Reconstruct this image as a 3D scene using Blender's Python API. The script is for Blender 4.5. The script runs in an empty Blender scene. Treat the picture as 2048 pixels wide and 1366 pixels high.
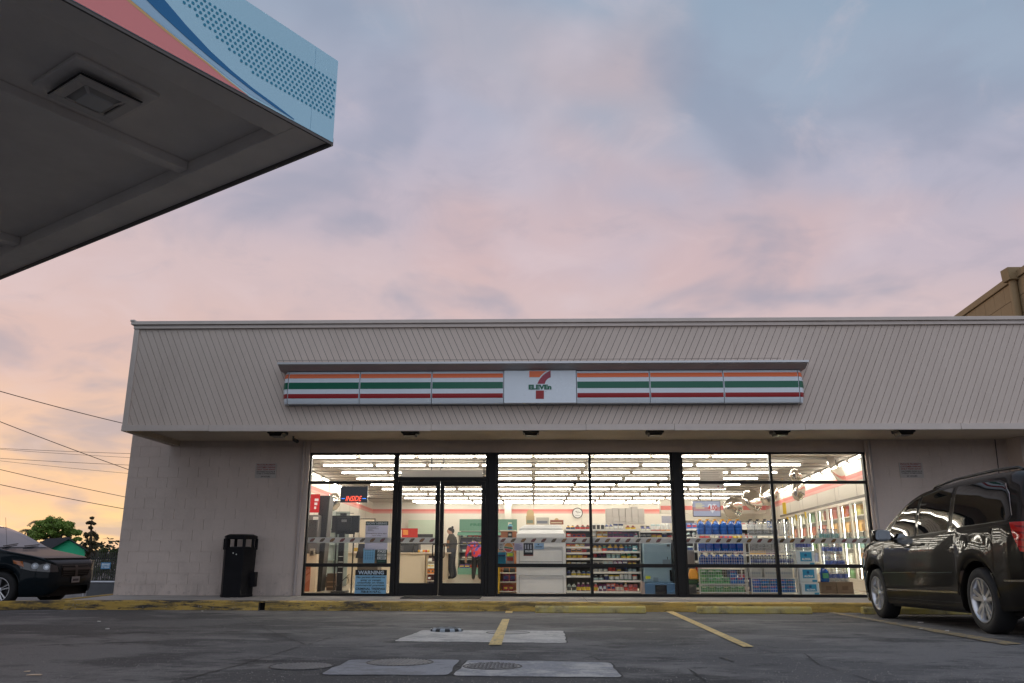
import bpy, bmesh, math, random
from math import sin, cos, pi, radians, sqrt, atan2
from mathutils import Vector, Matrix
from mathutils.bvhtree import BVHTree
random.seed(7)
R = random.Random(11)
scene = bpy.context.scene
COL = scene.collection

# ------------------------------------------------------------------ camera
CAM_Z = 0.98
F_PX, PITCH, YAW, ROLL = 1593.0, radians(14.7), radians(1.55), 0.0017
cam_d = bpy.data.cameras.new('camera'); cam = bpy.data.objects.new('camera', cam_d); COL.objects.link(cam)
CROT = Matrix.Rotation(YAW, 3, 'Z') @ Matrix.Rotation(pi/2 + PITCH, 3, 'X') @ Matrix.Rotation(ROLL, 3, 'Z')
cam.matrix_world = Matrix.Translation((0, 0, CAM_Z)) @ CROT.to_4x4()
cam_d.sensor_width = 36.0; cam_d.lens = 36.0 * F_PX / 2048.0
cam_d.clip_start = 0.05; cam_d.clip_end = 3000
scene.camera = cam

# ------------------------------------------------------------------ world: dusk sky with soft cloud cover
SKY = 1.0
world = bpy.data.worlds.new('World'); scene.world = world; world.use_nodes = True
wn, wl = world.node_tree.nodes, world.node_tree.links
wn.clear()
def N(t, **k):
    n = wn.new(t)
    for a, b in k.items(): setattr(n, a, b)
    return n
def M(op, a, b=None, c=None):
    n = N('ShaderNodeMath', operation=op)
    for i, v in enumerate((a, b, c)):
        if v is None: continue
        if isinstance(v, (int, float)): n.inputs[i].default_value = v
        else: wl.new(v, n.inputs[i])
    return n.outputs[0]
def MIX(fac, a, b):
    n = N('ShaderNodeMix', data_type='RGBA')
    for i, v in ((0, fac), (6, a), (7, b)):
        if isinstance(v, tuple): n.inputs[i].default_value = (*v, 1)
        elif isinstance(v, (int, float)): n.inputs[i].default_value = v
        else: wl.new(v, n.inputs[i])
    return n.outputs[2]
def SR(v):  # sRGB 0..255 -> linear
    return tuple((c/255/12.92 if c/255 <= .04045 else ((c/255 + .055)/1.055)**2.4) for c in v)
tc = N('ShaderNodeTexCoord'); sx = N('ShaderNodeSeparateXYZ'); wl.new(tc.outputs['Generated'], sx.inputs[0])
dx, dy, dz = sx.outputs
den = M('ADD', M('MAXIMUM', dz, 0.0), 0.28)
cx = N('ShaderNodeCombineXYZ'); wl.new(M('DIVIDE', dx, den), cx.inputs[0]); wl.new(M('DIVIDE', dy, den), cx.inputs[1])
def NOISE(scale, detail, rough, off, dist=0.0):
    mp = N('ShaderNodeMapping'); mp.inputs['Location'].default_value = off
    wl.new(cx.outputs[0], mp.inputs[0])
    n = N('ShaderNodeTexNoise'); n.inputs['Scale'].default_value = scale; n.inputs['Detail'].default_value = detail
    n.inputs['Roughness'].default_value = rough; n.inputs['Distortion'].default_value = dist
    wl.new(mp.outputs[0], n.inputs['Vector']); return n.outputs['Fac']
n1 = NOISE(1.2, 4, .5, (3.1, 7.7, 0), .3)
n2 = NOISE(2.6, 4, .5, (11.3, 2.2, 0), .4)
n3 = NOISE(1.6, 3, .45, (5.9, 21.4, 0), .2)
# elevation drives the dusk gradient; the right of the view is bluer than the left where the sun went down
e = M('ADD', dz, M('MULTIPLY', M('SUBTRACT', n1, .5), .22))
e = M('ADD', e, M('MULTIPLY', M('MAXIMUM', M('MINIMUM', M('ADD', dx, .05), .6), -.12), .14))
e = M('ADD', e, M('MULTIPLY', M('MAXIMUM', M('MULTIPLY', dy, -1), 0.0), .25))      # away from the sunset the sky turns blue grey
ramp = N('ShaderNodeValToRGB'); wl.new(e, ramp.inputs[0])
cr = ramp.color_ramp; cr.interpolation = 'EASE'
stops = [(0.00, (252, 214, 158)), (.06, (243, 201, 163)), (.12, (234, 196, 172)), (.20, (218, 188, 182)),
         (.31, (211, 189, 191)), (.40, (196, 183, 194)), (.48, (180, 178, 195)), (.57, (157, 171, 191)), (.68, (143, 165, 187)), (1.0, (150, 170, 194))]
while len(cr.elements) < len(stops): cr.elements.new(.5)
for el, (p, c) in zip(cr.elements, stops): el.position = p; el.color = (*SR(c), 1)
def SMOOTH(v, a, b):
    n = N('ShaderNodeMapRange', interpolation_type='SMOOTHSTEP'); wl.new(v, n.inputs[0])
    n.inputs[1].default_value = a; n.inputs[2].default_value = b; return n.outputs[0]
col = ramp.outputs[0]
col = MIX(M('MULTIPLY', SMOOTH(n3, .49, .66), .42), col, SR((219, 181, 174)))      # pink lit cloud
col = MIX(M('MULTIPLY', SMOOTH(n2, .50, .68), .55), col, SR((142, 152, 174)))      # grey blue cloud shade
col = MIX(M('MULTIPLY', SMOOTH(n2, .48, .25), .30), col, SR((222, 208, 216)))     # pale gaps
n4 = NOISE(5.5, 6, .6, (1.3, 4.2, 0), .6)
col = MIX(M('MULTIPLY', SMOOTH(n4, .52, .75), .22), col, SR((228, 206, 208)))
col = MIX(M('MULTIPLY', SMOOTH(n4, .50, .30), .20), col, SR((146, 152, 172)))
# away from the sunset the cloud deck behind the viewer is an even pale blue, which is what lights the shop front
col = MIX(M('MULTIPLY', SMOOTH(M('MULTIPLY', dy, -1), -.15, .6), .85), col, (.74, .80, .92))
sky = N('ShaderNodeTexSky', sky_type='NISHITA', sun_disc=False)
SUN_EL, SUN_AZ = radians(3.0), radians(-38)       # azimuth from +Y, negative = to the left of the view
sky.sun_elevation = SUN_EL; sky.sun_rotation = SUN_AZ
b1 = N('ShaderNodeBackground'); wl.new(col, b1.inputs[0]); b1.inputs[1].default_value = SKY
b2 = N('ShaderNodeBackground'); wl.new(sky.outputs[0], b2.inputs[0]); b2.inputs[1].default_value = 0.05 * .1
ad = N('ShaderNodeAddShader'); wl.new(b1.outputs[0], ad.inputs[0]); wl.new(b2.outputs[0], ad.inputs[1])
wo = N('ShaderNodeOutputWorld'); wl.new(ad.outputs[0], wo.inputs[0])

sun_d = bpy.data.lights.new('sun', 'SUN'); sun = bpy.data.objects.new('sun', sun_d); COL.objects.link(sun)
sun_d.energy = 0.35; sun_d.angle = radians(12); sun_d.color = (1, .72, .48)
sv = Vector((sin(SUN_AZ)*cos(SUN_EL), cos(SUN_AZ)*cos(SUN_EL), sin(SUN_EL)))
sun.rotation_euler = sv.to_track_quat('Z', 'Y').to_euler()
scene.view_settings.view_transform = 'Standard'; scene.view_settings.look = 'None'
scene.view_settings.exposure = 0.0; scene.view_settings.gamma = 1.0
scene.view_settings.use_curve_mapping = False
try:
    scene.cycles.use_denoising = True
    scene.cycles.max_bounces = 8; scene.cycles.transparent_max_bounces = 16
    scene.cycles.sample_clamp_indirect = 6.0
    scene.cycles.caustics_reflective = False; scene.cycles.caustics_refractive = False
except Exception: pass

# ------------------------------------------------------------------ measuring helpers (real distances, one point at a time)
def ray(px, py): return CROT @ Vector(((px-1024)/F_PX, -(py-683)/F_PX, -1))
def at_y(px, py, Y):
    d = ray(px, py); return Vector((0, 0, CAM_Z)) + d*(Y/d.y)
YK, YG, YF, SLOPE = 13.95, 15.6, 13.55, 0.025
def gz(Y): return SLOPE*(YK-max(Y, -4)) if Y < YK else -.05*min(16.0, max(0, Y-14.2))
def at_ground(px, py):
    d = ray(px, py); t = (SLOPE*YK-CAM_Z)/(d.z+SLOPE*d.y); return Vector((0, 0, CAM_Z)) + d*t
def X(px, Y=YG, py=1100): return at_y(px, py, Y).x
def Z(py, Y=YG, px=1100): return at_y(px, py, Y).z

# ------------------------------------------------------------------ materials
MATS = {}
def mat(name, c, rough=.6, metal=0.0, var=0.0, vs=3.0, bump=0.0, bs=60.0, coat=0.0, emit=0.0, spec=.5, stretch=None):
    if name in MATS: return MATS[name]
    m = bpy.data.materials.new(name); m.use_nodes = True; nt = m.node_tree; b = nt.nodes['Principled BSDF']
    b.inputs['Base Color'].default_value = (*c, 1); b.inputs['Roughness'].default_value = rough
    b.inputs['Metallic'].default_value = metal; b.inputs['Coat Weight'].default_value = coat
    b.inputs['Coat Roughness'].default_value = .03
    b.inputs['Specular IOR Level'].default_value = spec
    if emit:
        b.inputs['Emission Color'].default_value = (*c, 1); b.inputs['Emission Strength'].default_value = emit
    if var or bump:
        t = nt.nodes.new('ShaderNodeTexCoord'); src = t.outputs['Object']
        if stretch:
            mp = nt.nodes.new('ShaderNodeMapping'); mp.inputs['Scale'].default_value = stretch
            nt.links.new(src, mp.inputs[0]); src = mp.outputs[0]
    if var:
        n = nt.nodes.new('ShaderNodeTexNoise'); n.inputs['Scale'].default_value = vs; n.inputs['Detail'].default_value = 6
        n.inputs['Roughness'].default_value = .65
        nt.links.new(src, n.inputs['Vector'])
        r = nt.nodes.new('ShaderNodeMapRange'); nt.links.new(n.outputs['Fac'], r.inputs[0])
        r.inputs[1].default_value = .25; r.inputs[2].default_value = .75
        r.inputs[3].default_value = 1-var; r.inputs[4].default_value = 1+var
        mx = nt.nodes.new('ShaderNodeVectorMath'); mx.operation = 'SCALE'; mx.inputs[0].default_value = c
        nt.links.new(r.outputs[0], mx.inputs['Scale']); nt.links.new(mx.outputs[0], b.inputs['Base Color'])
        rr = nt.nodes.new('ShaderNodeMapRange'); nt.links.new(n.outputs['Fac'], rr.inputs[0])
        rr.inputs[3].default_value = min(1, rough*1.15); rr.inputs[4].default_value = rough*.85
        nt.links.new(rr.outputs[0], b.inputs['Roughness'])
    if bump:
        n2_ = nt.nodes.new('ShaderNodeTexNoise'); n2_.inputs['Scale'].default_value = bs; n2_.inputs['Detail'].default_value = 4
        nt.links.new(src, n2_.inputs['Vector'])
        bp = nt.nodes.new('ShaderNodeBump'); bp.inputs['Strength'].default_value = bump; bp.inputs['Distance'].default_value = .01
        nt.links.new(n2_.outputs['Fac'], bp.inputs['Height']); nt.links.new(bp.outputs[0], b.inputs['Normal'])
    MATS[name] = m; return m
def worn(name, base, patches, bump=.3, bs=80, rough=.75, xfade=None):
    """base colour with irregular worn/dirty patches: patches = [(colour, scale, lo, hi, amount, stretch)]"""
    if name in MATS: return MATS[name]
    m = bpy.data.materials.new(name); m.use_nodes = True; nt = m.node_tree; b = nt.nodes['Principled BSDF']
    b.inputs['Roughness'].default_value = rough
    t = nt.nodes.new('ShaderNodeTexCoord'); cur = None
    for i, (c, sc, lo, hi, am, st) in enumerate(patches):
        mp = nt.nodes.new('ShaderNodeMapping'); mp.inputs['Scale'].default_value = st; mp.inputs['Location'].default_value = (i*3.7, i*1.9, i*.7)
        nt.links.new(t.outputs['Object'], mp.inputs[0])
        n = nt.nodes.new('ShaderNodeTexNoise'); n.inputs['Scale'].default_value = sc; n.inputs['Detail'].default_value = 7; n.inputs['Roughness'].default_value = .68
        nt.links.new(mp.outputs[0], n.inputs['Vector'])
        r = nt.nodes.new('ShaderNodeMapRange'); r.interpolation_type = 'SMOOTHSTEP'; nt.links.new(n.outputs['Fac'], r.inputs[0])
        r.inputs[1].default_value = lo; r.inputs[2].default_value = hi; r.inputs[4].default_value = am
        fac = r.outputs[0]
        if xfade and i >= xfade[5]:           # wear that thins out along one axis: (axis, from, to, amount, amount, first patch)
            if i == xfade[5]:
                sp_ = nt.nodes.new('ShaderNodeSeparateXYZ'); nt.links.new(t.outputs['Object'], sp_.inputs[0])
                xr = nt.nodes.new('ShaderNodeMapRange'); nt.links.new(sp_.outputs[xfade[0]], xr.inputs[0])
                for q, v_ in enumerate(xfade[1:5]): xr.inputs[q+1].default_value = v_
            ml = nt.nodes.new('ShaderNodeMath'); ml.operation = 'MULTIPLY'; nt.links.new(fac, ml.inputs[0]); nt.links.new(xr.outputs[0], ml.inputs[1]); fac = ml.outputs[0]
        mx = nt.nodes.new('ShaderNodeMix'); mx.data_type = 'RGBA'; nt.links.new(fac, mx.inputs[0])
        if cur is None: mx.inputs[6].default_value = (*base, 1)
        else: nt.links.new(cur, mx.inputs[6])
        mx.inputs[7].default_value = (*c, 1); cur = mx.outputs[2]
    nt.links.new(cur, b.inputs['Base Color'])
    if bump:
        n2_ = nt.nodes.new('ShaderNodeTexNoise'); n2_.inputs['Scale'].default_value = bs; n2_.inputs['Detail'].default_value = 5
        nt.links.new(t.outputs['Object'], n2_.inputs['Vector'])
        bp = nt.nodes.new('ShaderNodeBump'); bp.inputs['Strength'].default_value = bump; bp.inputs['Distance'].default_value = .01
        nt.links.new(n2_.outputs['Fac'], bp.inputs['Height']); nt.links.new(bp.outputs[0], b.inputs['Normal'])
    MATS[name] = m; return m
def glass_mat(name, tint=(1, 1, 1), f0=.05, rough=0.0, haze=0.0, blend=.35):
    """thin sheet of clear glass: straight-through light plus a Fresnel mirror layer"""
    if name in MATS: return MATS[name]
    m = bpy.data.materials.new(name); m.use_nodes = True; nt = m.node_tree; nt.nodes.clear()
    o = nt.nodes.new('ShaderNodeOutputMaterial'); tr = nt.nodes.new('ShaderNodeBsdfTransparent'); tr.inputs[0].default_value = (*tint, 1)
    gl = nt.nodes.new('ShaderNodeBsdfGlossy'); gl.inputs['Roughness'].default_value = rough
    fr = nt.nodes.new('ShaderNodeLayerWeight'); fr.inputs[0].default_value = blend
    mr = nt.nodes.new('ShaderNodeMapRange'); nt.links.new(fr.outputs['Fresnel'], mr.inputs[0])
    mr.inputs[3].default_value = max(0, f0-.045); mr.inputs[4].default_value = 1
    ge = nt.nodes.new('ShaderNodeNewGeometry'); inv = nt.nodes.new('ShaderNodeMath'); inv.operation = 'SUBTRACT'; inv.inputs[0].default_value = 1; nt.links.new(ge.outputs['Backfacing'], inv.inputs[1])
    mu = nt.nodes.new('ShaderNodeMath'); mu.operation = 'MULTIPLY'; nt.links.new(mr.outputs[0], mu.inputs[0]); nt.links.new(inv.outputs[0], mu.inputs[1])   # the sheet mirrors once, at its front face
    mx = nt.nodes.new('ShaderNodeMixShader'); nt.links.new(mu.outputs[0], mx.inputs[0])
    nt.links.new(tr.outputs[0], mx.inputs[1]); nt.links.new(gl.outputs[0], mx.inputs[2])
    last = mx.outputs[0]
    if haze:
        df = nt.nodes.new('ShaderNodeBsdfDiffuse'); df.inputs[0].default_value = (.7, .7, .7, 1)
        m2 = nt.nodes.new('ShaderNodeMixShader'); m2.inputs[0].default_value = haze
        nt.links.new(last, m2.inputs[1]); nt.links.new(df.outputs[0], m2.inputs[2]); last = m2.outputs[0]
    nt.links.new(last, o.inputs[0]); MATS[name] = m; return m
def light_mat(name, c, s):
    if name in MATS: return MATS[name]
    m = bpy.data.materials.new(name); m.use_nodes = True; nt = m.node_tree; nt.nodes.clear()
    o = nt.nodes.new('ShaderNodeOutputMaterial'); em = nt.nodes.new('ShaderNodeEmission')
    em.inputs[0].default_value = (*c, 1); em.inputs[1].default_value = s; nt.links.new(em.outputs[0], o.inputs[0])
    MATS[name] = m; return m
def flat(c255, name=None, rough=.5, **k):     # paint given as the colour one would name under white light
    return mat(name or 'paint_%02x%02x%02x_%d' % (*c255, int(rough*100)), SR(c255), rough, **k)

# ------------------------------------------------------------------ mesh helpers
class MB:
    def __init__(s): s.v = []; s.f = []; s.m = []
    def add(s, vs, fs, mi=0):
        o = len(s.v); s.v += [Vector(v) for v in vs]; s.f += [tuple(i+o for i in f) for f in fs]; s.m += [mi]*len(fs); return s
    def box(s, x0, x1, y0, y1, z0, z1, mi=0):
        return s.add([(x0,y0,z0),(x1,y0,z0),(x1,y1,z0),(x0,y1,z0),(x0,y0,z1),(x1,y0,z1),(x1,y1,z1),(x0,y1,z1)],
                     [(0,3,2,1),(4,5,6,7),(0,1,5,4),(1,2,6,5),(2,3,7,6),(3,0,4,7)], mi)
    def quad(s, a, b, c, d, mi=0): return s.add([a,b,c,d], [(0,1,2,3)], mi)
    def prism(s, poly, off, mi=0):            # poly: 3D loop, off: extrusion vector
        n = len(poly); p = [Vector(q) for q in poly]; off = Vector(off)
        return s.add(p+[q+off for q in p], [tuple(range(n))[::-1], tuple(range(n, 2*n))]+[(i,(i+1)%n,(i+1)%n+n,i+n) for i in range(n)], mi)
    def tube(s, pts, r, n=8, mi=0, cap=True):
        pts = [Vector(p) for p in pts]; rr = r if isinstance(r, (list, tuple)) else [r]*len(pts); rings = []; vs = []
        up0 = None
        for i, p in enumerate(pts):
            t = (pts[min(i+1, len(pts)-1)]-pts[max(i-1, 0)]).normalized()
            if up0 is None: up0 = Vector((0,0,1)) if abs(t.z) < .9 else Vector((0,1,0))
            a = t.cross(up0)
            if a.length < 1e-4: a = t.cross(Vector((1,0,0)))
            a.normalize(); b = a.cross(t).normalized(); up0 = b
            vs += [p+(a*cos(2*pi*k/n)+b*sin(2*pi*k/n))*rr[i] for k in range(n)]
        fs = [(i*n+k, i*n+(k+1)%n, (i+1)*n+(k+1)%n, (i+1)*n+k) for i in range(len(pts)-1) for k in range(n)]
        if cap: fs += [tuple(range(n))[::-1], tuple(range((len(pts)-1)*n, len(pts)*n))]
        return s.add(vs, fs, mi)
    def lathe(s, prof, c=(0,0,0), n=16, axis='z', mi=0, cap=True):   # prof: [(r, h)]
        c = Vector(c); vs = []
        for r, h in prof:
            for k in range(n):
                a = 2*pi*k/n; u, w = r*cos(a), r*sin(a)
                vs.append(c + (Vector((u,w,h)) if axis == 'z' else Vector((u,h,w)) if axis == 'y' else Vector((h,u,w))))
        fs = [(i*n+k, i*n+(k+1)%n, (i+1)*n+(k+1)%n, (i+1)*n+k) for i in range(len(prof)-1) for k in range(n)]
        if cap: fs += [tuple(range(n))[::-1], tuple(range((len(prof)-1)*n, len(prof)*n))]
        return s.add(vs, fs, mi)
    def mesh(s, name, org=(0,0,0)):
        me = bpy.data.meshes.new(name); o = Vector(org)
        me.from_pydata([v-o for v in s.v], [], s.f)
        for p, i in zip(me.polygons, s.m): p.material_index = i
        bm = bmesh.new(); bm.from_mesh(me); bmesh.ops.delete(bm, geom=[v for v in bm.verts if not v.link_faces], context='VERTS'); bmesh.ops.recalc_face_normals(bm, faces=bm.faces[:]); bm.to_mesh(me); bm.free()
        return me
def smooth(me, ang=35):
    for p in me.polygons: p.use_smooth = True
    try: me.set_sharp_from_angle(angle=radians(ang))
    except Exception: pass
def link(name, me, mats, parent=None, kind=None, sm=None, bevel=0):
    if not isinstance(mats, (list, tuple)): mats = [mats]
    o = bpy.data.objects.new(name, me); COL.objects.link(o)
    if not me.materials:
        for m_ in mats: me.materials.append(m_)
    if parent is not None: o.parent = parent
    if kind: o['kind'] = kind
    if sm: smooth(me, sm)
    if bevel:
        b = o.modifiers.new('bevel', 'BEVEL'); b.width = bevel; b.segments = 2; b.limit_method = 'ANGLE'; b.angle_limit = radians(40)
        if not sm: smooth(me, 30)
    return o
def root_loc(o):
    v = Vector((0,0,0))
    while o is not None: v = v + o.location; o = o.parent
    return v
def part(name, mb, mats, parent, **k):        # mb in world coordinates (parent chain is unrotated while building)
    return link(name, mb.mesh(name, root_loc(parent)), mats, parent, **k)
def tag(o, label, cat, group=None):
    o['label'] = label; o['category'] = cat
    if group: o['group'] = group
    return o
def thing(name, label, cat, loc=(0,0,0), group=None):
    o = bpy.data.objects.new(name, None); COL.objects.link(o); o.location = loc; o.empty_display_size = .2
    return tag(o, label, cat, group)
def solid(name, mb, mats, label, cat, loc=(0,0,0), group=None, **k):   # a thing that is one mesh, mb in world coordinates
    o = link(name, mb.mesh(name, loc), mats, **k); o.location = loc; return tag(o, label, cat, group)
def struct(name, mb, mats, **k): return link(name, mb.mesh(name), mats, kind='structure', **k)
def copy_tree(o, parent=None):
    c = o.copy(); COL.objects.link(c); c.parent = parent
    for ch in list(o.children): copy_tree(ch, c)
    return c
_txt = {}
def paper(name, c, tr=.45):
    """thin sheet: light from behind glows through it"""
    if name in MATS: return MATS[name]
    m = bpy.data.materials.new(name); m.use_nodes = True; nt = m.node_tree; b = nt.nodes['Principled BSDF']; b.inputs['Base Color'].default_value = (*c, 1); b.inputs['Roughness'].default_value = .5
    t = nt.nodes.new('ShaderNodeBsdfTranslucent'); t.inputs[0].default_value = (*c, 1); ms = nt.nodes.new('ShaderNodeMixShader'); ms.inputs[0].default_value = tr
    o = nt.nodes['Material Output']; nt.links.new(b.outputs[0], ms.inputs[1]); nt.links.new(t.outputs[0], ms.inputs[2]); nt.links.new(ms.outputs[0], o.inputs[0]); MATS[name] = m; return m
def text_mesh(s, box, Y, depth=.002, bold=0.0, org=(0,0,0), shear=0, fit=True):
    """lettering facing -Y, fitted into box = (x0, x1, z0, z1)"""
    key = (s, bold, shear)
    if key not in _txt:
        cu = bpy.data.curves.new('t', 'FONT'); cu.body = s; cu.align_x = 'CENTER'; cu.offset = bold; cu.shear = shear; cu.resolution_u = 3
        o = bpy.data.objects.new('t', cu); COL.objects.link(o)
        dg = bpy.context.evaluated_depsgraph_get(); me = bpy.data.meshes.new_from_object(o.evaluated_get(dg))
        _txt[key] = ([v.co.copy() for v in me.vertices], [tuple(p.vertices) for p in me.polygons])
        bpy.data.objects.remove(o); bpy.data.curves.remove(cu); bpy.data.meshes.remove(me)
    vs, fs = _txt[key]
    x0, x1, z0, z1 = box
    a0, a1 = min(v.x for v in vs), max(v.x for v in vs); b0, b1 = min(v.y for v in vs), max(v.y for v in vs)
    kx, kz = (x1-x0)/(a1-a0), (z1-z0)/max(1e-6, b1-b0)
    if not fit: kz = min(kz, kx*1.15); kx = min(kx, kz*1.0)
    mx, mz = (x0+x1)/2, (z0+z1)/2
    P = [Vector((mx+(v.x-(a0+a1)/2)*kx, Y, mz+(v.y-(b0+b1)/2)*kz)) - Vector(org) for v in vs]
    me = bpy.data.meshes.new('lettering'); me.from_pydata(P, [], fs)
    return me
def text(parent, s, box, Y, m, **k):
    return link('lettering', text_mesh(s, box, Y, org=root_loc(parent), **k), m, parent)
def clip(poly, a, b, c):                       # keep a*x+b*z <= c
    out = []
    for i in range(len(poly)):
        p, q = poly[i], poly[(i+1) % len(poly)]; dp, dq = a*p[0]+b*p[1]-c, a*q[0]+b*q[1]-c
        if dp <= 0: out.append(p)
        if (dp < 0 < dq) or (dq < 0 < dp):
            t = dp/(dp-dq); out.append((p[0]+(q[0]-p[0])*t, p[1]+(q[1]-p[1])*t))
    return out
# ------------------------------------------------------------------ ground
ASPH = worn('asphalt', (.098, .093, .093), [((.165, .155, .150), .5, .48, .56, .9, (.8, 1.0, 1)), ((.050, .048, .050), .48, .50, .57, .92, (.7, .9, 1)),
            ((.20, .19, .18), 1.7, .55, .64, .65, (.5, 1.1, 1)), ((.022, .021, .022), 1.4, .56, .65, .9, (.6, 1.1, 1)), ((.040, .038, .038), 4, .58, .67, .7, (.7, 1.2, 1)), ((.27, .255, .24), 32, .57, .68, .6, (1, 1, 1)), ((.03, .03, .03), 60, .57, .66, .8, (1, 1, 1)), ((.30, .285, .27), 130, .60, .68, .6, (1, 1, 1))], bump=1.0, bs=70, rough=.85)
mb = MB()
xs = [-500, -120, -60, -30, -20, -12, -8, -4, 0, 4, 8, 12, 20, 40, 120, 500]
ys = [-400, -60, -20, -4, 0, 4, 8, 12, 13.95, 14.2, 17.2, 20, 30.2, 60, 120, 300, 900]
for j, y in enumerate(ys):
    for i, x in enumerate(xs): mb.v.append(Vector((x, y, gz(y))))
n = len(xs)
for j in range(len(ys)-1):
    for i in range(n-1): mb.f.append((j*n+i, j*n+i+1, (j+1)*n+i+1, (j+1)*n+i)); mb.m.append(0)
asphalt = struct('asphalt', mb, ASPH)

def ground_strip(pts, w, lift, name, m, parent=asphalt, jitter=.25):
    mb = MB(); P = [at_ground(*p) for p in pts]; q = []
    for i in range(len(P)-1):                  # subdivide so that the crack wanders
        k = max(2, int((P[i+1]-P[i]).length/.12))
        q += [P[i].lerp(P[i+1], t/k) for t in range(k)]
    q.append(P[-1]); L = []
    for i, p in enumerate(q):
        t = (q[min(i+1, len(q)-1)]-q[max(0, i-1)]).normalized(); nrm = Vector((-t.y, t.x, 0))
        p = p + nrm*R.uniform(-1, 1)*w*jitter*1.5; ww = w*R.uniform(1-jitter*2, 1+jitter)*.5
        for sgn in (-1, 1):
            c = p+nrm*ww*sgn; c.z = gz(c.y)+lift; L.append(c)
    mb.add(L, [(2*i, 2*i+1, 2*i+3, 2*i+2) for i in range(len(q)-1) if R.random() > .12])
    return part(name, mb, m, parent)
TAR = mat('tar', (.024, .023, .023), .8)
for pts, w in [([(-60, 1247), (0, 1253), (110, 1263), (230, 1280), (300, 1288), (345, 1291)], .013), ([(343, 1366), (480, 1330), (610, 1291), (740, 1252), (790, 1238)], .012),
               ([(612, 1290), (560, 1270), (520, 1253), (485, 1236)], .010), ([(1520, 1300), (1560, 1308), (1590, 1311)], .010),
               ([(1605, 1305), (1640, 1331), (1690, 1345), (1760, 1368)], .010), ([(1398, 1312), (1440, 1313), (1500, 1310), (1570, 1306)], .014),
               ([(1440, 1316), (1465, 1324)], .02), ([(1762, 1276), (1788, 1283)], .025), ([(1380, 1340), (1410, 1362)], .015), ([(1180, 1312), (1200, 1322)], .012), ([(1190, 1312), (1165, 1318)], .01)]:
    ground_strip(pts, w, .004, 'crack', TAR)
# oil stains stay part of the asphalt's own colour (material); litter specks:
for px, py in [(1770, 1235), (1895, 1263), (1843, 1259), (1841, 1246), (197, 1244), (215, 1259), (405, 1223)]:
    p = at_ground(px, py); r = R.uniform(.015, .035)
    mb = MB().prism([(p.x+r*cos(a)*R.uniform(.6, 1.2), p.y+r*sin(a)*R.uniform(.6, 1.2), p.z+.004) for a in (0, 1.2, 2.5, 3.7, 5)], (0, 0, .008))
    solid('litter', mb, flat((205, 200, 195)), 'small scrap of pale litter lying on the dark asphalt', 'litter', (p.x, p.y, p.z), 'litter scraps on the asphalt')
mb = MB()
for px0, px1, py in [(52, 82, 1352), (47, 58, 1345)]:
    a, b = at_ground(px0, py), at_ground(px1, py)
    mb.prism([(a.x, a.y, a.z+.004), (b.x, b.y, b.z+.004), (b.x-.01, b.y+.03, b.z+.004), (a.x+.015, a.y+.03, a.z+.004)], (0, 0, .004))
part('paint_splash', mb, flat((190, 165, 140)), asphalt)

grit = MB()
for _ in range(2200):
    px, py = R.uniform(-40, 2090), 1232+(1366-1232)*R.random()**.7; p = at_ground(px, py); r = R.uniform(.003, .008)
    grit.add([(p.x-r, p.y-r*.6, p.z-.001), (p.x+r, p.y-r*.4, p.z-.001), (p.x+r*.3, p.y+r, p.z-.001), (p.x, p.y, p.z+r*R.uniform(.5, 1.1))], [(0, 1, 3), (1, 2, 3), (2, 0, 3)])
part('grit', grit, mat('grit_stone', (.22, .205, .19), .9, var=.5, vs=3), asphalt)['kind'] = 'stuff'
# parking bay lines
LINE = worn('line_paint', (.62, .43, .15), [((.70, .52, .22), 6, .4, .7, .8, (1, 1, 1)), ((.14, .125, .11), 26, .535, .60, .85, (1, 1, 1)), ((.16, .14, .12), 9, .56, .64, .8, (1, 1, 1))], bump=.2)
LINE2 = worn('line_paint_worn', (.42, .29, .11), [((.13, .125, .125), 8, .38, .62, .95, (1, 1, 1)), ((.07, .07, .07), 40, .5, .62, .8, (1, 1, 1))], bump=.2)
def bay_line(poly, lab, m):
    mb = MB(); P = [at_ground(*p) for p in poly]; k = 24
    for i in range(k):
        qs = [P[0].lerp(P[3], i/k), P[1].lerp(P[2], i/k), P[1].lerp(P[2], (i+1)/k), P[0].lerp(P[3], (i+1)/k)]
        mb.add([(q.x, q.y, gz(q.y)+.0082) for q in qs], [(0, 1, 2, 3)])
    o = part('bay_line', mb, m, asphalt); return o
bay_line([(1012, 1222), (1026, 1222), (1024.5, 1227), (1010.5, 1227)], '', LINE)
bay_line([(1005, 1239), (1019, 1239), (1003, 1291.5), (977, 1291.5)], '', LINE)
bay_line([(1331, 1223.5), (1346, 1223.5), (1508, 1295), (1487, 1295.5)], '', LINE)
bay_line([(1652, 1225), (1664, 1224.5), (2044, 1289), (2010, 1291)], '', LINE2)

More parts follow.
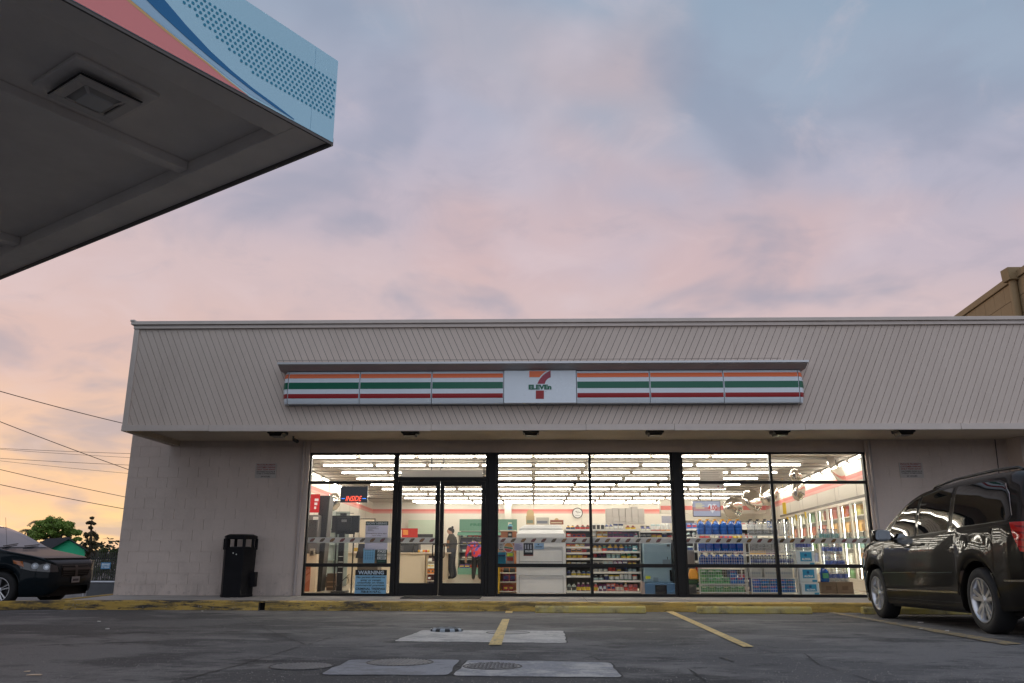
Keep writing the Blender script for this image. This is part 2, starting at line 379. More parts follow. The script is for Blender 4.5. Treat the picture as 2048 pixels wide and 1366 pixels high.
# concrete pads over the buried tanks, with their lids
CONC = worn('pad_concrete', (.52, .49, .46), [((.34, .32, .31), 1.8, .45, .58, .85, (1, 1.4, 1)), ((.62, .6, .57), 22, .5, .62, .5, (1, 1, 1)), ((.27, .26, .25), 6, .53, .62, .7, (1, 1, 1)), ((.16, .16, .16), 45, .58, .66, .7, (1, 1, 1))], bump=.25, bs=90, rough=.75)
CONC2 = worn('pad_concrete_grey', (.26, .265, .29), [((.18, .18, .195), 1.8, .45, .57, .85, (1, 1.4, 1)), ((.33, .33, .35), 30, .52, .64, .5, (1, 1, 1)), ((.14, .14, .15), 6, .53, .62, .6, (1, 1, 1)), ((.10, .10, .10), 50, .58, .66, .6, (1, 1, 1))], bump=.25, bs=90, rough=.7)
CONC3 = worn('pad_concrete_worn', (.46, .44, .42), [((.23, .235, .26), 2.0, .45, .56, .9, (1, 1, 1)), ((.55, .53, .5), 30, .52, .64, .5, (1, 1, 1)), ((.20, .20, .20), 7, .53, .62, .6, (1, 1, 1)), ((.12, .12, .12), 50, .57, .65, .7, (1, 1, 1))], bump=.25, bs=90, rough=.72)
def pad(poly, m):
    P = [at_ground(*p) for p in poly]; Q = []
    for i in range(len(P)):                    # slightly rounded corners
        a, b, c = P[i-1], P[i], P[(i+1) % len(P)]
        r = .06
        p0 = b+(a-b).normalized()*r; p1 = b+(c-b).normalized()*r
        Q += [p0, p0.lerp(p1, .5).lerp(b, .45), p1]
        d_ = poly and (c-b).length; k_ = int(d_/.16); nr_ = Vector((-(c-b).y, (c-b).x, 0)).normalized()      # broken, slightly wavy edge
        for j_ in range(1, k_): Q.append(p1.lerp(c+(b-c).normalized()*r, j_/k_)+nr_*R.uniform(-.012, .012))
    mb = MB().prism([(q.x, q.y, gz(q.y)+.0008) for q in Q], (0, 0, .0040))
    o = struct('concrete_pad', mb, m)
    g = MB(); n = len(Q)
    c = sum(Q, Vector())/n
    o2 = [q + (q-c).normalized()*.018 for q in Q]
    for i in range(n):
        j = (i+1) % n
        g.quad(*[(p.x, p.y, gz(p.y)+.0028) for p in (Q[i], Q[j], o2[j], o2[i])])
    part('joint', g, TAR, o)
    return o
pad([(787, 1283), (845, 1261), (1127, 1262.5), (1133, 1287)], CONC)
pad([(640, 1350), (700, 1320.5), (920, 1320.5), (895, 1351.5)], CONC2)
pad([(905, 1352.5), (936, 1321), (1220, 1326), (1245, 1355.5)], CONC3)
IRON = worn('lid_iron', (.22, .205, .195), [((.30, .285, .27), 14, .45, .7, .7, (1, 1, 1)), ((.10, .09, .09), 30, .5, .7, .6, (1, 1, 1))], bump=.3, rough=.6)
def lid(px, py, wpx, label, style):
    c = at_ground(px, py); a, b = at_ground(px-wpx/2, py), at_ground(px+wpx/2, py); r = (b-a).length/2
    z0 = gz(c.y)+.004
    z0 = gz(c.y)+(.0025 if px == 603 else .0050)
    t = thing('manhole_cover', label, 'manhole cover', (c.x, c.y, z0), 'manhole covers in the forecourt')
    dz_ = lambda v: (v[0], v[1], v[2]-SLOPE*(v[1]-c.y))
    def P(nm, mb, m):
        mb.v = [Vector(dz_(v)) for v in mb.v]; return part(nm, mb, m, t)
    if style == 'check':
        P('rim', MB().lathe([(r, .0), (r*1.0, .02), (r*.9, .03), (r*.82, .03), (r*.80, .008)], (c.x, c.y, z0), 40, cap=False), flat((150, 150, 150)))
        P('cover', MB().lathe([(r*.8, .007), (r*.5, .016), (.01, .018)], (c.x, c.y, z0), 32), flat((120, 118, 115)))
        K = 20; dark, pale = MB(), MB()
        for k in range(K):
            a0, a1 = 2*pi*k/K, 2*pi*(k+1)/K
            q = [(r*rr*cos(a), r*rr*sin(a), h) for a in (a0, (a0+a1)/2, a1) for rr, h in ((1.012, .002), (1.012, .021), (.9, .033))]
            q = [(c.x+x, c.y+y, z0+z) for x, y, z in q]
            (dark if k % 2 else pale).add(q, [(0, 3, 4, 1), (3, 6, 7, 4), (1, 4, 5, 2), (4, 7, 8, 5)])
        P('dark_block', dark, flat((30, 30, 32))); P('pale_block', pale, flat((165, 172, 180), rough=.8))
    else:
        P('frame', MB().lathe([(r*1.05, .0005), (r*1.045, .003), (r, .003), (r, .0005)], (c.x, c.y, z0), 44, cap=False), mat('lid_frame', (.05, .046, .045), .6))
        P('cover', MB().lathe([(r*.99, .0005), (r*.985, .0015), (.01, .0015)], (c.x, c.y, z0), 44), IRON if style != 'flush' else mat('lid_flush', (.30, .285, .27), .8, var=.15, vs=6))
        if style == 'flush': return
        rb = MB(); k = int(r/.027)
        for i in range(-k, k+1):
            x = i*.026; h = sqrt(max(0, (r*.93)**2-x*x))
            if h < .03: continue
            if style == 'plate':
                for j in range(-int(h/.045), int(h/.045)+1):
                    y = j*.045; d = .008 if (i+j) % 2 else -.008
                    rb.prism([(c.x+x-.008-d, c.y+y-.014, z0+.001), (c.x+x+.004-d, c.y+y-.014, z0+.001), (c.x+x+.008+d, c.y+y+.014, z0+.001), (c.x+x-.004+d, c.y+y+.014, z0+.005)], (0, 0, .006))
            else:
                rb.box(c.x+x-.006, c.x+x+.006, c.y-h, c.y+h, z0+.001, z0+.005)
        P('tread_ribs', rb, IRON)['kind'] = 'stuff'
lid(893, 1263, 64, 'small raised manhole cover with black and white checked rim on pale pad', 'check')
lid(1016, 1266, 84, 'flush round grey cover in the pale pad crossed by yellow line', 'flush')
lid(603, 1333, 122, 'round iron manhole cover set straight in the asphalt', 'rib')
lid(800, 1326, 128, 'round ribbed manhole cover in the dark grey concrete pad', 'rib')
lid(985, 1334, 114, 'round tread plate manhole cover in the worn front concrete pad', 'plate')

# kerb, pavement
KERB = worn('kerb_yellow', (.52, .335, .075), [((.60, .42, .12), 9, .42, .7, .7, (.5, 1, 1)), ((.20, .145, .05), 4.5, .45, .62, .92, (.35, 1, 3)), ((.045, .042, .04), 3.5, .50, .60, .95, (.35, 1, 2.5)), ((.05, .045, .04), 12, .56, .66, .9, (.6, 1, 1.3)), ((.35, .32, .29), 26, .58, .68, .75, (1, 1, 1))], bump=.5, bs=40, rough=.8, xfade=(0, -3.5, 1.5, 1.0, .55, 1))
KERBD = worn('kerb_dark', (.50, .32, .06), [((.04, .04, .043), 2.5, .42, .58, .95, (.5, .6, 2.5)), ((.4, .26, .06), 9, .55, .72, .8, (1, 1, 1)), ((.09, .085, .08), 30, .55, .7, .6, (1, 1, 1))], bump=.5, bs=40, rough=.8)
PAVE = worn('pavement_concrete', (.40, .37, .345), [((.27, .245, .235), 1.4, .42, .68, .85, (1, 2.5, 1)), ((.2, .185, .175), 5, .55, .7, .6, (1, 1, 1)), ((.5, .47, .44), 40, .5, .7, .35, (1, 1, 1))], bump=.25, bs=70, rough=.75)
XL = -7.95                                     # left end of the shop and its pavement
mb = MB()
DR = X(523, YK, 1213)                          # weep hole in the kerb
prof = [(YK-.004, -.05), (YK+.012, .06), (YK+.02, .135), (YK+.045, .15), (YK+.16, .152)]
def kerb_run(x0, x1, step=.6):
    mb = MB(); k = max(1, int((x1-x0)/step)); vs = []
    for i in range(k+1):
        x = x0+(x1-x0)*i/k; j = R.uniform(-.006, .006)
        vs += [(x, y+j, z+(R.uniform(-.004, .004) if z > .1 else 0)) for y, z in prof]
    m_ = len(prof)
    mb.add(vs, [(i*m_+q, i*m_+q+1, (i+1)*m_+q+1, (i+1)*m_+q) for i in range(k) for q in range(m_-1)])
    return mb
kerb = kerb_run(XL, DR-.055); k2 = kerb_run(DR+.055, 14)
kerb.add(k2.v, k2.f)
kerb.box(DR-.055, DR+.055, YK+.015, YK+.16, .125, .149)
kerb = struct('kerb', kerb, KERB, sm=40)
part('weep_hole', MB().box(DR-.056, DR+.056, YK+.10, YK+.14, -.02, .128), mat('hole', (.004, .004, .004), 1), kerb)
# darker kerb curving away to the left, and the short return kerb beside the wall
path = [(XL, YK), (-8.35, 13.86), (-8.9, 13.62), (-9.6, 13.3), (-11, 12.7), (-14, 11.4), (-20, 8.6)]
vs = []; m_ = 5
for i, (x, y) in enumerate(path):
    for d, z in [(0, -.1), (.012, .05), (.025, .128), (.05, .147), (.2, .148)]:
        vs.append((x-(d*.3 if i else 0), y+d, z+(gz(y) if z < .1 else 0)+R.uniform(-.004, .004)))
    vs.append((x, y+.22, -.05))
m_ = 6
struct('kerb', MB().add(vs, [(i*m_+q, i*m_+q+1, (i+1)*m_+q+1, (i+1)*m_+q) for i in range(len(path)-1) for q in range(m_-1)]), KERBD, sm=40)
mb = MB().prism([(XL-.16, YK+.16, -.05), (XL-.02, YK+.16, -.05), (XL-.02, 15.7, -.05), (XL-.02, 24, -.05), (XL-.16, 24, -.05)], (0, 0, .215))
struct('kerb', mb, worn('kerb_return', (.40, .26, .05), [((.2, .15, .08), 8, .45, .65, .8, (1, 1, 1))], bump=.4, bs=40), bevel=.01)
JW = .012
cuts = [XL-.018, -6.2, -4.45, -2.72, -.93, .9, 2.65, 4.5, 6.4, 8.2, 11, 14]
mb = MB()
for a, b in zip(cuts, cuts[1:]): mb.box(a+JW/2, b-JW/2, YK+.162, 15.56, -.02, .15)
pv = struct('pavement', mb, PAVE)
part('joint_bed', MB().box(XL, 14, YK+.17, 15.55, -.03, .135), mat('joint_dirt', (.04, .038, .035), .9), pv)
# wheel stops
WS = worn('wheel_stop', (.50, .39, .10), [((.42, .36, .20), 5, .4, .65, .7, (1, 1, 1)), ((.09, .08, .07), 2.2, .5, .68, .85, (1, 1, 1)), ((.3, .25, .1), 25, .55, .7, .5, (1, 1, 1))], bump=.5, bs=50, rough=.85)
def stop(x0, x1, Y, lab):
    w, h, z = .16, .105, gz(Y)
    poly = [(x0, Y, z), (x0, Y+.02, z+h*.75), (x0, Y+.05, z+h), (x0, Y+.12, z+h), (x0, Y+.15, z+h*.75), (x0, Y+w, z)]
    return solid('wheel_stop', MB().prism(poly, (x1-x0, 0, 0)), WS, lab, 'wheel stop', ((x0+x1)/2, Y, z), 'wheel stops along the yellow kerb', bevel=.012)
stop(X(1070, 13.45, 1222), X(1292, 13.45, 1222), 13.42, 'worn yellow wheel stop between the two bright bay lines')
stop(X(1395, 13.45, 1222), X(1624, 13.45, 1222), 13.42, 'grimy yellow wheel stop in the empty bay left of the minivan')
stop(X(1727, 13.45, 1222), X(1727, 13.45, 1222)+1.75, 13.42, 'mossy yellow wheel stop in front of the minivan wheel')
# door mat
mx0, mx1 = X(806, 15.1, 1197), X(962, 15.1, 1197)
solid('door_mat', MB().box(mx0, mx1, 14.75, 15.5, .154, .164), mat('mat', (.035, .033, .032), .95, bump=.5, bs=200), 'thin black door mat on the pavement before the entrance', 'door mat', (mx0, 15.1, .154))

# ------------------------------------------------------------------ shop building
def block_mat(n, c): return worn(n, c, [(tuple(v*.86 for v in c), 1.1, .4, .7, .8, (1, 1, .5)), (tuple(v*.6 for v in c), 2.5, .62, .8, .4, (1, 1, .3)), (tuple(min(1, v*1.1) for v in c), 30, .5, .7, .4, (1, 1, 1)), (tuple(v*.6 for v in c), 2.2, .44, .66, .6, (1.6, 1, .5)), (tuple(v*.4 for v in c), 9, .54, .68, .6, (1, 1, 1))], bump=.45, bs=55, rough=.8, xfade=(2, .0, .55, 1.0, .0, 3))
WALL = block_mat('block_paint', (.68, .575, .51)); TRIM = mat('trim_paint', (.66, .57, .51), .55, var=.06, vs=4, bump=.08, bs=40)
FASC = worn('fascia_paint', (.68, .57, .495), [((.62, .515, .445), 1.2, .4, .7, .7, (1, 1, .35)), ((.50, .405, .35), 3, .60, .76, .45, (1, 1, .15)), ((.75, .64, .565), 18, .5, .75, .4, (1, 1, .3))], bump=.22, bs=45, rough=.75)
SOFF = mat('soffit_paint', (.52, .44, .34), .75, var=.12, vs=1.5); DARKM = mat('dark_bronze', (.011, .0095, .009), .45, var=.1, vs=6, spec=.3)
GLASS = glass_mat('shop_glass', (.97, .975, .97), .045, blend=.32)
WHITE_IN = mat('interior_white', (.80, .765, .70), .6, var=.03, vs=2)
shop = thing('convenience_store', 'single storey painted block shop with diagonal plank fascia and lit windows', 'shop building', (0, YG, .15))
ZS, ZT, ZFB, ZFT = 3.06, 2.825, 2.965, 4.93     # soffit, window head, fascia bottom and top
XWL, XWR = -4.38, 6.40
BLK = []
def blocks(x0, x1, z0, z1, Y, ph=0):
    i = 0; z = z0
    while z < z1-.02:
        zt = min(z+.2, z1); x = x0 - (.2 if (i+ph) % 2 else 0)
        while x < x1-.01:
            a, b = max(x, x0), min(x+.4, x1)
            if b-a > .02:
                d = R.uniform(-.0016, .0016)
                p = part('block', MB().box(a+.003, b-.003, Y+d, Y+.05, z+.003, zt-.003), WALL, shop); BLK.append(p)
            x += .4
        z = zt; i += 1
blocks(XL, XWL, .15, ZS+.29, YG-.05)
blocks(XWR, 10.2, .15, ZS, YG-.05, 1)
wall = MB(); yb = YG-.0435
wall.box(XL+.004, XWL-.002, yb, YG+.15, -.3, ZS+.3); wall.box(XWR+.002, 13.2, yb, YG+.15, -.1, ZS+.3)
wall.box(XWL, XWR, YG-.03, YG+.12, ZT, ZS+.3)                       # header over the glass
wall.box(XL+.004, XL+.2, YG+.152, 36, -.1, ZFT-.3)                        # left flank
wall.box(13.0, 13.2, YG+.152, 36, -.1, ZFT-.3)
wall.box(XL+.202, 12.998, 35.7, 36, -.1, ZFT-.3)
part('wall', wall, WALL, shop)
part('pier', MB().box(X(2042), 12.6, YG-.5, YG-.047, .15, ZS-.003), WALL, shop)
part('soffit', MB().box(-7.14, 13, YF+.03, YG-.053, ZS, ZS+.05), SOFF, shop)
part('roof', MB().box(-7.1, 13, YF+.2, 36, ZFT-.25, ZFT-.2), mat('roof_felt', (.12, .12, .12), .9), shop)
part('return_wall', MB().prism([(-7.12, YF+.02, ZFB), (-7.12, YF+.02, ZFT-.02), (-7.17, YG+.1, ZFT-.02), (-7.17, YG+.1, ZFB)], (.05, 0, 0)), FASC, shop)
part('beam', MB().box(-7.06, -6.98, YF+.05, YG-.05, ZS-.10, ZS-.001), SOFF, shop)
# fascia: diagonal planks meeting in a V over the logo
XFL, XFR, XFC, T = -7.12, 12.5, X(1077, YF, 830), .455
part('fascia_backing', MB().box(XFL+.01, XFR, YF+.022, YF+.05, ZFB+.01, ZFT-.02), mat('groove', (.10, .085, .08), .9), shop)
W_, G = .1135, .008
def plank(x0, x1, sgn):
    cs = []
    lo, hi = (x0, x1+2*T) if sgn > 0 else (x0-2*T, x1)
    i0 = -2
    base = XFC
    k = int((hi-base)/W_)+2 if True else 0
    ks = range(int((lo-base)/W_)-3, k)
    for i in ks:
        c0, c1 = base+i*W_+G/2, base+(i+1)*W_-G/2
        poly = [(x0, ZFB+.11), (x1, ZFB+.11), (x1, ZFT-.135), (x0, ZFT-.135)]
        # "\": x + (z-zb)T = c ; "/": x - (z-zb)T = c
        zb = ZFB+.11
        poly = clip(poly, 1, sgn*T, c1 + sgn*T*zb); poly = clip(poly, -1, -sgn*T, -(c0 + sgn*T*zb)) if len(poly) > 2 else []
        if len(poly) < 3: continue
        ar = abs(sum(p[0]*q[1]-q[0]*p[1] for p, q in zip(poly, poly[1:]+poly[:1])))/2
        if ar < .002: continue
        y = YF + R.uniform(-.0012, .0012)
        part('plank', MB().prism([(a, y, b) for a, b in poly], (0, .02, 0)), FASC, shop)
plank(XFL+.095, XFC, 1); plank(XFC, XFR, -1)
part('corner_board', MB().box(XFL, XFL+.093, YF-.02, YF+.03, ZFB+.002, ZFT-.06), TRIM, shop)
xx = XFL-.01
for b in [-5.6, -3.1, -1.75, .9, 2.4, 4.6, 7.2, 9.4, 12.6]:          # bottom board in lengths, a little uneven
    part('bottom_board', MB().box(xx+.002, b-.002, YF-.024+R.uniform(-.003, .003), YF+.03, ZFB+R.uniform(-.008, .004), ZFB+.105), TRIM, shop, bevel=.004); xx = b
part('top_cap', MB().box(XFL-.045, XFR, YF-.075, YF+.2, ZFT-.065, ZFT).box(XFL-.06, XFL+.02, YF-.085, YF+.2, ZFT-.01, ZFT+.025), TRIM, shop, bevel=.006)
part('top_board', MB().box(XFL-.004, XFR, YF-.04, YF+.02, ZFT-.13, ZFT-.072), TRIM, shop)
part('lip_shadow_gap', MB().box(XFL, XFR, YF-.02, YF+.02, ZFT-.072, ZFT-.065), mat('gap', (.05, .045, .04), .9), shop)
part('seam_strip', MB().box(-4.5, 4.3, YF-.0032, YF-.0015, Z(718.5, YF)-.004, Z(718.5, YF)+.004), mat('seam', (.33, .28, .25), .8), shop)
# pipes beside the glass
for px, z1, z0 in ((597, ZS-.02, .16), (1757, ZS-.02, .16)):
    x = X(px, YG-.13, 1050)
    mb = MB().tube([(x, YG-.10, z0), (x, YG-.10, z1)], .032, 10)
    for z in (.22, .34): mb.lathe([(.042, z), (.042, z+.03)], (x, YG-.10, 0), 10)
    part('conduit', mb, mat('conduit_paint', (.46, .40, .375), .5, var=.08), shop, sm=35)
part('jamb', MB().box(XWL-.12, XWL+.01, YG-.09, YG-.052, .15, ZS-.004), WALL, shop)
part('jamb', MB().box(XWR-.03, XWR+.10, YG-.09, YG-.052, .15, ZS-.004), WALL, shop)
part('cable', MB().tube([(X(1990, YG-.06, 880), YG-.058, ZS), (X(1997, YG-.06, 940), YG-.058, 2.4), (X(1999, YG-.06, 1000), YG-.058, 1.9)], .008, 6), mat('cable_dark', (.02, .02, .02), .7), shop)

# glazing
ZTR, ZLB, ZSL = Z(965), Z(1131), .15
FY0, FY1 = YG-.045, YG+.045
XM1, XM2 = X(1181.5, YG, 1050), X(1549, YG, 1050)
def shop_window(x0, x1, mull, name='shop_window', ledge=.05):
    fr = MB(); f = .045
    fr.box(x0, x0+f, FY0, FY1, ZSL, ZT); fr.box(x1-f, x1, FY0, FY1, ZSL, ZT)
    fr.box(x0+f, x1-f, FY0+.002, FY1, ZSL, ZSL+ledge); fr.box(x0+f, x1-f, FY0+.002, FY1, ZT-.035, ZT)
    fr.box(x0+f, x1-f, FY0+.004, FY1-.004, ZTR-.028, ZTR+.028); fr.box(x0+f, x1-f, FY0+.004, FY1-.004, ZLB-.033, ZLB+.033)
    xs_ = [x0+f]
    for m_ in mull: fr.box(m_-.026, m_+.026, FY0-.004, FY1+.004, ZSL, ZT-.0352); xs_ += [m_-.026, m_+.026]
    xs_.append(x1-f)
    w = part(name, fr, DARKM, shop, bevel=.003)
    for a, b in zip(xs_[::2], xs_[1::2]):
        for z0, z1 in ((ZSL+ledge, ZLB-.033), (ZLB+.033, ZTR-.028), (ZTR+.028, ZT-.035)):
            part('pane', MB().box(a-.006, b+.006, YG-.004, YG+.004, z0-.006, z1+.006), GLASS, w)
    return w
XD0, XD1 = X(789, YG, 1050), X(975, YG, 1050)
shop_window(XWL, XD0, []); shop_window(XD1+.16, X(1347, YG, 1050)+.02, [XM1]); shop_window(X(1366, YG, 1050), XWR-.03, [XM2])
part('pillar', MB().box(XD1+.012, XD1+.158, YG-.06, YG+.06, ZSL, ZT), DARKM, shop, bevel=.006)
part('pillar', MB().box(X(1347, YG, 1050)+.022, X(1366, YG, 1050)-.002, YG-.06, YG+.06, ZSL, ZT), DARKM, shop, bevel=.006)
# entrance: transom light and a pair of doors
ZDT = Z(962)
fr = MB().box(XD0+.002, XD0+.05, FY0-.01, FY1, ZSL, ZT).box(XD1-.04, XD1+.01, FY0-.01, FY1, ZSL, ZT).box(XD0+.05, XD1-.04, FY0-.008, FY1, ZDT, ZDT+.075).box(XD0+.05, XD1-.04, FY0-.008, FY1, ZT-.035, ZT).box(XD0+.05, XD1-.04, FY0, FY1, ZSL-.01, ZSL+.012)
tr = part('door_frame', fr, DARKM, shop, bevel=.003)
part('pane', MB().box(XD0+.046, XD1-.036, YG-.004, YG+.004, ZDT+.07, ZT-.03), GLASS, tr)
part('frosted_strip', MB().box(XD0+.09, XD1-.10, YG+.012, YG+.018, ZDT+.08, Z(940)), paper('strip_grey', (.62, .60, .58), .5), tr)
mb = MB()
for px in (863, 968): mb.box(X(px, YG, 930)-.008, X(px, YG, 930)+.008, YG+.02, YG+.03, ZDT+.07, ZT-.03)
mb.tube([(X(886, YG, 925), YG+.05, ZT), (X(886, YG, 925), YG+.05, Z(931)), (X(880, YG, 925), YG+.05, Z(938)), (X(885, YG, 925), YG+.05, Z(934)), (X(892, YG, 925), YG+.05, Z(924)), (X(888, YG, 925), YG+.05, Z(922)), (X(883, YG, 925), YG+.05, Z(931)), (X(879, YG, 925), YG+.05, Z(941))], .006, 6)
part('loose_wire', mb, mat('cable_dark', (.02, .02, .02), .7), tr)
XDM = X(879, YG, 1060)
for x0, x1, side in ((XD0+.053, XDM-.004, 1), (XDM+.004, XD1-.043, -1)):
    s_, bot = .075, .235
    d = MB().box(x0, x0+s_, FY0+.01, FY1-.01, ZSL+.015, ZDT-.005).box(x1-s_, x1, FY0+.01, FY1-.01, ZSL+.015, ZDT-.005).box(x0+s_, x1-s_, FY0+.011, FY1-.011, ZSL+.015, ZSL+bot).box(x0+s_, x1-s_, FY0+.011, FY1-.011, ZDT-.095, ZDT-.005)
    d = part('door', d, DARKM, shop, bevel=.004)
    part('pane', MB().box(x0+s_-.006, x1-s_+.006, YG-.004, YG+.004, ZSL+bot-.006, ZDT-.09), GLASS, d)
    zb = Z(1088); part('push_bar', MB().tube([(x0+s_, YG+.02, zb), (x1-s_, YG+.02, zb)], .012, 8), DARKM, d)
    hx = (x1-s_*.45) if side > 0 else (x0+s_*.45); hy = YG-.10; o = -.045*side
    z0, z1 = Z(1116), Z(1089)
    hp = [(hx, YG-.03, z1), (hx+o, hy, z1), (hx+o*1.6, hy, z1-.02), (hx+o*1.6, hy, z0+.02), (hx+o, hy, z0), (hx, YG-.03, z0)]
    part('handle', MB().tube(hp, .012, 8), mat('handle_black', (.02, .02, .02), .3, metal=.6), d, sm=40)
# soffit lamps and camera
for i, (px, lab) in enumerate([(550, 'unlit dark soffit lamp box above the trash can'), (818, 'unlit soffit lamp box over the left door'), (1062, 'unlit soffit lamp box over the white display back'),
                  (1312, 'unlit soffit lamp box over the dark pillar'), (1565, 'unlit soffit lamp box over the water jug rack'), (1815, 'unlit dark soffit lamp box above the right wall notice')]):
    Yl = 14.1; x = X(px, Yl, 866); t = thing('soffit_lamp', lab, 'lamp', (x, Yl, ZS), 'lamp boxes under the soffit')
    part('housing', MB().prism([(x-.15, Yl, ZS-.001), (x+.15, Yl, ZS-.001), (x+.14, Yl, ZS-.055), (x-.14, Yl, ZS-.055)], (0, .3, 0)), mat('lamp_dark', (.03, .03, .028), .5), t)
    part('lens', MB().prism([(x-.12, Yl+.02, ZS-.056), (x+.12, Yl+.02, ZS-.056), (x+.10, Yl+.02, ZS-.10), (x-.10, Yl+.02, ZS-.10)], (0, .25, 0)), mat('lamp_lens', (.22, .2, .17) if 0 < i < 5 else (.03, .03, .03), .3), t)
x = X(590, 14.9, 872); t = thing('security_camera', 'small dark security camera under the soffit left of the windows', 'camera', (x, 14.9, ZS))
part('bracket', MB().tube([(x-.03, 14.9, ZS), (x-.03, 14.9, ZS-.05), (x, 14.88, ZS-.07)], .02, 8), mat('lamp_dark', (.03, .03, .028), .5), t, sm=40)
part('body', MB().tube([(x-.02, 14.92, ZS-.06), (x+.08, 14.8, ZS-.11)], .035, 10), mat('lamp_dark', (.03, .03, .028), .5), t, sm=40)
# wall notices
PALE = mat('notice_white', (.50, .46, .43), .5, var=.1, vs=9); RED = flat((150, 40, 35)); INK = flat((35, 32, 32))
for x0p, x1p, lab in ((511, 553, 'faded towing notice on the block wall above the trash can'), (1799, 1846, 'faded towing notice on the block wall above the parked minivan')):
    x0, x1 = X(x0p, YG-.06, 940), X(x1p, YG-.06, 940); z0, z1 = Z(956, YG-.06), Z(926, YG-.06); h = z1-z0
    t = thing('wall_notice', lab, 'sign', (x0, YG-.055, z0), 'towing notices on the shop wall')
    part('plate', MB().box(x0, x1, YG-.064, YG-.052, z0, z1), PALE, t)
    for s_, a, b, m_ in (('PRIVATE PROPERTY', .84, .95, RED), ('CUSTOMER PARKING', .68, .79, RED), ('ONLY TOW AWAY', .53, .63, RED), ('UNAUTHORIZED VEHICLES WILL BE', .38, .47, INK), ('TOWED AT OWNERS EXPENSE', .26, .34, INK), ('24 HOURS', .06, .16, INK)):
        k = .06 if len(s_) > 9 else .28
        text(t, s_, (x0+(x1-x0)*k, x1-(x1-x0)*k, z0+h*a, z0+h*b), YG-.0655, m_, bold=.02)

# shop sign on the fascia
sg = thing('shop_sign', 'long striped plastic shop sign with round ends and number seven logo panel', 'sign', (0, YF, Z(806, YF)))
YS = YF-.20
ACR = mat('sign_white', (.80, .86, .92), .28, var=.03, vs=2); ORG, GRN, DRED = mat('sign_orange', (.92, .17, .04), .3), mat('sign_green', (.0, .13, .07), .3), mat('sign_red', (.34, .006, .010), .3)
zs0, zs1 = Z(805.5, YS), Z(741, YS)
def SZ(py): return Z(py, YS)
bounds = [X(p, YS, 775) for p in (575.5, 719, 863, 1007.5, 1153, 1300, 1448, 1599)]
zc, hh = (zs0+zs1)/2, (zs1-zs0)/2
FLATP = False
def bulge(z): return YS if FLATP else YS + .035*((z-zc)/hh)**4 + .006*((z-zc)/hh)**2
zl = [zs0+(zs1-zs0)*i/16 for i in range(17)]
bands = [(SZ(754.7), SZ(746), ORG), (SZ(776.5), SZ(763.4), GRN), (SZ(795), SZ(786.2), DRED)]
for i, (a, b) in enumerate(zip(bounds, bounds[1:])):
    a += .006; b -= .006; mb = MB(); n = len(zl); FLATP = i == 3
    mb.add([(x, bulge(z), z) for z in zl for x in (a, b)], [(2*k, 2*k+1, 2*k+3, 2*k+2) for k in range(n-1)])
    mb.quad((a, bulge(zs1), zs1), (b, bulge(zs1), zs1), (b, YF-.002, zs1), (a, YF-.002, zs1)); mb.quad((a, bulge(zs0), zs0), (b, bulge(zs0), zs0), (b, YF-.002, zs0), (a, YF-.002, zs0))
    mb.add([(a, bulge(z), z) for z in zl]+[(a, YF-.002, zs1), (a, YF-.002, zs0)], [tuple(range(n+2))]); mb.add([(b, bulge(z), z) for z in zl]+[(b, YF-.002, zs1), (b, YF-.002, zs0)], [tuple(range(n+2))])
    p = part('logo_panel' if i == 3 else 'sign_panel', mb, ACR, sg, sm=40)
    if i != 3:
        for z0, z1, m_ in bands:
            st = MB(); zz = [z0+(z1-z0)*k/4 for k in range(5)]
            st.add([(x, bulge(z)-.003, z) for z in zz for x in (a+.008, b-.008)], [(2*k, 2*k+1, 2*k+3, 2*k+2) for k in range(4)])
            part('stripe', st, m_, p)
    else:
        logo = p
FLATP = False
for side in (-1, 1):                                       # rounded ends
    xe = bounds[0]-.004 if side < 0 else bounds[-1]+.004
    mb = MB(); K = 8; rows = []
    def endp(z, k, off=0): 
        a = pi/2*k/K; rad_y = YF-.004-bulge(z); bx = .11*(1-.25*((z-zc)/hh)**2)
        return (xe+side*(bx+off)*sin(a), YF-.004-(rad_y+off)*cos(a), z)
    mb.add([endp(z, k) for z in zl for k in range(K+1)], [(r*(K+1)+k, r*(K+1)+k+1, (r+1)*(K+1)+k+1, (r+1)*(K+1)+k) for r in range(len(zl)-1) for k in range(K)])
    for zz in (zs0, zs1): mb.add([endp(zz, k) for k in range(K+1)]+[(xe, YF-.004, zz)], [tuple(range(K+2))])
    p = part('sign_end', mb, ACR, sg, sm=50)
    for z0, z1, m_ in bands:
        zz = [z0+(z1-z0)*k/4 for k in range(5)]
        part('stripe', MB().add([endp(z, k, .003) for z in zz for k in range(K+1)], [(r*(K+1)+k, r*(K+1)+k+1, (r+1)*(K+1)+k+1, (r+1)*(K+1)+k) for r in range(4) for k in range(K)]), m_, p)
part('sign_back', MB().box(bounds[0], bounds[-1], YF-.06, YF-.0015, zs0-.012, zs1+.02), mat('sign_metal', (.2, .2, .21), .4, metal=.6), sg)
ca, cb = X(557, YF-.33, 724), X(1615, YF-.33, 724); zt_, zb_ = Z(723, YF-.36), zs1+.012
mb = MB().prism([(ca, YF-.36, zt_), (ca, YF-.36, zt_-.035), (ca+.0, YF-.21, zb_), (ca, YF-.003, zb_), (ca, YF-.003, zt_+.03)], (cb-ca, 0, 0))
part('hood', mb, mat('hood_paint', (.42, .38, .37), .5, var=.08), sg, bevel=.004)
part('hood_edge', MB().box(ca-.01, cb+.01, YF-.372, YF-.362, zt_-.03, zt_+.004), mat('hood_edge', (.62, .62, .63), .35, metal=.4), sg)
x = X(1079, YF-.02, 720); part('bolt', MB().box(x-.015, x+.015, YF-.03, YF-.003, zt_+.04, zt_+.09), mat('lamp_dark', (.03, .03, .028), .5), sg)
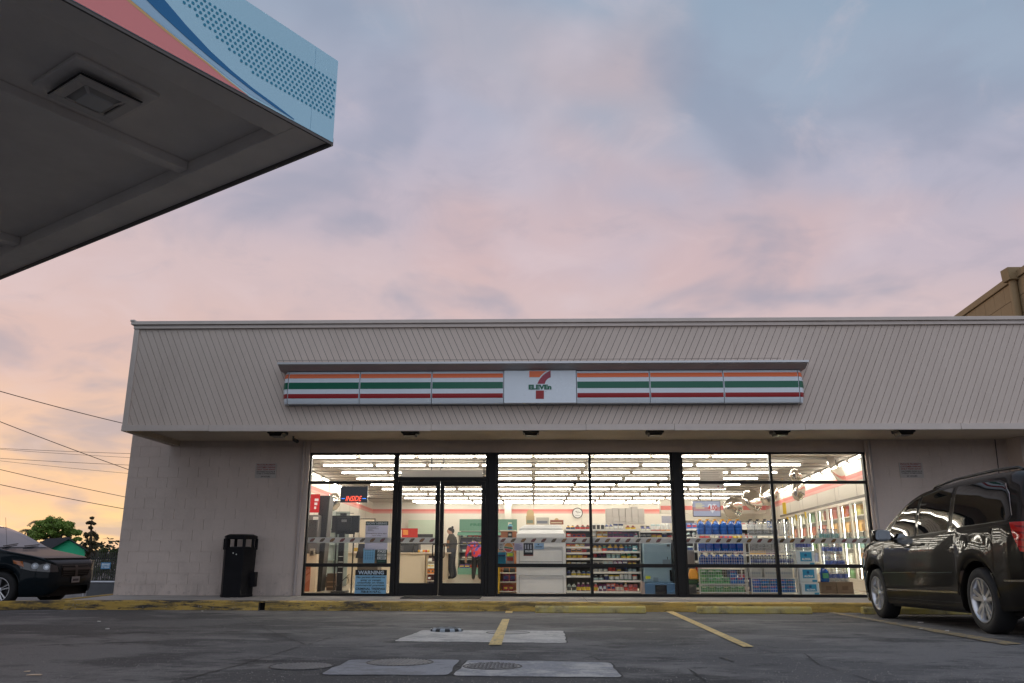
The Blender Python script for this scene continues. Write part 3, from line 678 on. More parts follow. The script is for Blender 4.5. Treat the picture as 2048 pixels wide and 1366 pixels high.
# the logo
FLATP = True
def LG(v, w): return (980+v/10.24, 700+w/10.24)
def lp(v, w): p = at_y(*LG(v, w), YS-.004); return (p.x, bulge(p.z)-.004, p.z)
def lpoly(pts, m_, name):
    return part(name, MB().prism([lp(*p) for p in pts], (0, .001, 0)), m_, logo)
cur = [(1165, 430), (1120, 455), (1078, 487), (1045, 520), (1015, 556)]
lpoly([(805, 430)] + cur + [(805, 556)], ORG, 'logo_bar')
outer = [(1242, 420), (1190, 443), (1130, 480), (1075, 525), (1030, 580), (995, 635), (970, 692)]
inner = [(1242, 560), (1205, 573), (1170, 598), (1143, 632), (1120, 692)]
lpoly(outer + inner[::-1], mat('logo_swoosh', (.36, .03, .07), .3), 'logo_curve')
lpoly([(940, 829), (1106, 829), (1104, 1000), (938, 1000)], DRED, 'logo_stem')
a, b = lp(790, 810), lp(1258, 708)
w_ = (b[0]-a[0])
me = text_mesh('ELEVEn', (a[0], b[0], a[2], b[2]), YS-.006, bold=.055, org=root_loc(logo)); 
for v in me.vertices: v.co.y = bulge(zc)-.006 - root_loc(logo).y
link('lettering', me, GRN, logo)
a, b = lp(1128, 866), lp(1164, 836); link('lettering', text_mesh('R', (a[0]+.008, b[0]-.008, a[2]+.006, b[2]-.006), bulge(zc)-.006, org=root_loc(logo)), flat((110, 120, 140)), logo)
# ------------------------------------------------------------------ petrol canopy
CC = at_y(662, 285, 7.34); CH = .95
azu, azw = radians(33.15), radians(-56.6)
U = Vector((-sin(azu), -cos(azu), 0)); Wd = Vector((sin(azw), cos(azw), 0)); UP = Vector((0, 0, 1))
LU, LW = 15.0, 12.0
cp = thing('fuel_canopy', 'large pale canopy over the pumps with blue and pink wave print', 'canopy', (CC.x, CC.y, CC.z))
def cpt(u, w, z): return CC + U*u + Wd*w + UP*z
def cbox(mb, u0, u1, w0, w1, z0, z1, mi=0):
    P = [cpt(u, w, z) for z in (z0, z1) for (u, w) in ((u0, w0), (u1, w0), (u1, w1), (u0, w1))]
    return mb.add(P, [(0, 3, 2, 1), (4, 5, 6, 7), (0, 1, 5, 4), (1, 2, 6, 5), (2, 3, 7, 6), (3, 0, 4, 7)], mi)
CSOF = mat('canopy_soffit', (.84, .79, .75), .6, var=.1, vs=1.2); CWH = mat('canopy_panel', (.50, .83, 1.0), .35, var=.02, vs=1)
CDK = mat('canopy_edge', (.13, .12, .115), .6)
part('ceiling', cbox(MB(), .0, LU, .0, LW, .16, .2), CSOF, cp)
part('edge_beam', cbox(MB(), .012, .42, .03, LW, .0, .158), CSOF, cp, bevel=.012)      # along the edge facing the shop
part('edge_beam', cbox(MB(), .421, LU, .012, .36, .0, .157), CSOF, cp, bevel=.012)      # along the printed edge
part('drip_edge', cbox(MB(), -.02, .01, -.012, LW, -.035, .05), CDK, cp)
part('drip_edge', cbox(MB(), .012, LU, -.012, .01, -.03, .05), CDK, cp)
# ribs run along U, panels between them
def cw(px, py):
    d = ray(px, py); k = (CC.z+.03-CAM_Z)/d.z; return (Vector((0, 0, CAM_Z))+d*k-CC).dot(Wd)
w1_, w2_ = cw(388, 356), cw(62, 502)
for w in (w1_, w2_, 2*w2_-w1_, 3*w2_-2*w1_):
    if w > LW: continue
    part('rib', cbox(MB(), .422, LU, w-.075, w+.075, .045, .158), CSOF, cp, bevel=.01)
part('roof_deck', cbox(MB(), .02, LU, .02, LW, .75, .8), CDK, cp)
# printed fascia in sheets
def fpix(px, py, off=0):
    d = ray(px, py); nrm = Wd; o = Vector((0, 0, CAM_Z)); base = CC - Wd*(.014+off)
    t = (base-o).dot(nrm)/d.dot(nrm); p = o+d*t; return ((p-CC).dot(U), p.z-CC.z)
def fp(u, z, off): return CC + U*u + UP*z - Wd*(.014+off)
ucut = [-.012, .36, 1.9+2.05, 6.9, 9.8, 12.4, LU]
u632 = fpix(632, 92)[0]; ucut[1] = u632; ucut[2] = fpix(210, 38)[0]
for a, b in zip(ucut, ucut[1:]):
    mb = MB().prism([fp(a+.002, .0, .004), fp(b-.002, .0, .004), fp(b-.002, CH, .004), fp(a+.002, CH, .004)], Wd*.017)
    part('fascia_sheet', mb, CWH, cp)
part('end_fascia', cbox(MB(), -.016, -.002, .0, LW, .05, CH), CWH, cp)
def curve_fn(pix):                                        # boundary measured on the sheet: height as a function of u
    pts = sorted(fpix(*p) for p in pix)
    def f(u):
        if u <= pts[0][0]: return pts[0][1] - (pts[0][0]-u)*.0
        for (a, za), (b, zb) in zip(pts, pts[1:]):
            if u <= b: return za+(zb-za)*(u-a)/(b-a)
        (a, za), (b, zb) = pts[-2:]; return zb+(zb-za)/(b-a)*(u-b)
    return f, pts
S8 = 700/1708.0
c8 = lambda L: [(x*S8, y*S8) for x, y in L]
pink_top, pp = curve_fn(c8([(1215, 474), (1100, 386), (1000, 304), (900, 228), (800, 150), (700, 70), (615, 0)]))
blue_bot, bb = curve_fn(c8([(1425, 582), (1330, 520), (1200, 425), (1100, 347), (1000, 268), (900, 182), (800, 92), (706, 0)]))
blue_top, bt = curve_fn(c8([(1432, 582), (1340, 512), (1240, 440), (1140, 360), (1040, 270), (960, 190), (880, 100), (795, 0)]))
dot_lo, _ = curve_fn(c8([(1628, 602), (1560, 560), (1430, 490), (1250, 375), (1120, 255), (1000, 130), (935, 62), (870, 0)]))
dot_hi, _ = curve_fn(c8([(1645, 400), (1560, 352), (1400, 250), (1300, 190), (1200, 128), (1110, 66), (1025, 0)]))
def band(lo, hi, u0, u1, m_, off, name, n=60):
    mb = MB(); P = []
    for i in range(n+1):
        u = u0+(u1-u0)*i/n; a = min(max(lo(u), .0), CH); b = min(max(hi(u), a), CH)
        P += [fp(u, a, off), fp(u, b, off)]
    mb.add(P, [(2*i, 2*i+1, 2*i+3, 2*i+2) for i in range(n) if (P[2*i]-P[2*i+1]).length+(P[2*i+2]-P[2*i+3]).length > .002])
    return part(name, mb, m_, cp)
zero = lambda u: 0.002
PINK = mat('print_pink', (.95, .31, .30), .4)
band(zero, lambda u: pink_top(u)-.012, pp[0][0], LU, PINK, .007, 'pink_wave')
band(lambda u: pink_top(u)-.012, lambda u: pink_top(u)+.022*min(1, (u-pp[0][0])/1.5), pp[0][0], LU, mat('print_yellow', (.80, .50, .20), .4), .008, 'yellow_line')
band(lambda u: pink_top(u)+.022, blue_bot, bb[0][0], LU, mat('print_pale', (.42, .66, .86), .4), .006, 'pale_wave')
band(blue_bot, blue_top, min(bt[0][0], bb[0][0]), LU, mat('print_blue', (.0, .17, .42), .4), .009, 'blue_wave')
mb = MB(); sp, row = .0535, .0465; rj = 0; z = .03
while z < CH:
    u = .02 + (sp/2 if rj % 2 else 0)
    while u < 9:
        if dot_lo(u) < z < dot_hi(u):
            r = .0155; mb.add([fp(u+r*cos(2*pi*k/8), z+r*sin(2*pi*k/8), .0075) for k in range(8)], [tuple(range(8))])
        u += sp
    z += row; rj += 1
part('dot_print', mb, mat('print_dots', (.01, .28, .45), .4), cp, kind='stuff')
for (u, w) in ((4.5, 4.4), (11.5, 4.4)):
    q = cpt(u, w, 0); part('column', MB().box(q.x-.15, q.x+.15, q.y-.15, q.y+.15, gz(q.y), CC.z+.16), CWH, cp)
# ceiling lamp
lu, lw = 2.86, 1.42
d = ray(190, 187); k = (CC.z+.10-CAM_Z)/d.z; q = Vector((0, 0, CAM_Z))+d*k - CC; lu, lw = q.dot(U), q.dot(Wd)
lt = thing('canopy_lamp', 'unlit square recessed lamp under the dark canopy ceiling', 'lamp', cpt(lu, lw, .1))
def lbox(h0, h1, z0, z1): return cbox(MB(), lu-h0, lu+h0, lw-h1, lw+h1, z0, z1)
LMM = mat('lamp_grey', (.64, .60, .57), .5); LMD = mat('lamp_seam', (.05, .05, .05), .7)
part('mount_box', lbox(.40, .40, .11, .159), CSOF, lt, bevel=.012)
part('plate_gap', lbox(.297, .297, .052, .059), LMD, lt)
fr = MB()
cbox(fr, lu-.29, lu+.29, lw-.29, lw-.19, .02, .044); cbox(fr, lu-.29, lu+.29, lw+.19, lw+.29, .02, .044)
cbox(fr, lu-.29, lu-.19, lw-.19, lw+.19, .021, .044); cbox(fr, lu+.19, lu+.29, lw-.19, lw+.19, .021, .044)
part('frame', fr, LMM, lt, bevel=.005)
def ltr(h0, z0, h1, z1): 
    P = [cpt(lu+a*h0, lw+b*h0, z0) for a, b in ((-1, -1), (1, -1), (1, 1), (-1, 1))]+[cpt(lu+a*h1, lw+b*h1, z1) for a, b in ((-1, -1), (1, -1), (1, 1), (-1, 1))]
    return MB().add(P, [(0, 3, 2, 1), (4, 5, 6, 7), (0, 1, 5, 4), (1, 2, 6, 5), (2, 3, 7, 6), (3, 0, 4, 7)])
part('lens_surround', ltr(.185, .043, .13, .005), mat('lamp_surround', (.42, .40, .38), .6), lt)
part('lens', ltr(.125, .006, .115, -.006), mat('lamp_lens_grey', (.6, .6, .6), .25), lt)
for a, b in ((-1, -1), (1, -1), (1, 1), (-1, 1)):
    mb = MB().prism([cpt(lu+a*.19, lw+b*.165, .03), cpt(lu+a*.165, lw+b*.19, .03), cpt(lu+a*.11, lw+b*.128, .0), cpt(lu+a*.128, lw+b*.11, .0)], UP*-.006)
    part('corner_bar', mb, LMM, lt)

# ------------------------------------------------------------------ trash can on the pavement
x0, x1 = X(438, 14.95, 1130), X(497, 14.95, 1130); zt = Z(1069, 15.0)
tcx, tcy = (x0+x1)/2, 15.17
tcn = thing('trash_can', 'tall black six sided trash can against the block wall', 'trash can', (tcx, tcy, .15))
TB = mat('bin_black', (.006, .006, .008), .6, var=.3, vs=5, spec=.2); w2 = (x1-x0)/2
def octo(s_, z, hx=w2, hy=.24):
    c = .62; return [(tcx+x*s_, tcy+y*s_, z) for x, y in ((-hx, -hy*.2), (-hx*c, -hy), (hx*c, -hy), (hx, -hy*.2), (hx, hy*.6), (hx*c, hy), (-hx*c, hy), (-hx, hy*.6))]
def loft(rings):
    mb = MB(); n = len(rings[0]); vs = [v for r in rings for v in r]
    return mb.add(vs, [(i*n+k, i*n+(k+1) % n, (i+1)*n+(k+1) % n, (i+1)*n+k) for i in range(len(rings)-1) for k in range(n)]+[tuple(range(n)), tuple(range((len(rings)-1)*n, len(rings)*n))])
H = zt-.15
part('body', loft([octo(.99, .15), octo(.99, .19), octo(.965, .195), octo(1.0, .15+H*.74), octo(1.0, .15+H*.755)]), TB, tcn, bevel=.006)
for k, (a, b) in enumerate(zip(octo(1.0, 0), octo(1.0, 0)[1:]+octo(1.0, 0)[:1])):          # open hood: corner posts
    a_, b_ = Vector(a), Vector(b)
    post = MB().tube([(a[0]*.97+tcx*.03, a[1]*.97+tcy*.03, .15+H*.75), (a[0]*.97+tcx*.03, a[1]*.97+tcy*.03, .15+H*.93)], .03, 6); part('post', post, TB, tcn)
    lo = MB().prism([(a[0], a[1], .15+H*.755), (b[0], b[1], .15+H*.755), (b[0], b[1], .15+H*.79), (a[0], a[1], .15+H*.79)], ((Vector((tcx, tcy, 0))-(a_+b_)/2).normalized()*.03)); part('rim', lo, TB, tcn)
part('inner_bin', loft([octo(.62, .15+H*.6), octo(.62, .15+H*.80)]), mat('bin_inner', (.05, .05, .05), .6), tcn)
part('lid', loft([octo(1.02, .15+H*.92), octo(1.02, .15+H*.972), octo(.74, .15+H), octo(.3, .15+H)]), TB, tcn, bevel=.006)
part('ash_box', MB().box(x1-.01, x1+.085, tcy-.06, tcy+.08, Z(1176, 15), Z(1146, 15)), TB, tcn, bevel=.006)
for dx_ in (-.02, .04): part('screw', MB().lathe([(.012, -.004), (.009, 0)], (tcx+dx_, tcy-.243, .15+H*.69-dx_*.4), 8, 'y'), flat((210, 210, 205)), tcn)

# ------------------------------------------------------------------ background on the left: green shed, fence, trees; wires
YB = 46.0
GREEN = mat('shed_green', (.012, .42, .20), .6, var=.08, vs=.6); 
gs = thing('green_shed', 'bright green gabled shed with dark ribbed roof behind the parked van', 'shed', (X(125, YB), YB, 0))
gx0, gx1 = X(100, YB, 1100), X(169, YB, 1100); gr = X(136, YB, 1080); zr, ze = Z(1079, YB, 136), Z(1100, YB, 168)
zl_ = zr-(gr-gx0)*(zr-ze)/(gx1-gr)
LB = 9.0
def sp(x, y, z): return (x + (y-YB)*-.75, y, z)                # the shed runs back to the left
poly = [(gx0, -1.2), (gx1, -1.2), (gx1, ze), (gr, zr), (gx0, zl_)]
part('gable_wall', MB().prism([(a, YB, b) for a, b in poly], (0, .12, 0)), GREEN, gs)
part('side_wall', MB().quad(sp(gx1-.01, YB+.121, -1.2), sp(gx1-.01, YB+LB, -1.2), sp(gx1-.01, YB+LB, ze), sp(gx1-.01, YB+.121, ze)).quad(sp(gx0, YB+.121, -1.2), sp(gx0, YB+LB, -1.2), sp(gx0, YB+LB, zl_), sp(gx0, YB+.121, zl_)), GREEN, gs)
RF = mat('shed_roof', (.045, .045, .055), .45, metal=.4, var=.15, vs=1); 
def roof_slope(xa, za, xb, zb):
    mb = MB(); mb.prism([sp(xa, YB-.25, za+.02), sp(xb, YB-.25, zb+.02), sp(xb, YB+LB, zb+.02), sp(xa, YB+LB, za+.02)], (0, 0, .06)); return part('roof', mb, RF, gs)
r1 = roof_slope(gx0-.7, zl_-.7*(zr-ze)/(gx1-gr), gr, zr); r2 = roof_slope(gr, zr, gx1+.15, ze-.15*(zr-ze)/(gx1-gr))
sl = (zr-ze)/(gx1-gr)
for i in range(15):
    y = YB-.2+i*.62; mb = MB().prism([sp(gx0-.7, y, zl_-.7*sl+.081), sp(gr, y, zr+.081), sp(gr, y, zr+.15), sp(gx0-.7, y, zl_-.7*sl+.15)], (0, .09, 0)); part('roof_rib', mb, RF, r1)
# green low wall and tan pillar in front of it
YLW = 40
solid('low_wall', MB().box(X(-120, YLW), X(150, YLW), YLW, YLW+.2, -.9, .45), GREEN, 'low green wall seen beneath the parked van on the left', 'wall', (X(60, YLW), YLW, 0))
px_ = X(176, 38); solid('gate_pillar', MB().box(X(169, 38), X(183, 38), 38, 38.4, -.9, Z(1120, 38, 176)), mat('tan_paint', (.36, .30, .19), .7, var=.1), 'short tan gate pillar between green shed and iron fence', 'pillar', (px_, 38, 0), bevel=.02)
# palisade fence
YFN = 37.5
fn = thing('iron_fence', 'black iron palisade fence with hedge behind beside the shop corner', 'fence', (X(215, YFN), YFN, 0))
BLKI = mat('fence_black', (.015, .016, .015), .6); xa, xb = X(184, YFN), X(262, YFN); zt2, zb2 = Z(1108, YFN, 210), Z(1166, YFN, 210)
n = 19
for i in range(n):
    x = xa+(xb-xa)*i/(n-1); part('bar', MB().box(x-.02, x+.02, YFN, YFN+.03, zb2-.1, zt2).prism([(x-.02, YFN, zt2+.001), (x+.02, YFN, zt2+.001), (x, YFN, zt2+.1)], (0, .03, 0)), BLKI, fn)
for z in (zb2+.1, zt2-.2): part('rail', MB().box(xa, xb, YFN+.031, YFN+.06, z-.025, z+.025), BLKI, fn)
dg = thing('warning_sign', 'small blue sign lettered BEWARE OF THE DOG on iron fence', 'sign', (X(211, YFN-.05), YFN-.05, 0))
bx = (X(202, YFN-.06, 1130), X(221, YFN-.06, 1130), Z(1138, YFN-.06, 211), Z(1125, YFN-.06, 211)); part('plate', MB().box(bx[0], bx[1], YFN-.06, YFN-.04, bx[2], bx[3]), flat((70, 125, 165)), dg)
hh_ = bx[3]-bx[2]; text(dg, 'BEWARE', (bx[0]+.04, bx[1]-.04, bx[2]+hh_*.52, bx[3]-.04), YFN-.063, flat((215, 225, 230)), bold=.03); text(dg, 'OF THE DOG', (bx[0]+.04, bx[1]-.04, bx[2]+.04, bx[2]+hh_*.42), YFN-.063, flat((215, 225, 230)), bold=.03)
# corrugated metal barrier
YMB = 30
bar = thing('metal_barrier', 'low grey corrugated metal barrier beside the shop corner', 'barrier', (X(205, YMB), YMB, 0))
xa, xb, zt3, zb3 = X(179, YMB), X(262, YMB), Z(1164, YMB, 205), Z(1195, YMB, 205)
GALV = mat('galvanised', (.42, .43, .45), .45, metal=.5, var=.1)
mb = MB(); k = 44; ring = []
for i in range(k+1):
    x = xa+.12+(xb-xa-.12)*i/k; d = .05*(1 if i % 2 else -1)
    ring += [(x, YMB+d, zb3-.2), (x, YMB+d, zt3-.03)]
mb.add(ring, [(2*i, 2*i+1, 2*i+3, 2*i+2) for i in range(k)]); part('corrugated_sheet', mb, GALV, bar)
part('top_rail', MB().tube([(xa, YMB, zb3-.2), (xa, YMB, zt3-.12), (xa+.04, YMB, zt3-.03), (xa+.13, YMB, zt3), (xb, YMB, zt3)], .04, 8), GALV, bar, sm=40)

# trees
def leaf_mat(n, a, b):
    m = bpy.data.materials.new(n); m.use_nodes = True; nt = m.node_tree; bs_ = nt.nodes['Principled BSDF']; bs_.inputs['Roughness'].default_value = .6
    at = nt.nodes.new('ShaderNodeTexCoord'); no = nt.nodes.new('ShaderNodeTexNoise'); no.inputs['Scale'].default_value = 1.7; no.inputs['Detail'].default_value = 5; nt.links.new(at.outputs['Object'], no.inputs['Vector'])
    r = nt.nodes.new('ShaderNodeMapRange'); nt.links.new(no.outputs['Fac'], r.inputs[0]); r.inputs[1].default_value = .35; r.inputs[2].default_value = .65
    mx = nt.nodes.new('ShaderNodeMix'); mx.data_type = 'RGBA'; nt.links.new(r.outputs[0], mx.inputs[0]); mx.inputs[6].default_value = (*a, 1); mx.inputs[7].default_value = (*b, 1); nt.links.new(mx.outputs[2], bs_.inputs['Base Color'])
    tl = nt.nodes.new('ShaderNodeBsdfTranslucent'); nt.links.new(mx.outputs[2], tl.inputs[0]); ms = nt.nodes.new('ShaderNodeMixShader'); ms.inputs[0].default_value = .35
    out = nt.nodes['Material Output']; nt.links.new(bs_.outputs[0], ms.inputs[1]); nt.links.new(tl.outputs[0], ms.inputs[2]); nt.links.new(ms.outputs[0], out.inputs[0]); return m
def leaves(mb, c, rad, n, size, shell=.55, squash=1, up=.4):
    for _ in range(n):
        d = Vector((R.gauss(0, 1), R.gauss(0, 1), R.gauss(0, 1))).normalized(); rr = (shell+(1-shell)*R.random())*R.uniform(.86, 1.06)
        p = Vector(c)+Vector((d.x*rad[0], d.y*rad[1], d.z*rad[2]))*rr
        nrm = (d+Vector((R.uniform(-.7, .7), R.uniform(-.7, .7), R.uniform(-.3, .7)+up))).normalized(); a = nrm.cross(Vector((R.random(), R.random(), R.random()+.1))).normalized(); b = nrm.cross(a)
        s_ = size*R.uniform(.6, 1.3); mb.add([p-a*s_, p-b*s_*.5, p+a*s_, p+b*s_*.5], [(0, 1, 2, 3)])
def limb(mb, a, b, r0, r1, k=5):
    a, b = Vector(a), Vector(b); pts = [a.lerp(b, i/k)+Vector((R.uniform(-.05, .05), R.uniform(-.05, .05), 0))*(i > 0) for i in range(k+1)]
    mb.tube(pts, [r0+(r1-r0)*i/k for i in range(k+1)], 7)
BARK = mat('bark', (.10, .075, .055), .9, var=.2, vs=5)
YT = 60
def tp(px, py, Y=YT): return at_y(px, py, Y)
t1 = thing('broad_tree', 'broad bright green domed tree beyond the green shed', 'tree', (tp(112, 1120).x, YT, 0))
mb = MB(); limb(mb, (tp(112, 1120).x, YT, 0), tp(112, 1085), .28, .2)
for px, py in ((75, 1068), (95, 1050), (118, 1045), (140, 1062), (150, 1075), (85, 1078)): limb(mb, tp(112, 1086), tp(px, py) + Vector((0, R.uniform(-1, 1), 0)), .13, .04)
part('trunk', mb, BARK, t1)
mb = MB()
for px, py, r in ((112, 1044, 22), (90, 1048, 19), (132, 1051, 18), (72, 1060, 17), (150, 1064, 14), (100, 1056, 22), (125, 1058, 20), (66, 1074, 13), (82, 1072, 18), (108, 1070, 18), (135, 1068, 14), (155, 1078, 9), (145, 1082, 9)):
    for _ in range(12):
        c = tp(px+R.uniform(-r*.6, r*.6), py+R.uniform(-r*.35, r*.25), YT+R.uniform(-1.8, 1.8)); rr = r*YT/1593*R.uniform(.32, .55); leaves(mb, c, (rr, rr, rr*.62), 100, .10, .45)
part('crown', mb, leaf_mat('leaf_bright', (.12, .22, .03), (.24, .34, .06)), t1, kind='stuff')
t2 = thing('columnar_tree', 'dark slender tree with tufted top right of the broad tree', 'tree', (tp(184, 1125).x, YT-4, 0))
mb = MB(); limb(mb, (tp(181, 1125, YT-4).x, YT-4, 0), tp(183, 1040, YT-4), .2, .04, 8); part('trunk', mb, BARK, t2)
mb = MB()
for px, py, rx, ry in ((184, 1036, 5.5, 3), (180, 1045, 9, 4), (188, 1047, 5, 3), (182, 1055, 6, 4), (183, 1066, 12, 8), (172, 1070, 7, 9), (193, 1074, 7, 9), (180, 1084, 15, 11), (192, 1090, 8, 10), (168, 1092, 7, 10), (180, 1102, 17, 10), (170, 1112, 12, 12), (188, 1114, 12, 12), (160, 1100, 6, 8)):
    k_ = (YT-4)/1593
    for _ in range(6): leaves(mb, tp(px+R.uniform(-.4, .4)*rx, py+R.uniform(-.4, .4)*ry, YT-4+R.uniform(-.6, .6)), (rx*k_*.62, rx*k_*.62, ry*k_*.62), 70, .07, .4)
part('crown', mb, leaf_mat('leaf_dark', (.045, .04, .016), (.10, .085, .035)), t2, kind='stuff')
t3 = thing('palm_tree', 'palm with drooping fronds peeking out left of the broad tree', 'tree', (tp(58, 1100, 66).x, 66, 0))
mb = MB(); limb(mb, (tp(58, 1100, 66).x, 66, 0), tp(58, 1062, 66), .16, .12); part('trunk', mb, BARK, t3)
PALM = leaf_mat('leaf_palm', (.045, .05, .015), (.09, .09, .03))
for cx_, cy_ in ((58, 1062), (78, 1045)):
    for i in range(11):
        a = 2*pi*i/11+R.uniform(-.2, .2); c = tp(cx_, cy_, 66); L_ = R.uniform(.8, 1.15); mb = MB(); pts = []
        for k in range(7):
            t_ = k/6; pts.append(c+Vector((cos(a)*L_*t_, sin(a)*L_*t_, .45*t_-.75*t_*t_)))
        for k in range(6):
            for sgn in (-1, 1):
                for q in (0, .33, .66):
                    p = pts[k].lerp(pts[k+1], q); sd = Vector((-sin(a), cos(a), -.5))*sgn*.3*(1-k/8); mb.add([p, p+sd+(pts[k+1]-pts[k])*.5, p+(pts[k+1]-pts[k])*.28], [(0, 1, 2)])
        part('frond', mb, PALM, t3)
YH = 43
hd = []
for px, py, rx, ry, lab in ((208, 1106, 13, 13, 'rounded bush behind the iron fence next to the dark tree'), (232, 1108, 14, 14, 'rounded bush behind the iron fence against the shop corner')):
    b = thing('bush', lab, 'bush', (tp(px, py, YH).x, YH, 0), 'bushes behind the iron fence'); k_ = YH/1593
    mb = MB(); limb(mb, (tp(px, py, YH).x, YH, 0), tp(px, py, YH), .08, .03); part('trunk', mb, BARK, b); mb = MB()
    for _ in range(16): leaves(mb, tp(px+R.uniform(-.7, .7)*rx, py+R.uniform(-.6, .7)*ry, YH+R.uniform(-.4, .4)), (rx*k_*.42, rx*k_*.42, ry*k_*.42), 60, .06, .4)
    part('crown', mb, leaf_mat('leaf_bush', (.045, .065, .02), (.085, .11, .035)), b, kind='stuff')
mb = MB()
for _ in range(34): leaves(mb, tp(R.uniform(182, 262), R.uniform(1118, 1170), R.uniform(39.5, 41)), (.35, .35, .35), 60, .055, .4)
o = link('hedge', mb.mesh('hedge'), leaf_mat('leaf_hedge', (.030, .045, .014), (.065, .085, .028)), kind='stuff'); tag(o, 'dark green hedge growing behind the iron fence', 'hedge')
# far ridge of trees so that the horizon is not bare
mb = MB()
for i in range(60): leaves(mb, (-190+i*3+R.uniform(-1, 1), 150+R.uniform(-6, 6), 1.0), (4, 4, R.uniform(1.4, 2.6)), 60, .6, .4)
o = link('far_trees', mb.mesh('far_trees'), leaf_mat('leaf_far', (.035, .04, .02), (.06, .065, .03)), kind='stuff')
tag(o, 'low dark line of distant trees behind the left parked van', 'trees')

# overhead wires: run past the shop, out of view at both ends
WIRE = mat('wire', (.02, .018, .018), .7)
def wire(a, b, Y0, Y1, lab, r=.012, sag=.25):
    A, B = at_y(*a, Y0), at_y(*b, Y1); d = B-A; A2, B2 = A-d*1.5, B+d*.6; pts = []
    for i in range(41):
        t = i/40; p = A2.lerp(B2, t); s0 = (t*(1-t))*4; pts.append(p-UP*sag*s0)
    # keep the sagging wire through both measured points on average
    off = UP*sag*.9
    return solid('power_line', MB().tube([p+off for p in pts], r, 6), WIRE, lab, 'wire', A2, 'overhead wires left of the shop', sm=60)
wire((0, 781), (245, 850), 26, 30, 'highest overhead wire, reaching the fascia corner', .014)
wire((0, 842), (256, 942), 30, 36, 'second highest overhead wire, sloping steeply behind the shop', .014)
wire((0, 896), (260, 909), 60, 60, 'thin nearly level overhead wire, upper one of the far four', .016)
wire((0, 898), (260, 917), 60, 61, 'thin nearly level overhead wire, second of the far four', .013)
wire((0, 916), (260, 932), 60, 60, 'thin nearly level overhead wire, third of the far four', .016)
wire((0, 921), (260, 949), 60, 61, 'thin nearly level overhead wire, lowest of the far four', .013)
wire((0, 938), (248, 996), 40, 44, 'overhead wire next to lowest, sloping to the shop wall', .016)
wire((0, 968), (245, 1020), 36, 40, 'lowest overhead wire, above the broad tree', .016)

# tan block building behind the shop on the right
tb = thing('tan_building', 'taller tan block building rising behind the right end of the shop', 'building', (9.3, 14.6, 0))
TAN = worn('tan_block', (.34, .245, .135), [((.29, .205, .11), .8, .4, .7, .7, (1, 1, 1)), ((.38, .285, .165), 12, .5, .75, .4, (1, 1, 1))], bump=.3, bs=30, rough=.85)
HB = 10.2; dir_ = Vector((.118, .993, 0)); nrm = Vector((-.993, .118, 0))
A = ray(2030, 545); k = (HB-CAM_Z)/A.z; A = Vector((0, 0, CAM_Z))+A*k      # the corner by the downpipe, on the coping
def tw(s, z, off=0): p = A + dir_*s + nrm*off; return (p.x, p.y, z)
S0, S1 = -7, 40
part('wall', MB().prism([tw(S0, -1, -.02), tw(S1, -1, -.02), tw(S1, HB-.25, -.02), tw(S0, HB-.25, -.02)], tuple(-nrm*.3)), mat('tan_joint', (.12, .085, .045), .9), tb)
part('wall', MB().prism([tw(S0, -1, -.33), tw(S0, -1, -9), tw(S0, HB-.3, -9), tw(S0, HB-.3, -.33)], tuple(dir_*.3)), TAN, tb)
part('coping', MB().prism([tw(S0, HB-.24, .06), tw(S1, HB-.24, .06), tw(S1, HB, .06), tw(S0, HB, .06)], tuple(-nrm*.4)), TAN, tb, bevel=.02)
row = 0; z = HB-.25
while z > 5.0 and row < 8:
    s = S0 - (.4 if row % 2 else 0)
    while s < 24:
        a, b = max(s, S0), s+.8
        part('block', MB().prism([tw(a+.008, z-.592, R.uniform(-.003, .003)), tw(b-.008, z-.592, 0), tw(b-.008, z-.008, 0), tw(a+.008, z-.008, 0)], tuple(-nrm*.02)), TAN, tb); s += .8
    z -= .6; row += 1
q = Vector(tw(0, HB, .12))
part('downpipe', MB().tube([(q.x, q.y, 0), (q.x, q.y, HB-.3)], .13, 10), TAN, tb, sm=40)
part('gutter_head', MB().prism([(q.x-.2, q.y-.2, HB-.3), (q.x+.2, q.y-.2, HB-.3), (q.x+.26, q.y-.26, HB+.12), (q.x-.26, q.y-.26, HB+.12)], (0, .45, 0)), TAN, tb, bevel=.02)
# ------------------------------------------------------------------ interior shell
ZF, ZC, YBK = .15, 2.93, 34.0
def lwx(Y): return -5.56-.066*(Y-15.7)
def rwx(Y): return 7.0+.1278*(Y-17.1)
def tap(z): return [(lwx(YG+.13), YG+.13, z), (rwx(YG+.13), YG+.13, z), (rwx(YBK), YBK, z), (lwx(YBK), YBK, z)]
part('shop_floor', MB().prism(tap(.12), (0, 0, .03)), mat('floor_tile', (.46, .40, .32), .22, var=.06, vs=2), shop)
CEILM = mat('ceiling_white', (.52, .48, .42), .8)
part('shop_ceiling', MB().prism(tap(ZC), (0, 0, .04)), CEILM, shop)
WP = mat('wall_panel', (.84, .80, .72), .5); STR = mat('wall_stripe', (.80, .235, .205), .5); STR2 = mat('wall_stripe_pale', (.84, .42, .37), .5)
mb = MB()
mb.quad((lwx(YG+.13), YG+.13, ZF), (lwx(YBK), YBK, ZF), (lwx(YBK), YBK, ZC), (lwx(YG+.13), YG+.13, ZC))
mb.quad((lwx(YBK), YBK, ZF), (rwx(YBK), YBK, ZF), (rwx(YBK), YBK, ZC), (lwx(YBK), YBK, ZC))
CY0, CY1 = 16.3, 27.74
for y0, y1, z0, z1 in ((YG+.13, CY0, ZF, ZC), (CY0, CY1, 2.13, ZC), (CY0, CY1, ZF, .30), (CY1, YBK, ZF, ZC)):
    mb.quad((rwx(y0), y0, z0), (rwx(y1), y1, z0), (rwx(y1), y1, z1), (rwx(y0), y0, z1))
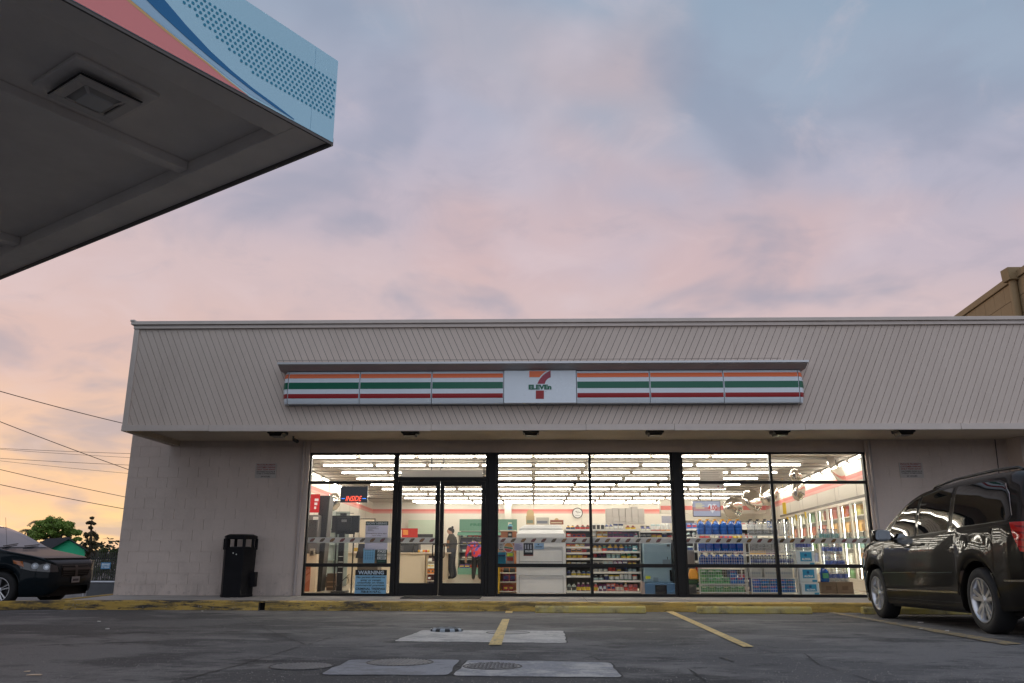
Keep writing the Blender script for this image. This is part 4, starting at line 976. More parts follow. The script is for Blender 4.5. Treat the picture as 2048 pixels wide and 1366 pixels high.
mb.quad((lwx(YG+.13), YG+.128, ZF), (XWL-.01, YG+.128, ZF), (XWL-.01, YG+.128, ZC), (lwx(YG+.13), YG+.128, ZC))
part('inner_wall', mb, WP, shop)
def wstripe(z0, z1, off, m_):
    mb = MB()
    a, b, c, d = (lwx(YG+.2)+off, YG+.2), (lwx(YBK)+off, YBK-off), (rwx(YBK)-off, YBK-off), (rwx(YG+.2)-off, YG+.2)
    for p, q in ((a, b), (b, c), (c, d)): mb.quad((*p, z0), (*q, z0), (*q, z1), (*p, z1))
    part('wall_stripe', mb, m_, shop)
wstripe(2.555, 2.65, .006, STR); wstripe(2.475, 2.555, .006, STR2)
mb = MB()
for y in range(18, 34, 2):
    for z0, z1 in ((2.14, ZC),): mb.box(rwx(y)-.004, rwx(y)+.004, y-.006, y+.006, z0, z1)
    mb.box(lwx(y)-.004, lwx(y)+.004, y-.006, y+.006, ZF, ZC)
for x in range(-6, 9, 2): mb.box(x-.006, x+.006, YBK-.004, YBK+.004, ZF, ZC)
part('panel_seam', mb, mat('seam_grey', (.45, .42, .38), .7), shop)
ROWS = [16.6, 18.3, 20.1, 21.85, 23.75, 25.6, 27.9, 30.1, 32.2, 33.2]
for a, b in zip(ROWS, ROWS[1:]):
    if b-a > 1.2: 
        y = (a+b)/2; part('ceiling_batten', MB().box(lwx(y)+.02, rwx(y)-.02, y-.03, y+.03, ZC-.035, ZC-.001), mat('batten', (.26, .235, .20), .7), shop)
        y = a+.22; part('ceiling_batten', MB().box(lwx(y)+.02, rwx(y)-.02, y-.012, y+.012, ZC-.02, ZC-.001), mat('batten', (.26, .235, .20), .7), shop)
TUBE = light_mat('tube_light', (1.0, .93, .81), 30.0); HOUS = mat('lamp_housing', (.40, .37, .33), .6)
FILL_TUBE = light_mat('added_fill_tube', (1.0, .92, .79), 165.0)  # strong emission for the added, unseen window row
ORD = ['first', 'second', 'third', 'fourth', 'fifth', 'sixth', 'seventh', 'eighth', 'ninth', 'tenth', 'eleventh', 'twelfth', 'thirteenth', 'fourteenth', 'fifteenth', 'sixteenth', 'seventeenth', 'eighteenth', 'nineteenth', 'twentieth', 'twenty-first', 'twenty-second', 'twenty-third', 'twenty-fourth']
PIT, ZTB = 1.215, 2.86
hm = MB().box(-.56, .56, -.036, .036, .032, .069).box(-.605, -.56, -.045, .045, -.02, .0685).box(.56, .605, -.045, .045, -.02, .0685).mesh('housing')
tm = MB().tube([(-.555, 0, 0), (.555, 0, 0)], .0155, 8).mesh('tube')
tm2 = tm.copy()
def tube_light(c, rz, label, grp='fluorescent lights under the shop ceiling', tm=tm, TUBE=TUBE):
    t = thing('ceiling_light', label, 'ceiling light', c, grp); t.rotation_euler.z = rz
    link('housing', hm, HOUS, t); link('tube', tm, TUBE, t)
for r_, y in enumerate(ROWS):
    k0, k1 = math.ceil((lwx(y)+.69)/PIT), math.floor((rwx(y)-.9)/PIT)
    for i, k in enumerate(range(k0, k1)):
        tube_light(((k+.5)*PIT, y, ZTB), 0, 'lit fluorescent tube, %s from the left in the %s ceiling row from the window' % (ORD[i], ORD[r_]))
for i in range(8):                                    # unseen row, added behind the window head to light goods and pavement
    tube_light((-3.7+i*1.3, YG+.32, 2.885), 0, 'added unseen fill tube behind the window head, %s from the left' % ORD[i], 'added fill tubes behind the window head', tm2, FILL_TUBE)
for side, fx, nm in ((1, rwx, 'right'), (-1, lwx, 'left')):
    for i in range(9 if side > 0 else 11):
        y = 16.9+i*1.3
        tube_light((fx(y)-side*.22, y, ZTB), pi/2-math.atan(.1278 if side > 0 else -.066), 'lit fluorescent tube along the %s wall, %s from the window' % (nm, ORD[i]), 'fluorescent lights along the side walls')

# ------------------------------------------------------------------ coolers along the right wall
cool = thing('drinks_cooler', 'long wall of glass door drinks coolers along the right side of the shop', 'cooler', (rwx(20), 20, ZF))
CG = glass_mat('cooler_glass', (.95, .96, .94), .045, .02, blend=.36)
ALU = mat('cooler_frame', (.72, .68, .60), .35, metal=.5)
YD = [16.34, 17.4, 18.57, 19.72, 20.9, 22.2, 23.5, 24.85, 26.25, 27.7]
def cq(mb, y0, y1, o0, o1, z0, z1):
    P = [(rwx(y)+o, y, z) for z in (z0, z1) for (y, o) in ((y0, o0), (y1, o0), (y1, o1), (y0, o1))]
    return mb.add(P, [(0, 3, 2, 1), (4, 5, 6, 7), (0, 1, 5, 4), (1, 2, 6, 5), (2, 3, 7, 6), (3, 0, 4, 7)])
part('back_panel', cq(MB(), CY0, CY1, .75, .78, .2, 2.2), mat('cooler_inside', (.70, .71, .66), .5), cool)
part('top_rail', cq(MB(), CY0, CY1, -.05, .02, 2.085, 2.14), mat('rail_dark', (.12, .10, .08), .4, metal=.5), cool)
part('base_plinth', cq(MB(), CY0, CY1, -.03, .02, ZF, .31), ALU, cool)
part('cooler_floor', cq(MB(), CY0, CY1, .021, .75, .28, .31), ALU, cool)
LED = light_mat('cooler_led', (1, .95, .82), 14.0)
for j in range(5):
    part('shelf', cq(MB(), CY0, CY1, .12, .42, .31+j*.36, .325+j*.36), ALU, cool)
bot = MB(); PALB = [(190, 130, 60), (90, 150, 90), (205, 195, 110), (230, 225, 205), (90, 110, 160), (190, 80, 60), (130, 90, 60), (215, 160, 70), (235, 232, 222), (120, 170, 165)]
bmats = [flat(c, rough=.25) for c in PALB]
for j in range(5):
    y = CY0+.1
    mi = R.randrange(10)
    while y < CY1-.1:
        if R.random() < .055: mi = R.randrange(10)
        bot.lathe([(.032, 0), (.034, .17), (.014, .21), (.014, .25)], (rwx(y)+.16, y, .326+j*.36), 6, mi=mi); y += R.choice((.085, .09, .1))
part('bottles', bot, bmats, cool, kind='stuff')
for i, (y0, y1) in enumerate(zip(YD, YD[1:])):
    d = MB(); f = .055
    cq(d, y0+.008, y0+f, -.045, -.005, .315, 2.08); cq(d, y1-f, y1-.008, -.045, -.005, .315, 2.08); cq(d, y0+f, y1-f, -.044, -.006, .315, .38); cq(d, y0+f, y1-f, -.044, -.006, 2.02, 2.08)
    d = part('cooler_door', d, ALU, cool); part('pane', cq(MB(), y0+f-.005, y1-f+.005, -.03, -.022, .375, 2.025), CG, d)
    part('handle', MB().tube([(rwx(y0+.09)-.05, y0+.09, 1.0), (rwx(y0+.09)-.085, y0+.09, 1.03), (rwx(y0+.09)-.085, y0+.09, 1.37), (rwx(y0+.09)-.05, y0+.09, 1.4)], .012, 6), flat((60, 58, 55)), d)
    part('led_strip', cq(MB(), y1-.115, y1-.09, .04, .055, .4, 2.0), LED, cool)
# yellow flags over the coolers
for i, (px, py0, py1, w) in enumerate(((1569, 1005, 1028, 9), (1575, 1034, 1041, 5), (1592, 1029, 1041, 5), (1611, 1024, 1037, 5))):
    Y = 22.5-.3*i if i == 0 else 26-2.2*i; Y = min(Y, 25); a, b = at_y(px-w/2, py0, Y), at_y(px+w/2, py1, Y)
    mb = MB().prism([(a.x, Y, a.z), (b.x, Y, a.z), (b.x, Y, b.z), ((a.x+b.x)/2 if i else a.x, Y, b.z)], (.0, .012, 0))
    if i == 0: mb.tube([((a.x+b.x)/2, Y+.006, a.z), ((a.x+b.x)/2, Y+.006, ZC)], .004, 4)
    solid('yellow_flag', mb, flat((235, 200, 20)), ['square yellow card hanging from the ceiling before the coolers', 'small yellow pennant, farthest along the cooler top', 'small yellow pennant, middle one along the cooler top', 'small yellow pennant, nearest along the cooler top'][i], 'pennant', (a.x, Y, b.z), 'yellow cards over the coolers')

# ------------------------------------------------------------------ goods
def gm(nm, mb): return mb.mesh(nm)
GOODS = {
 'bottle': gm('bottle', MB().lathe([(.42, 0), (.5, .03), (.5, .12)], n=10, cap=True).lathe([(.505, .12), (.505, .52)], n=10, mi=1, cap=False).lathe([(.5, .52), (.5, .6), (.36, .72), (.2, .8), (.2, .88)], n=10, cap=False).lathe([(.24, .88), (.24, 1.0)], n=10, mi=2)),
 'carton': gm('carton', MB().box(-.48, .48, -.5, .5, 0, 1).box(-.40, .40, -.515, -.499, .34, .62, 1).box(-.40, .2, -.515, -.499, .74, .86, 2)),
 'can': gm('can', MB().lathe([(.44, 0), (.48, .04), (.48, .2)], n=10).lathe([(.485, .2), (.485, .75)], n=10, mi=1, cap=False).lathe([(.48, .75), (.48, .92), (.4, 1.0)], n=10, mi=2)),
 'pouch': gm('pouch', MB().add([(-.46, -.1, 0), (.46, -.1, 0), (.48, -.42, .3), (-.48, -.42, .3), (.46, -.3, .75), (-.46, -.3, .75), (.44, -.02, 1), (-.44, -.02, 1), (-.46, .3, .4), (.46, .3, .4)],
           [(0, 1, 2, 3), (3, 2, 4, 5), (5, 4, 6, 7), (0, 8, 9, 1), (8, 7, 6, 9), (1, 9, 2), (2, 9, 4), (4, 9, 6), (0, 3, 8), (3, 5, 8), (5, 7, 8)]).add([(-.3, -.425, .32), (.3, -.425, .32), (.3, -.33, .7), (-.3, -.33, .7)], [(0, 1, 2, 3)], 1).add([(-.44, -.10, .9), (.44, -.10, .9), (.44, -.03, .99), (-.44, -.03, .99)], [(0, 1, 2, 3)], 2)),
 'spray_bottle': gm('spray_bottle', MB().lathe([(.48, 0), (.5, .04), (.5, .5), (.3, .68), (.16, .74), (.16, .8)], n=10).lathe([(.505, .1), (.505, .45)], n=10, mi=1, cap=False).box(-.42, .3, -.14, .14, .8, .96, 2).box(-.42, -.3, -.08, .08, .66, .8, 2)),
 'tub': gm('tub', MB().lathe([(.4, 0), (.46, .8)], n=10).lathe([(.5, .8), (.5, 1.0)], n=10, mi=2).lathe([(.43, .15), (.462, .7)], n=10, mi=1, cap=False)),
}
def good(kind, x, y, z, w, h, cols, label, grp, d=None, cat=None):
    o = bpy.data.objects.new(kind, GOODS[kind]); COL.objects.link(o); o.location = (x, y, z); o.scale = (w, d or w, h)
    if len(o.data.materials) == 0:
        for _ in range(3): o.data.materials.append(None)
    for sl, c in zip(o.material_slots, cols): sl.link = 'OBJECT'; sl.material = flat(c, rough=.35)
    return tag(o, label, cat or kind.replace('_', ' '), grp)
SHELF = mat('shelf_cream', (.66, .61, .52), .5); BACKP = mat('shelf_back', (.13, .115, .10), .7); PRICE = mat('price_strip', (.80, .76, .68), .4)
PAL = {'warm': [((200, 60, 30), 'red'), ((225, 130, 30), 'orange'), ((235, 190, 50), 'yellow'), ((225, 150, 60), 'amber'), ((120, 60, 40), 'brown')],
       'dark': [((70, 50, 45), 'dark brown'), ((95, 85, 75), 'grey'), ((60, 60, 50), 'dark olive'), ((110, 30, 30), 'dark red'), ((60, 45, 60), 'plum')],
       'cool': [((30, 120, 130), 'teal'), ((40, 130, 160), 'aqua'), ((60, 100, 160), 'blue'), ((70, 150, 120), 'sea green'), ((200, 210, 205), 'white')],
       'blue': [((40, 80, 150), 'blue'), ((70, 110, 180), 'light blue'), ((30, 50, 110), 'navy'), ((220, 220, 215), 'white')],
       'white': [((225, 220, 205), 'white'), ((205, 215, 205), 'pale green'), ((215, 205, 190), 'cream'), ((170, 190, 190), 'pale grey')],
       'pink': [((205, 110, 100), 'pink'), ((190, 70, 70), 'rose'), ((225, 205, 195), 'pale pink')],
       'red': [((200, 70, 50), 'red'), ((180, 50, 50), 'crimson'), ((215, 110, 70), 'coral')],
       'mix': [((200, 60, 40), 'red'), ((50, 110, 70), 'green'), ((220, 170, 50), 'yellow'), ((60, 70, 130), 'blue'), ((120, 60, 100), 'purple'), ((220, 215, 200), 'white'), ((90, 70, 55), 'brown')]}
ACC = [(230, 225, 210), (220, 190, 60), (40, 60, 110), (190, 60, 50), (60, 60, 60), (200, 220, 220), (240, 240, 235)]
ROWN = ['top', 'second', 'third', 'fourth', 'fifth', 'sixth', 'seventh', 'bottom']
def shelf_row(x0, x1, Yf, zs, zt, kinds, pal, tier, where, grp, wr=(.075, .11), capc=None):
    x = x0; i = 0; run = 0
    while True:
        if run <= 0: run = R.choice((1, 2, 2, 3)); kd = R.choice(kinds); (c, cn) = R.choice(PAL[pal if R.random() < .62 else 'mix']); w = R.uniform(*wr); a1 = R.choice(ACC); a2 = capc or R.choice(ACC); hh = R.uniform(.66, 1.0)
        if x+w > x1: break
        good(kd, x+w/2, Yf+.07+R.uniform(0, .012), zs, w*.97, (zt-zs)*hh*R.uniform(.985, 1), (c, a1, a2), '%s %s, %s tier %s, %s from left' % (cn, kd.replace('_', ' '), tier, where, ORD[i]), grp, d=min(w, .1))
        x += w + R.uniform(0, .006) + (R.uniform(.02, .07) if R.random() < .06 else 0); run -= 1; i += 1
def gondola(name, label, bays, Yf, depth, base, tiers, ztop):
    x0, x1 = bays[0], bays[-1]; g = thing(name, label, 'shelf rack', ((x0+x1)/2, Yf+depth/2, ZF))
    part('back_panel', MB().box(x0, x1, Yf+depth-.02, Yf+depth, ZF+.1, ztop), BACKP, g)
    for x in bays: part('upright', MB().box(x-.012, x+.012, Yf+.06, Yf+depth-.021, ZF, ztop), SHELF, g)
    part('base', MB().box(x0, x1, Yf+.03, Yf+depth, ZF, base), mat('gondola_base', (.14, .12, .10), .6), g)
    for (xa, xb), tl in zip(zip(bays, bays[1:]), tiers):
        for z in tl:
            s_ = part('shelf', MB().box(xa+.013, xb-.013, Yf, Yf+depth-.021, z-.018, z-.001), SHELF, g)
            part('price_strip', MB().box(xa+.014, xb-.014, Yf-.008, Yf-.001, z-.03, z+.008), PRICE, s_)
    return g
YGN = 16.4
def zg(py): return Z(py, YGN, 1200)
xa, xb, xc, xd = X(1131, YGN), X(1184, YGN), X(1281, YGN), X(1349, YGN)
LT = [(1059, 1048, ['tub', 'bottle'], 'dark'), (1075.5, 1063, ['carton', 'pouch'], 'warm'), (1094, 1087, ['can', 'carton'], 'warm'), (1105.5, 1095.5, ['carton'], 'warm'), (1117, 1108, ['carton', 'can'], 'warm'), (1130, 1122, ['pouch', 'carton'], 'blue'), (1152, 1138, ['bottle', 'carton'], 'blue'), (1183, 1164, ['bottle', 'carton'], 'white')]
RT = [(1059, 1047, ['bottle', 'tub', 'carton'], 'dark'), (1075.5, 1061, ['carton', 'pouch', 'bottle'], 'mix'), (1103, 1087, ['bottle', 'carton'], 'cool'), (1117, 1104, ['bottle', 'spray_bottle', 'tub'], 'cool'), (1130, 1119, ['bottle', 'carton'], 'white'), (1144, 1135, ['carton', 'can'], 'blue'), (1161, 1148, ['bottle', 'can'], 'dark'), (1183, 1164, ['bottle', 'carton', 'pouch'], 'pink')]
FT = [(1062, 1046, ['spray_bottle', 'can'], 'warm'), (1075.5, 1066, ['tub', 'can'], 'dark')]
gondola('gondola_shelf', 'cream gondola shelf packed with goods behind the middle windows', [xa, xb, xc, xd], YGN, .4, zg(1183)-.02, [[zg(t[0]) for t in LT], [zg(t[0]) for t in RT], [zg(t[0]) for t in FT]], zg(1058))
for tl, (u, v), wh in ((LT, (xa, xb), 'left of the middle mullion'), (RT, (xb, xc), 'right of the middle mullion'), (FT, (xc, xd), 'above the blue machine')):
    for i, (ps, pt, kd, pal) in enumerate(tl): shelf_row(u+.02, v-.015, YGN, zg(ps), zg(pt), kd, pal, ROWN[i], wh, 'goods on the gondola shelf')

# white display back with cardboard packs on top
Yw = 16.25; wx0, wx1 = X(1033, Yw), X(1131, Yw); W0 = ZF+.03; zw = lambda py: Z(py, Yw, 1080)
WHB = mat('display_white', (.80, .79, .78), .45, var=.05, vs=3, bump=.1, bs=15)
dsp = thing('display_unit', 'white sheet metal back of a display unit with stepped top behind window', 'display unit', ((wx0+wx1)/2, Yw, ZF))
part('rear_panel', MB().box(wx0, wx1, Yw, Yw+.5, W0, zw(1067)), WHB, dsp, bevel=.006)
part('stepped_top', MB().prism([(wx0+.02, Yw+.02, zw(1067)+.002), (wx1-.02, Yw+.02, zw(1067)+.002), (wx1-.06, Yw+.06, zw(1058)), (wx0+.06, Yw+.06, zw(1058))], (0, .4, 0)).prism([(wx0+.04, Yw+.05, zw(1058)+.001), (wx1-.05, Yw+.05, zw(1058)+.001), (wx1-.08, Yw+.07, zw(1050)), (wx0+.16, Yw+.07, zw(1050))], (0, .36, 0)), WHB, dsp, bevel=.006)
for z0, z1, a, b in ((1130, 1094, .05, .06), (1123, 1097, .05, .06), (1186, 1151, .05, .05)):
    f = MB(); x0, x1, za, zb = wx0+a, wx1-b, zw(z0), zw(z1)
    if z0 == 1130: f.box(x0, x1, Yw-.008, Yw-.001, zw(1123)-.006, zw(1123)+.006)
    for q in ((x0, x1, za-.006, za+.006), (x0, x1, zb-.006, zb+.006), (x0, x0+.012, za+.0062, zb-.0062), (x1-.012, x1, za+.0062, zb-.0062)): f.box(q[0], q[1], Yw-.010, Yw-.001, q[2], q[3])
    if z0 != 1123: part('panel_rib', f, mat('display_rib', (.46, .45, .44), .5), dsp)
for i, (p0, p1, q0, q1, c, lab) in enumerate(((1052, 1069, 1048.5, 1032, (190, 165, 125), 'tan cardboard display box with rounded top on the white display back'), (1072.5, 1098, 1048.5, 1035, (190, 185, 175), 'pale grey printed carton in the middle on the white display back'), (1100.5, 1127, 1048.5, 1040, (150, 90, 70), 'brown and red carton with a round crest on white display back'))):
    Y = Yw+.2; x0, x1, z0, z1 = X(p0, Y, 1045), X(p1, Y, 1045), Z(q0, Y), Z(q1, Y); t = thing('display_carton', lab, 'carton', ((x0+x1)/2, Y, z0), 'cartons on the white display back')
    part('box', MB().box(x0, x1, Y, Y+.18, z0, z1), flat(c, rough=.7), t)
    part('print', MB().box(x0+.015, x1-.03, Y-.004, Y-.001, z0+.02, z0+(z1-z0)*.5), flat([(130, 140, 120), (120, 125, 135), (205, 190, 160)][i], rough=.7), t)
    if i != 1:
        r = .075 if i == 0 else .045; zc_ = z1 + (.06 if i == 0 else .0); cx_ = (x0+x1)/2
        part('header', MB().prism([(cx_+r*cos(a), Y+.17, zc_+r*sin(a)) for a in [pi*k/8 for k in range(9)]]+[(cx_-r, Y+.17, z0+.05), (cx_+r, Y+.17, z0+.05)], (0, .006, 0)), flat((196, 172, 130), rough=.8), t)

# magazine and snack stand left of the display back
Y = 16.5; x0, x1 = X(994, Y), X(1032, Y); zz = lambda py: Z(py, Y, 1012)
st = thing('snack_stand', 'narrow snack stand with yellow side panel right of the entrance', 'stand', ((x0+x1)/2, Y, ZF))
part('side_panel', MB().box(x0-.02, x0+.06, Y-.05, Y+.4, ZF, zz(1134)), flat((205, 165, 40)), st); part('back_panel', MB().box(x0+.061, x1, Y+.35, Y+.38, ZF, zz(1060)), flat((195, 130, 90)), st)
tiers = [(1060, 1042, 'cool', ['spray_bottle']), (1075, 1061, 'dark', ['pouch']), (1145, 1134, 'dark', ['pouch']), (1163, 1147, 'white', ['pouch', 'carton']), (1182, 1165, 'pink', ['pouch'])]
for i, (ps, pt, pal, kd) in enumerate(tiers):
    s_ = part('shelf', MB().box(x0+.061, x1, Y-.02, Y+.34, zz(ps)-.02, zz(ps)-.001), SHELF, st)
    shelf_row(x0+.12+(.09 if i < 2 else 0), x1, Y, zz(ps), zz(pt), kd, pal, ['top', 'second', 'third', 'fourth', 'bottom'][i], 'of the snack stand by the entrance', 'goods on the snack stand', (.09, .13))
solid('blue_bin', MB().box(X(995.5, 16.2), X(1012, 16.2), 16.1, 16.3, zz(1129), zz(1104)).box(X(997, 16.2), X(1010.5, 16.2), 16.09, 16.099, zz(1112), zz(1109), 1), [flat((25, 130, 165)), flat((20, 60, 110))], 'teal blue printed box on the snack stand beside the entrance', 'box', (X(1003, 16.2), 16.2, zz(1129)))
t = solid('price_card', MB().box(X(1013.5, 16.1), X(1028, 16.1), 16.07, 16.09, zz(1128.5), zz(1103.5)).box(X(1014.5, 16.1), X(1026, 16.1), 16.06, 16.069, zz(1112), zz(1106), 1).box(X(1014.5, 16.1), X(1026.5, 16.1), 16.06, 16.069, zz(1121), zz(1114), 2), [flat((150, 150, 150)), flat((190, 215, 60)), flat((165, 60, 50))], 'grey promotional card with green and red blocks left of display back', 'card', (X(1020, 16.1), 16.1, zz(1128)))

# blue grey machine seen from behind
Y = 16.15; x0, x1 = X(1288, Y), X(1346, Y); zz = lambda py: Z(py, Y, 1315)
BLG, BLD = mat('machine_bluegrey', (.24, .35, .42), .5, var=.06), mat('machine_blue', (.07, .16, .30), .5, var=.06)
am = thing('cash_machine', 'blue grey steel machine seen from behind through the middle window', 'machine', ((x0+x1)/2, Y, ZF))
part('upper_case', MB().box(x0, x1-.03, Y+.06, Y+.5, zz(1166), zz(1087)), BLG, am, bevel=.008); part('lower_case', MB().box(x0-.01, x1+.03, Y, Y+.55, ZF+.01, zz(1167)), BLD, am, bevel=.008)
part('side_pier', MB().box(x0-.065, x0-.012, Y+.01, Y+.4, ZF+.01, zz(1164)), flat((165, 150, 145)), am)
part('dark_screen', MB().box(X(1307, Y), X(1330, Y), Y-.012, Y-.001, zz(1188), zz(1170)), mat('screen_black', (.008, .008, .009), .2), am, bevel=.004)
part('side_slot', MB().box(x1-.075, x1-.035, Y+.045, Y+.059, zz(1163), zz(1140)), mat('screen_black', (.008, .008, .009), .2), am)
part('label', MB().box(X(1290, Y), X(1299.5, Y), Y+.05, Y+.059, zz(1158), zz(1152.5)), flat((200, 205, 40)), am); part('label', MB().box(X(1335, Y), X(1341, Y), Y+.05, Y+.059, zz(1093), zz(1088.5)), flat((50, 60, 60)), am)
part('hatch', MB().box(X(1305, Y), X(1315, Y), Y+.052, Y+.059, zz(1164), zz(1155)), mat('machine_hatch', (.15, .22, .27), .5), am); part('lock_plate', MB().box(X(1325, Y), X(1341, Y), Y+.05, Y+.0595, zz(1129), zz(1119)), mat('machine_plate', (.16, .21, .25), .4), am)
part('screw', MB().box(X(1335, Y)-.006, X(1335, Y)+.006, Y+.045, Y+.049, zz(1119), zz(1113.5)), flat((20, 22, 25)), am)
mb = MB()
for k in range(4): mb.tube([(X(1330, Y), Y-.02, zz(1180+k)), (X(1338, Y), Y-.03, zz(1185-k)), (X(1349, Y), Y-.02, zz(1174+k*2))], .006, 5)
part('cable', mb, flat((60, 110, 160)), am)

# white cartons stacked on a far unit, clock, wall sheet, column
Y = 21.5; zz = lambda py: Z(py, Y, 1250); k = 0
solid('far_shelf', MB().box(X(1212, Y), X(1296, Y), Y, Y+.5, ZF, zz(1050)), SHELF, 'tall cream unit carrying the white carton stack behind the goods', 'shelf unit', (X(1254, Y), Y, ZF))
CRT = mat('carton_white', (.56, .53, .51), .7, var=.06, vs=4)
for r_, (p0, p1) in enumerate(((1048, 1043), (1042.8, 1034.5), (1034.3, 1016))):
    for i in range(6):
        a, b = X(1215+i*12.9, Y), X(1215+i*12.9+R.uniform(12, 12.7), Y); h = R.uniform(-.02, .04) if r_ == 2 else 0
        solid('white_carton', MB().box(a, b, Y+R.uniform(.0, .05), Y+.35, zz(p0), zz(p1)+h), CRT, 'white carton, %s from the left in the %s layer of the far stack' % (ORD[i], ['bottom', 'middle', 'top'][r_]), 'carton', ((a+b)/2, Y, zz(p0)), 'white cartons stacked behind the goods', bevel=.006)
c = at_y(1155, 1026, YBK-.06); rc = 10.5*33/1593
ck = thing('wall_clock', 'round white clock with dark rim on the pink striped back wall', 'clock', c)
part('rim', MB().lathe([(rc*.86, -.03), (rc*.9, -.05), (rc, -.04), (rc, .05)], c, 28, 'y', cap=False), flat((45, 42, 38)), ck, sm=40); part('face', MB().lathe([(rc*.88, -.02), (rc*.88, .0)], c, 28, 'y'), flat((225, 225, 225)), ck)
mb = MB()
for dx_, dz_ in ((.6, .15), (-.35, .35)):
    q = Vector((c.x+dx_*rc, c.y-.027, c.z+dz_*rc)); s_ = Vector((-dz_, 0, dx_)).normalized()*.008; mb.prism([c+Vector((0, -.027, 0))-s_, q-s_, q+s_, c+Vector((0, -.027, 0))+s_], (0, .002, 0))
part('hand', mb, flat((30, 30, 30)), ck)
part('numerals', text_and if False else MB().box(c.x-.1, c.x+.1, c.y-.025, c.y-.022, c.z-.11, c.z-.09).box(c.x-.09, c.x+.07, c.y-.025, c.y-.022, c.z+.06, c.z+.08), flat((150, 150, 150)), ck)
part('column', MB().box(X(1009, YBK-.4), X(1023, YBK-.4), YBK-.6, YBK-.05, ZF, ZC-.002), mat('column_white', (.78, .74, .68), .5), shop)
part('bulkhead', MB().box(X(1325, 31), rwx(31), 31, 31.3, 2.35, ZC-.001), WP, shop); part('wall_stripe', MB().box(X(1325, 31)-.002, rwx(31), 30.99, 30.998, 2.475, 2.63), STR, shop)
Y = 18.5; part_sheet = solid('paper_sheet', MB().box(X(1326, Y), X(1349, Y), Y, Y+.004, Z(1046, Y), Z(1032, Y)), flat((165, 165, 180), rough=.7), 'pale printed sheet standing above the orange spray cans', 'paper sheet', (X(1337, Y), Y, Z(1046, Y)))

# right window: racks with jugs and soda packs
WIREM = mat('wire_white', (.55, .56, .55), .4)
def wire_rack(x0, x1, Yf, D, zs, top, label):
    g = thing('wire_rack', label, 'rack', ((x0+x1)/2, Yf+D/2, ZF))
    for x in (x0, x1):
        for y in (Yf, Yf+D): part('post', MB().tube([(x, y, ZF), (x, y, top)], .011, 6), WIREM, g)
    for z in zs:
        mb = MB().box(x0, x1, Yf-.008, Yf+.008, z-.022, z-.004).box(x0, x1, Yf+D-.008, Yf+D+.008, z-.022, z-.004)
        for k in range(1, 12): mb.tube([(x0+(x1-x0)*k/12, Yf, z-.006), (x0+(x1-x0)*k/12, Yf+D, z-.006)], .003, 4)
        part('shelf', mb, WIREM, g)
    mb = MB(); z0, z1 = ZF+.05, zs[1]+.03
    n_ = 20
    for k in range(1, n_): mb.tube([(x0+(x1-x0)*k/n_, Yf-.012, z0), (x0+(x1-x0)*k/n_, Yf-.012, z1)], .0022, 4, cap=False)
    z = z0
    while z < z1: mb.tube([(x0, Yf-.012, z), (x1, Yf-.012, z)], .0022, 4, cap=False); z += .055
    part('wire_grid', mb, WIREM, g, kind='stuff'); return g
Y1, D1 = 16.35, .42
zz = lambda py: Z(py, Y1, 1440)
rx0, rx1, sx0, sx1 = X(1397, Y1, 1120), X(1492, Y1, 1120), X(1500, Y1, 1120), X(1592, Y1, 1120)
zsh = [zz(1069), zz(1103), zz(1131), zz(1168), zz(1184)]
wire_rack(rx0, rx1, Y1, D1, zsh, zz(1066), 'white wire rack of blue washer fluid jugs and green soda packs')
wire_rack(sx0, sx1, Y1, D1, [zz(1069), zz(1104), zz(1131), zz(1155), zz(1184)], zz(1066), 'white wire rack of clear water jugs and blue soda packs')
def jug_parts(w, d, h):
    b = MB(); prof = [(.92, 0), (1, .03), (1, .2), (.97, .22), (1, .24), (1, .42), (.97, .44), (1, .46), (1, .62), (.82, .78), (.42, .9), (.26, .93), (.26, .96)]
    vs = []; n = 12
    for r, z in prof:
        for k in range(n):
            a = 2*pi*k/n; c_, s_ = cos(a), sin(a); q = .62; f = lambda v: math.copysign(abs(v)**q, v); vs.append((f(c_)*r*w/2, f(s_)*r*d/2, z*h))
    b.add(vs, [(i*n+k, i*n+(k+1) % n, (i+1)*n+(k+1) % n, (i+1)*n+k) for i in range(len(prof)-1) for k in range(n)]+[tuple(range(n)), tuple(range((len(prof)-1)*n, len(prof)*n))])
    c = MB().lathe([(.034, h*.955), (.034, h*1.03)], n=10); hd_ = MB().tube([(-w*.12, -d*.12, h*.92), (-w*.36, -d*.3, h*.9), (-w*.43, -d*.34, h*.74)], .012, 6)
    lb = MB().box(-w*.36, w*.36, -d*.515, -d*.505, h*.25, h*.6)
    return b.mesh('body'), c.mesh('cap'), hd_.mesh('handle'), lb.mesh('label')
BLUEF = mat('washer_fluid', (.002, .065, .32), .2, coat=.3); WATER = glass_mat('water_jug', (.86, .88, .90), .12, .05, haze=.22)
JW_ = (rx1-rx0-.03)/6
jb = jug_parts(JW_*.97, .17, .29); jd = jug_parts(JW_*.97, .17, .235)
YELC, DKC, WHC, BLC = flat((225, 165, 40), rough=.35), flat((35, 32, 40), rough=.4), flat((215, 210, 190), rough=.5), flat((15, 45, 120), rough=.4)
def jug(x, y, z, meshes, mats_, label, grp, name='fluid_jug', cat='jug', sc=1, handle=True):
    t = thing(name, label, cat, (x, y, z), grp); t.scale = (1, 1, sc)
    for nm, me, m_ in zip(('body', 'cap', 'handle', 'label'), meshes, mats_):
        if m_ is None: continue
        o = bpy.data.objects.new(nm, me); COL.objects.link(o); o.parent = t
        if len(me.materials) == 0: me.materials.append(None)
        o.material_slots[0].link = 'OBJECT'; o.material_slots[0].material = m_
        if nm == 'body' and not me.polygons[0].use_smooth: smooth(me, 50)
    return t
TN = ['top', 'middle', 'lower']
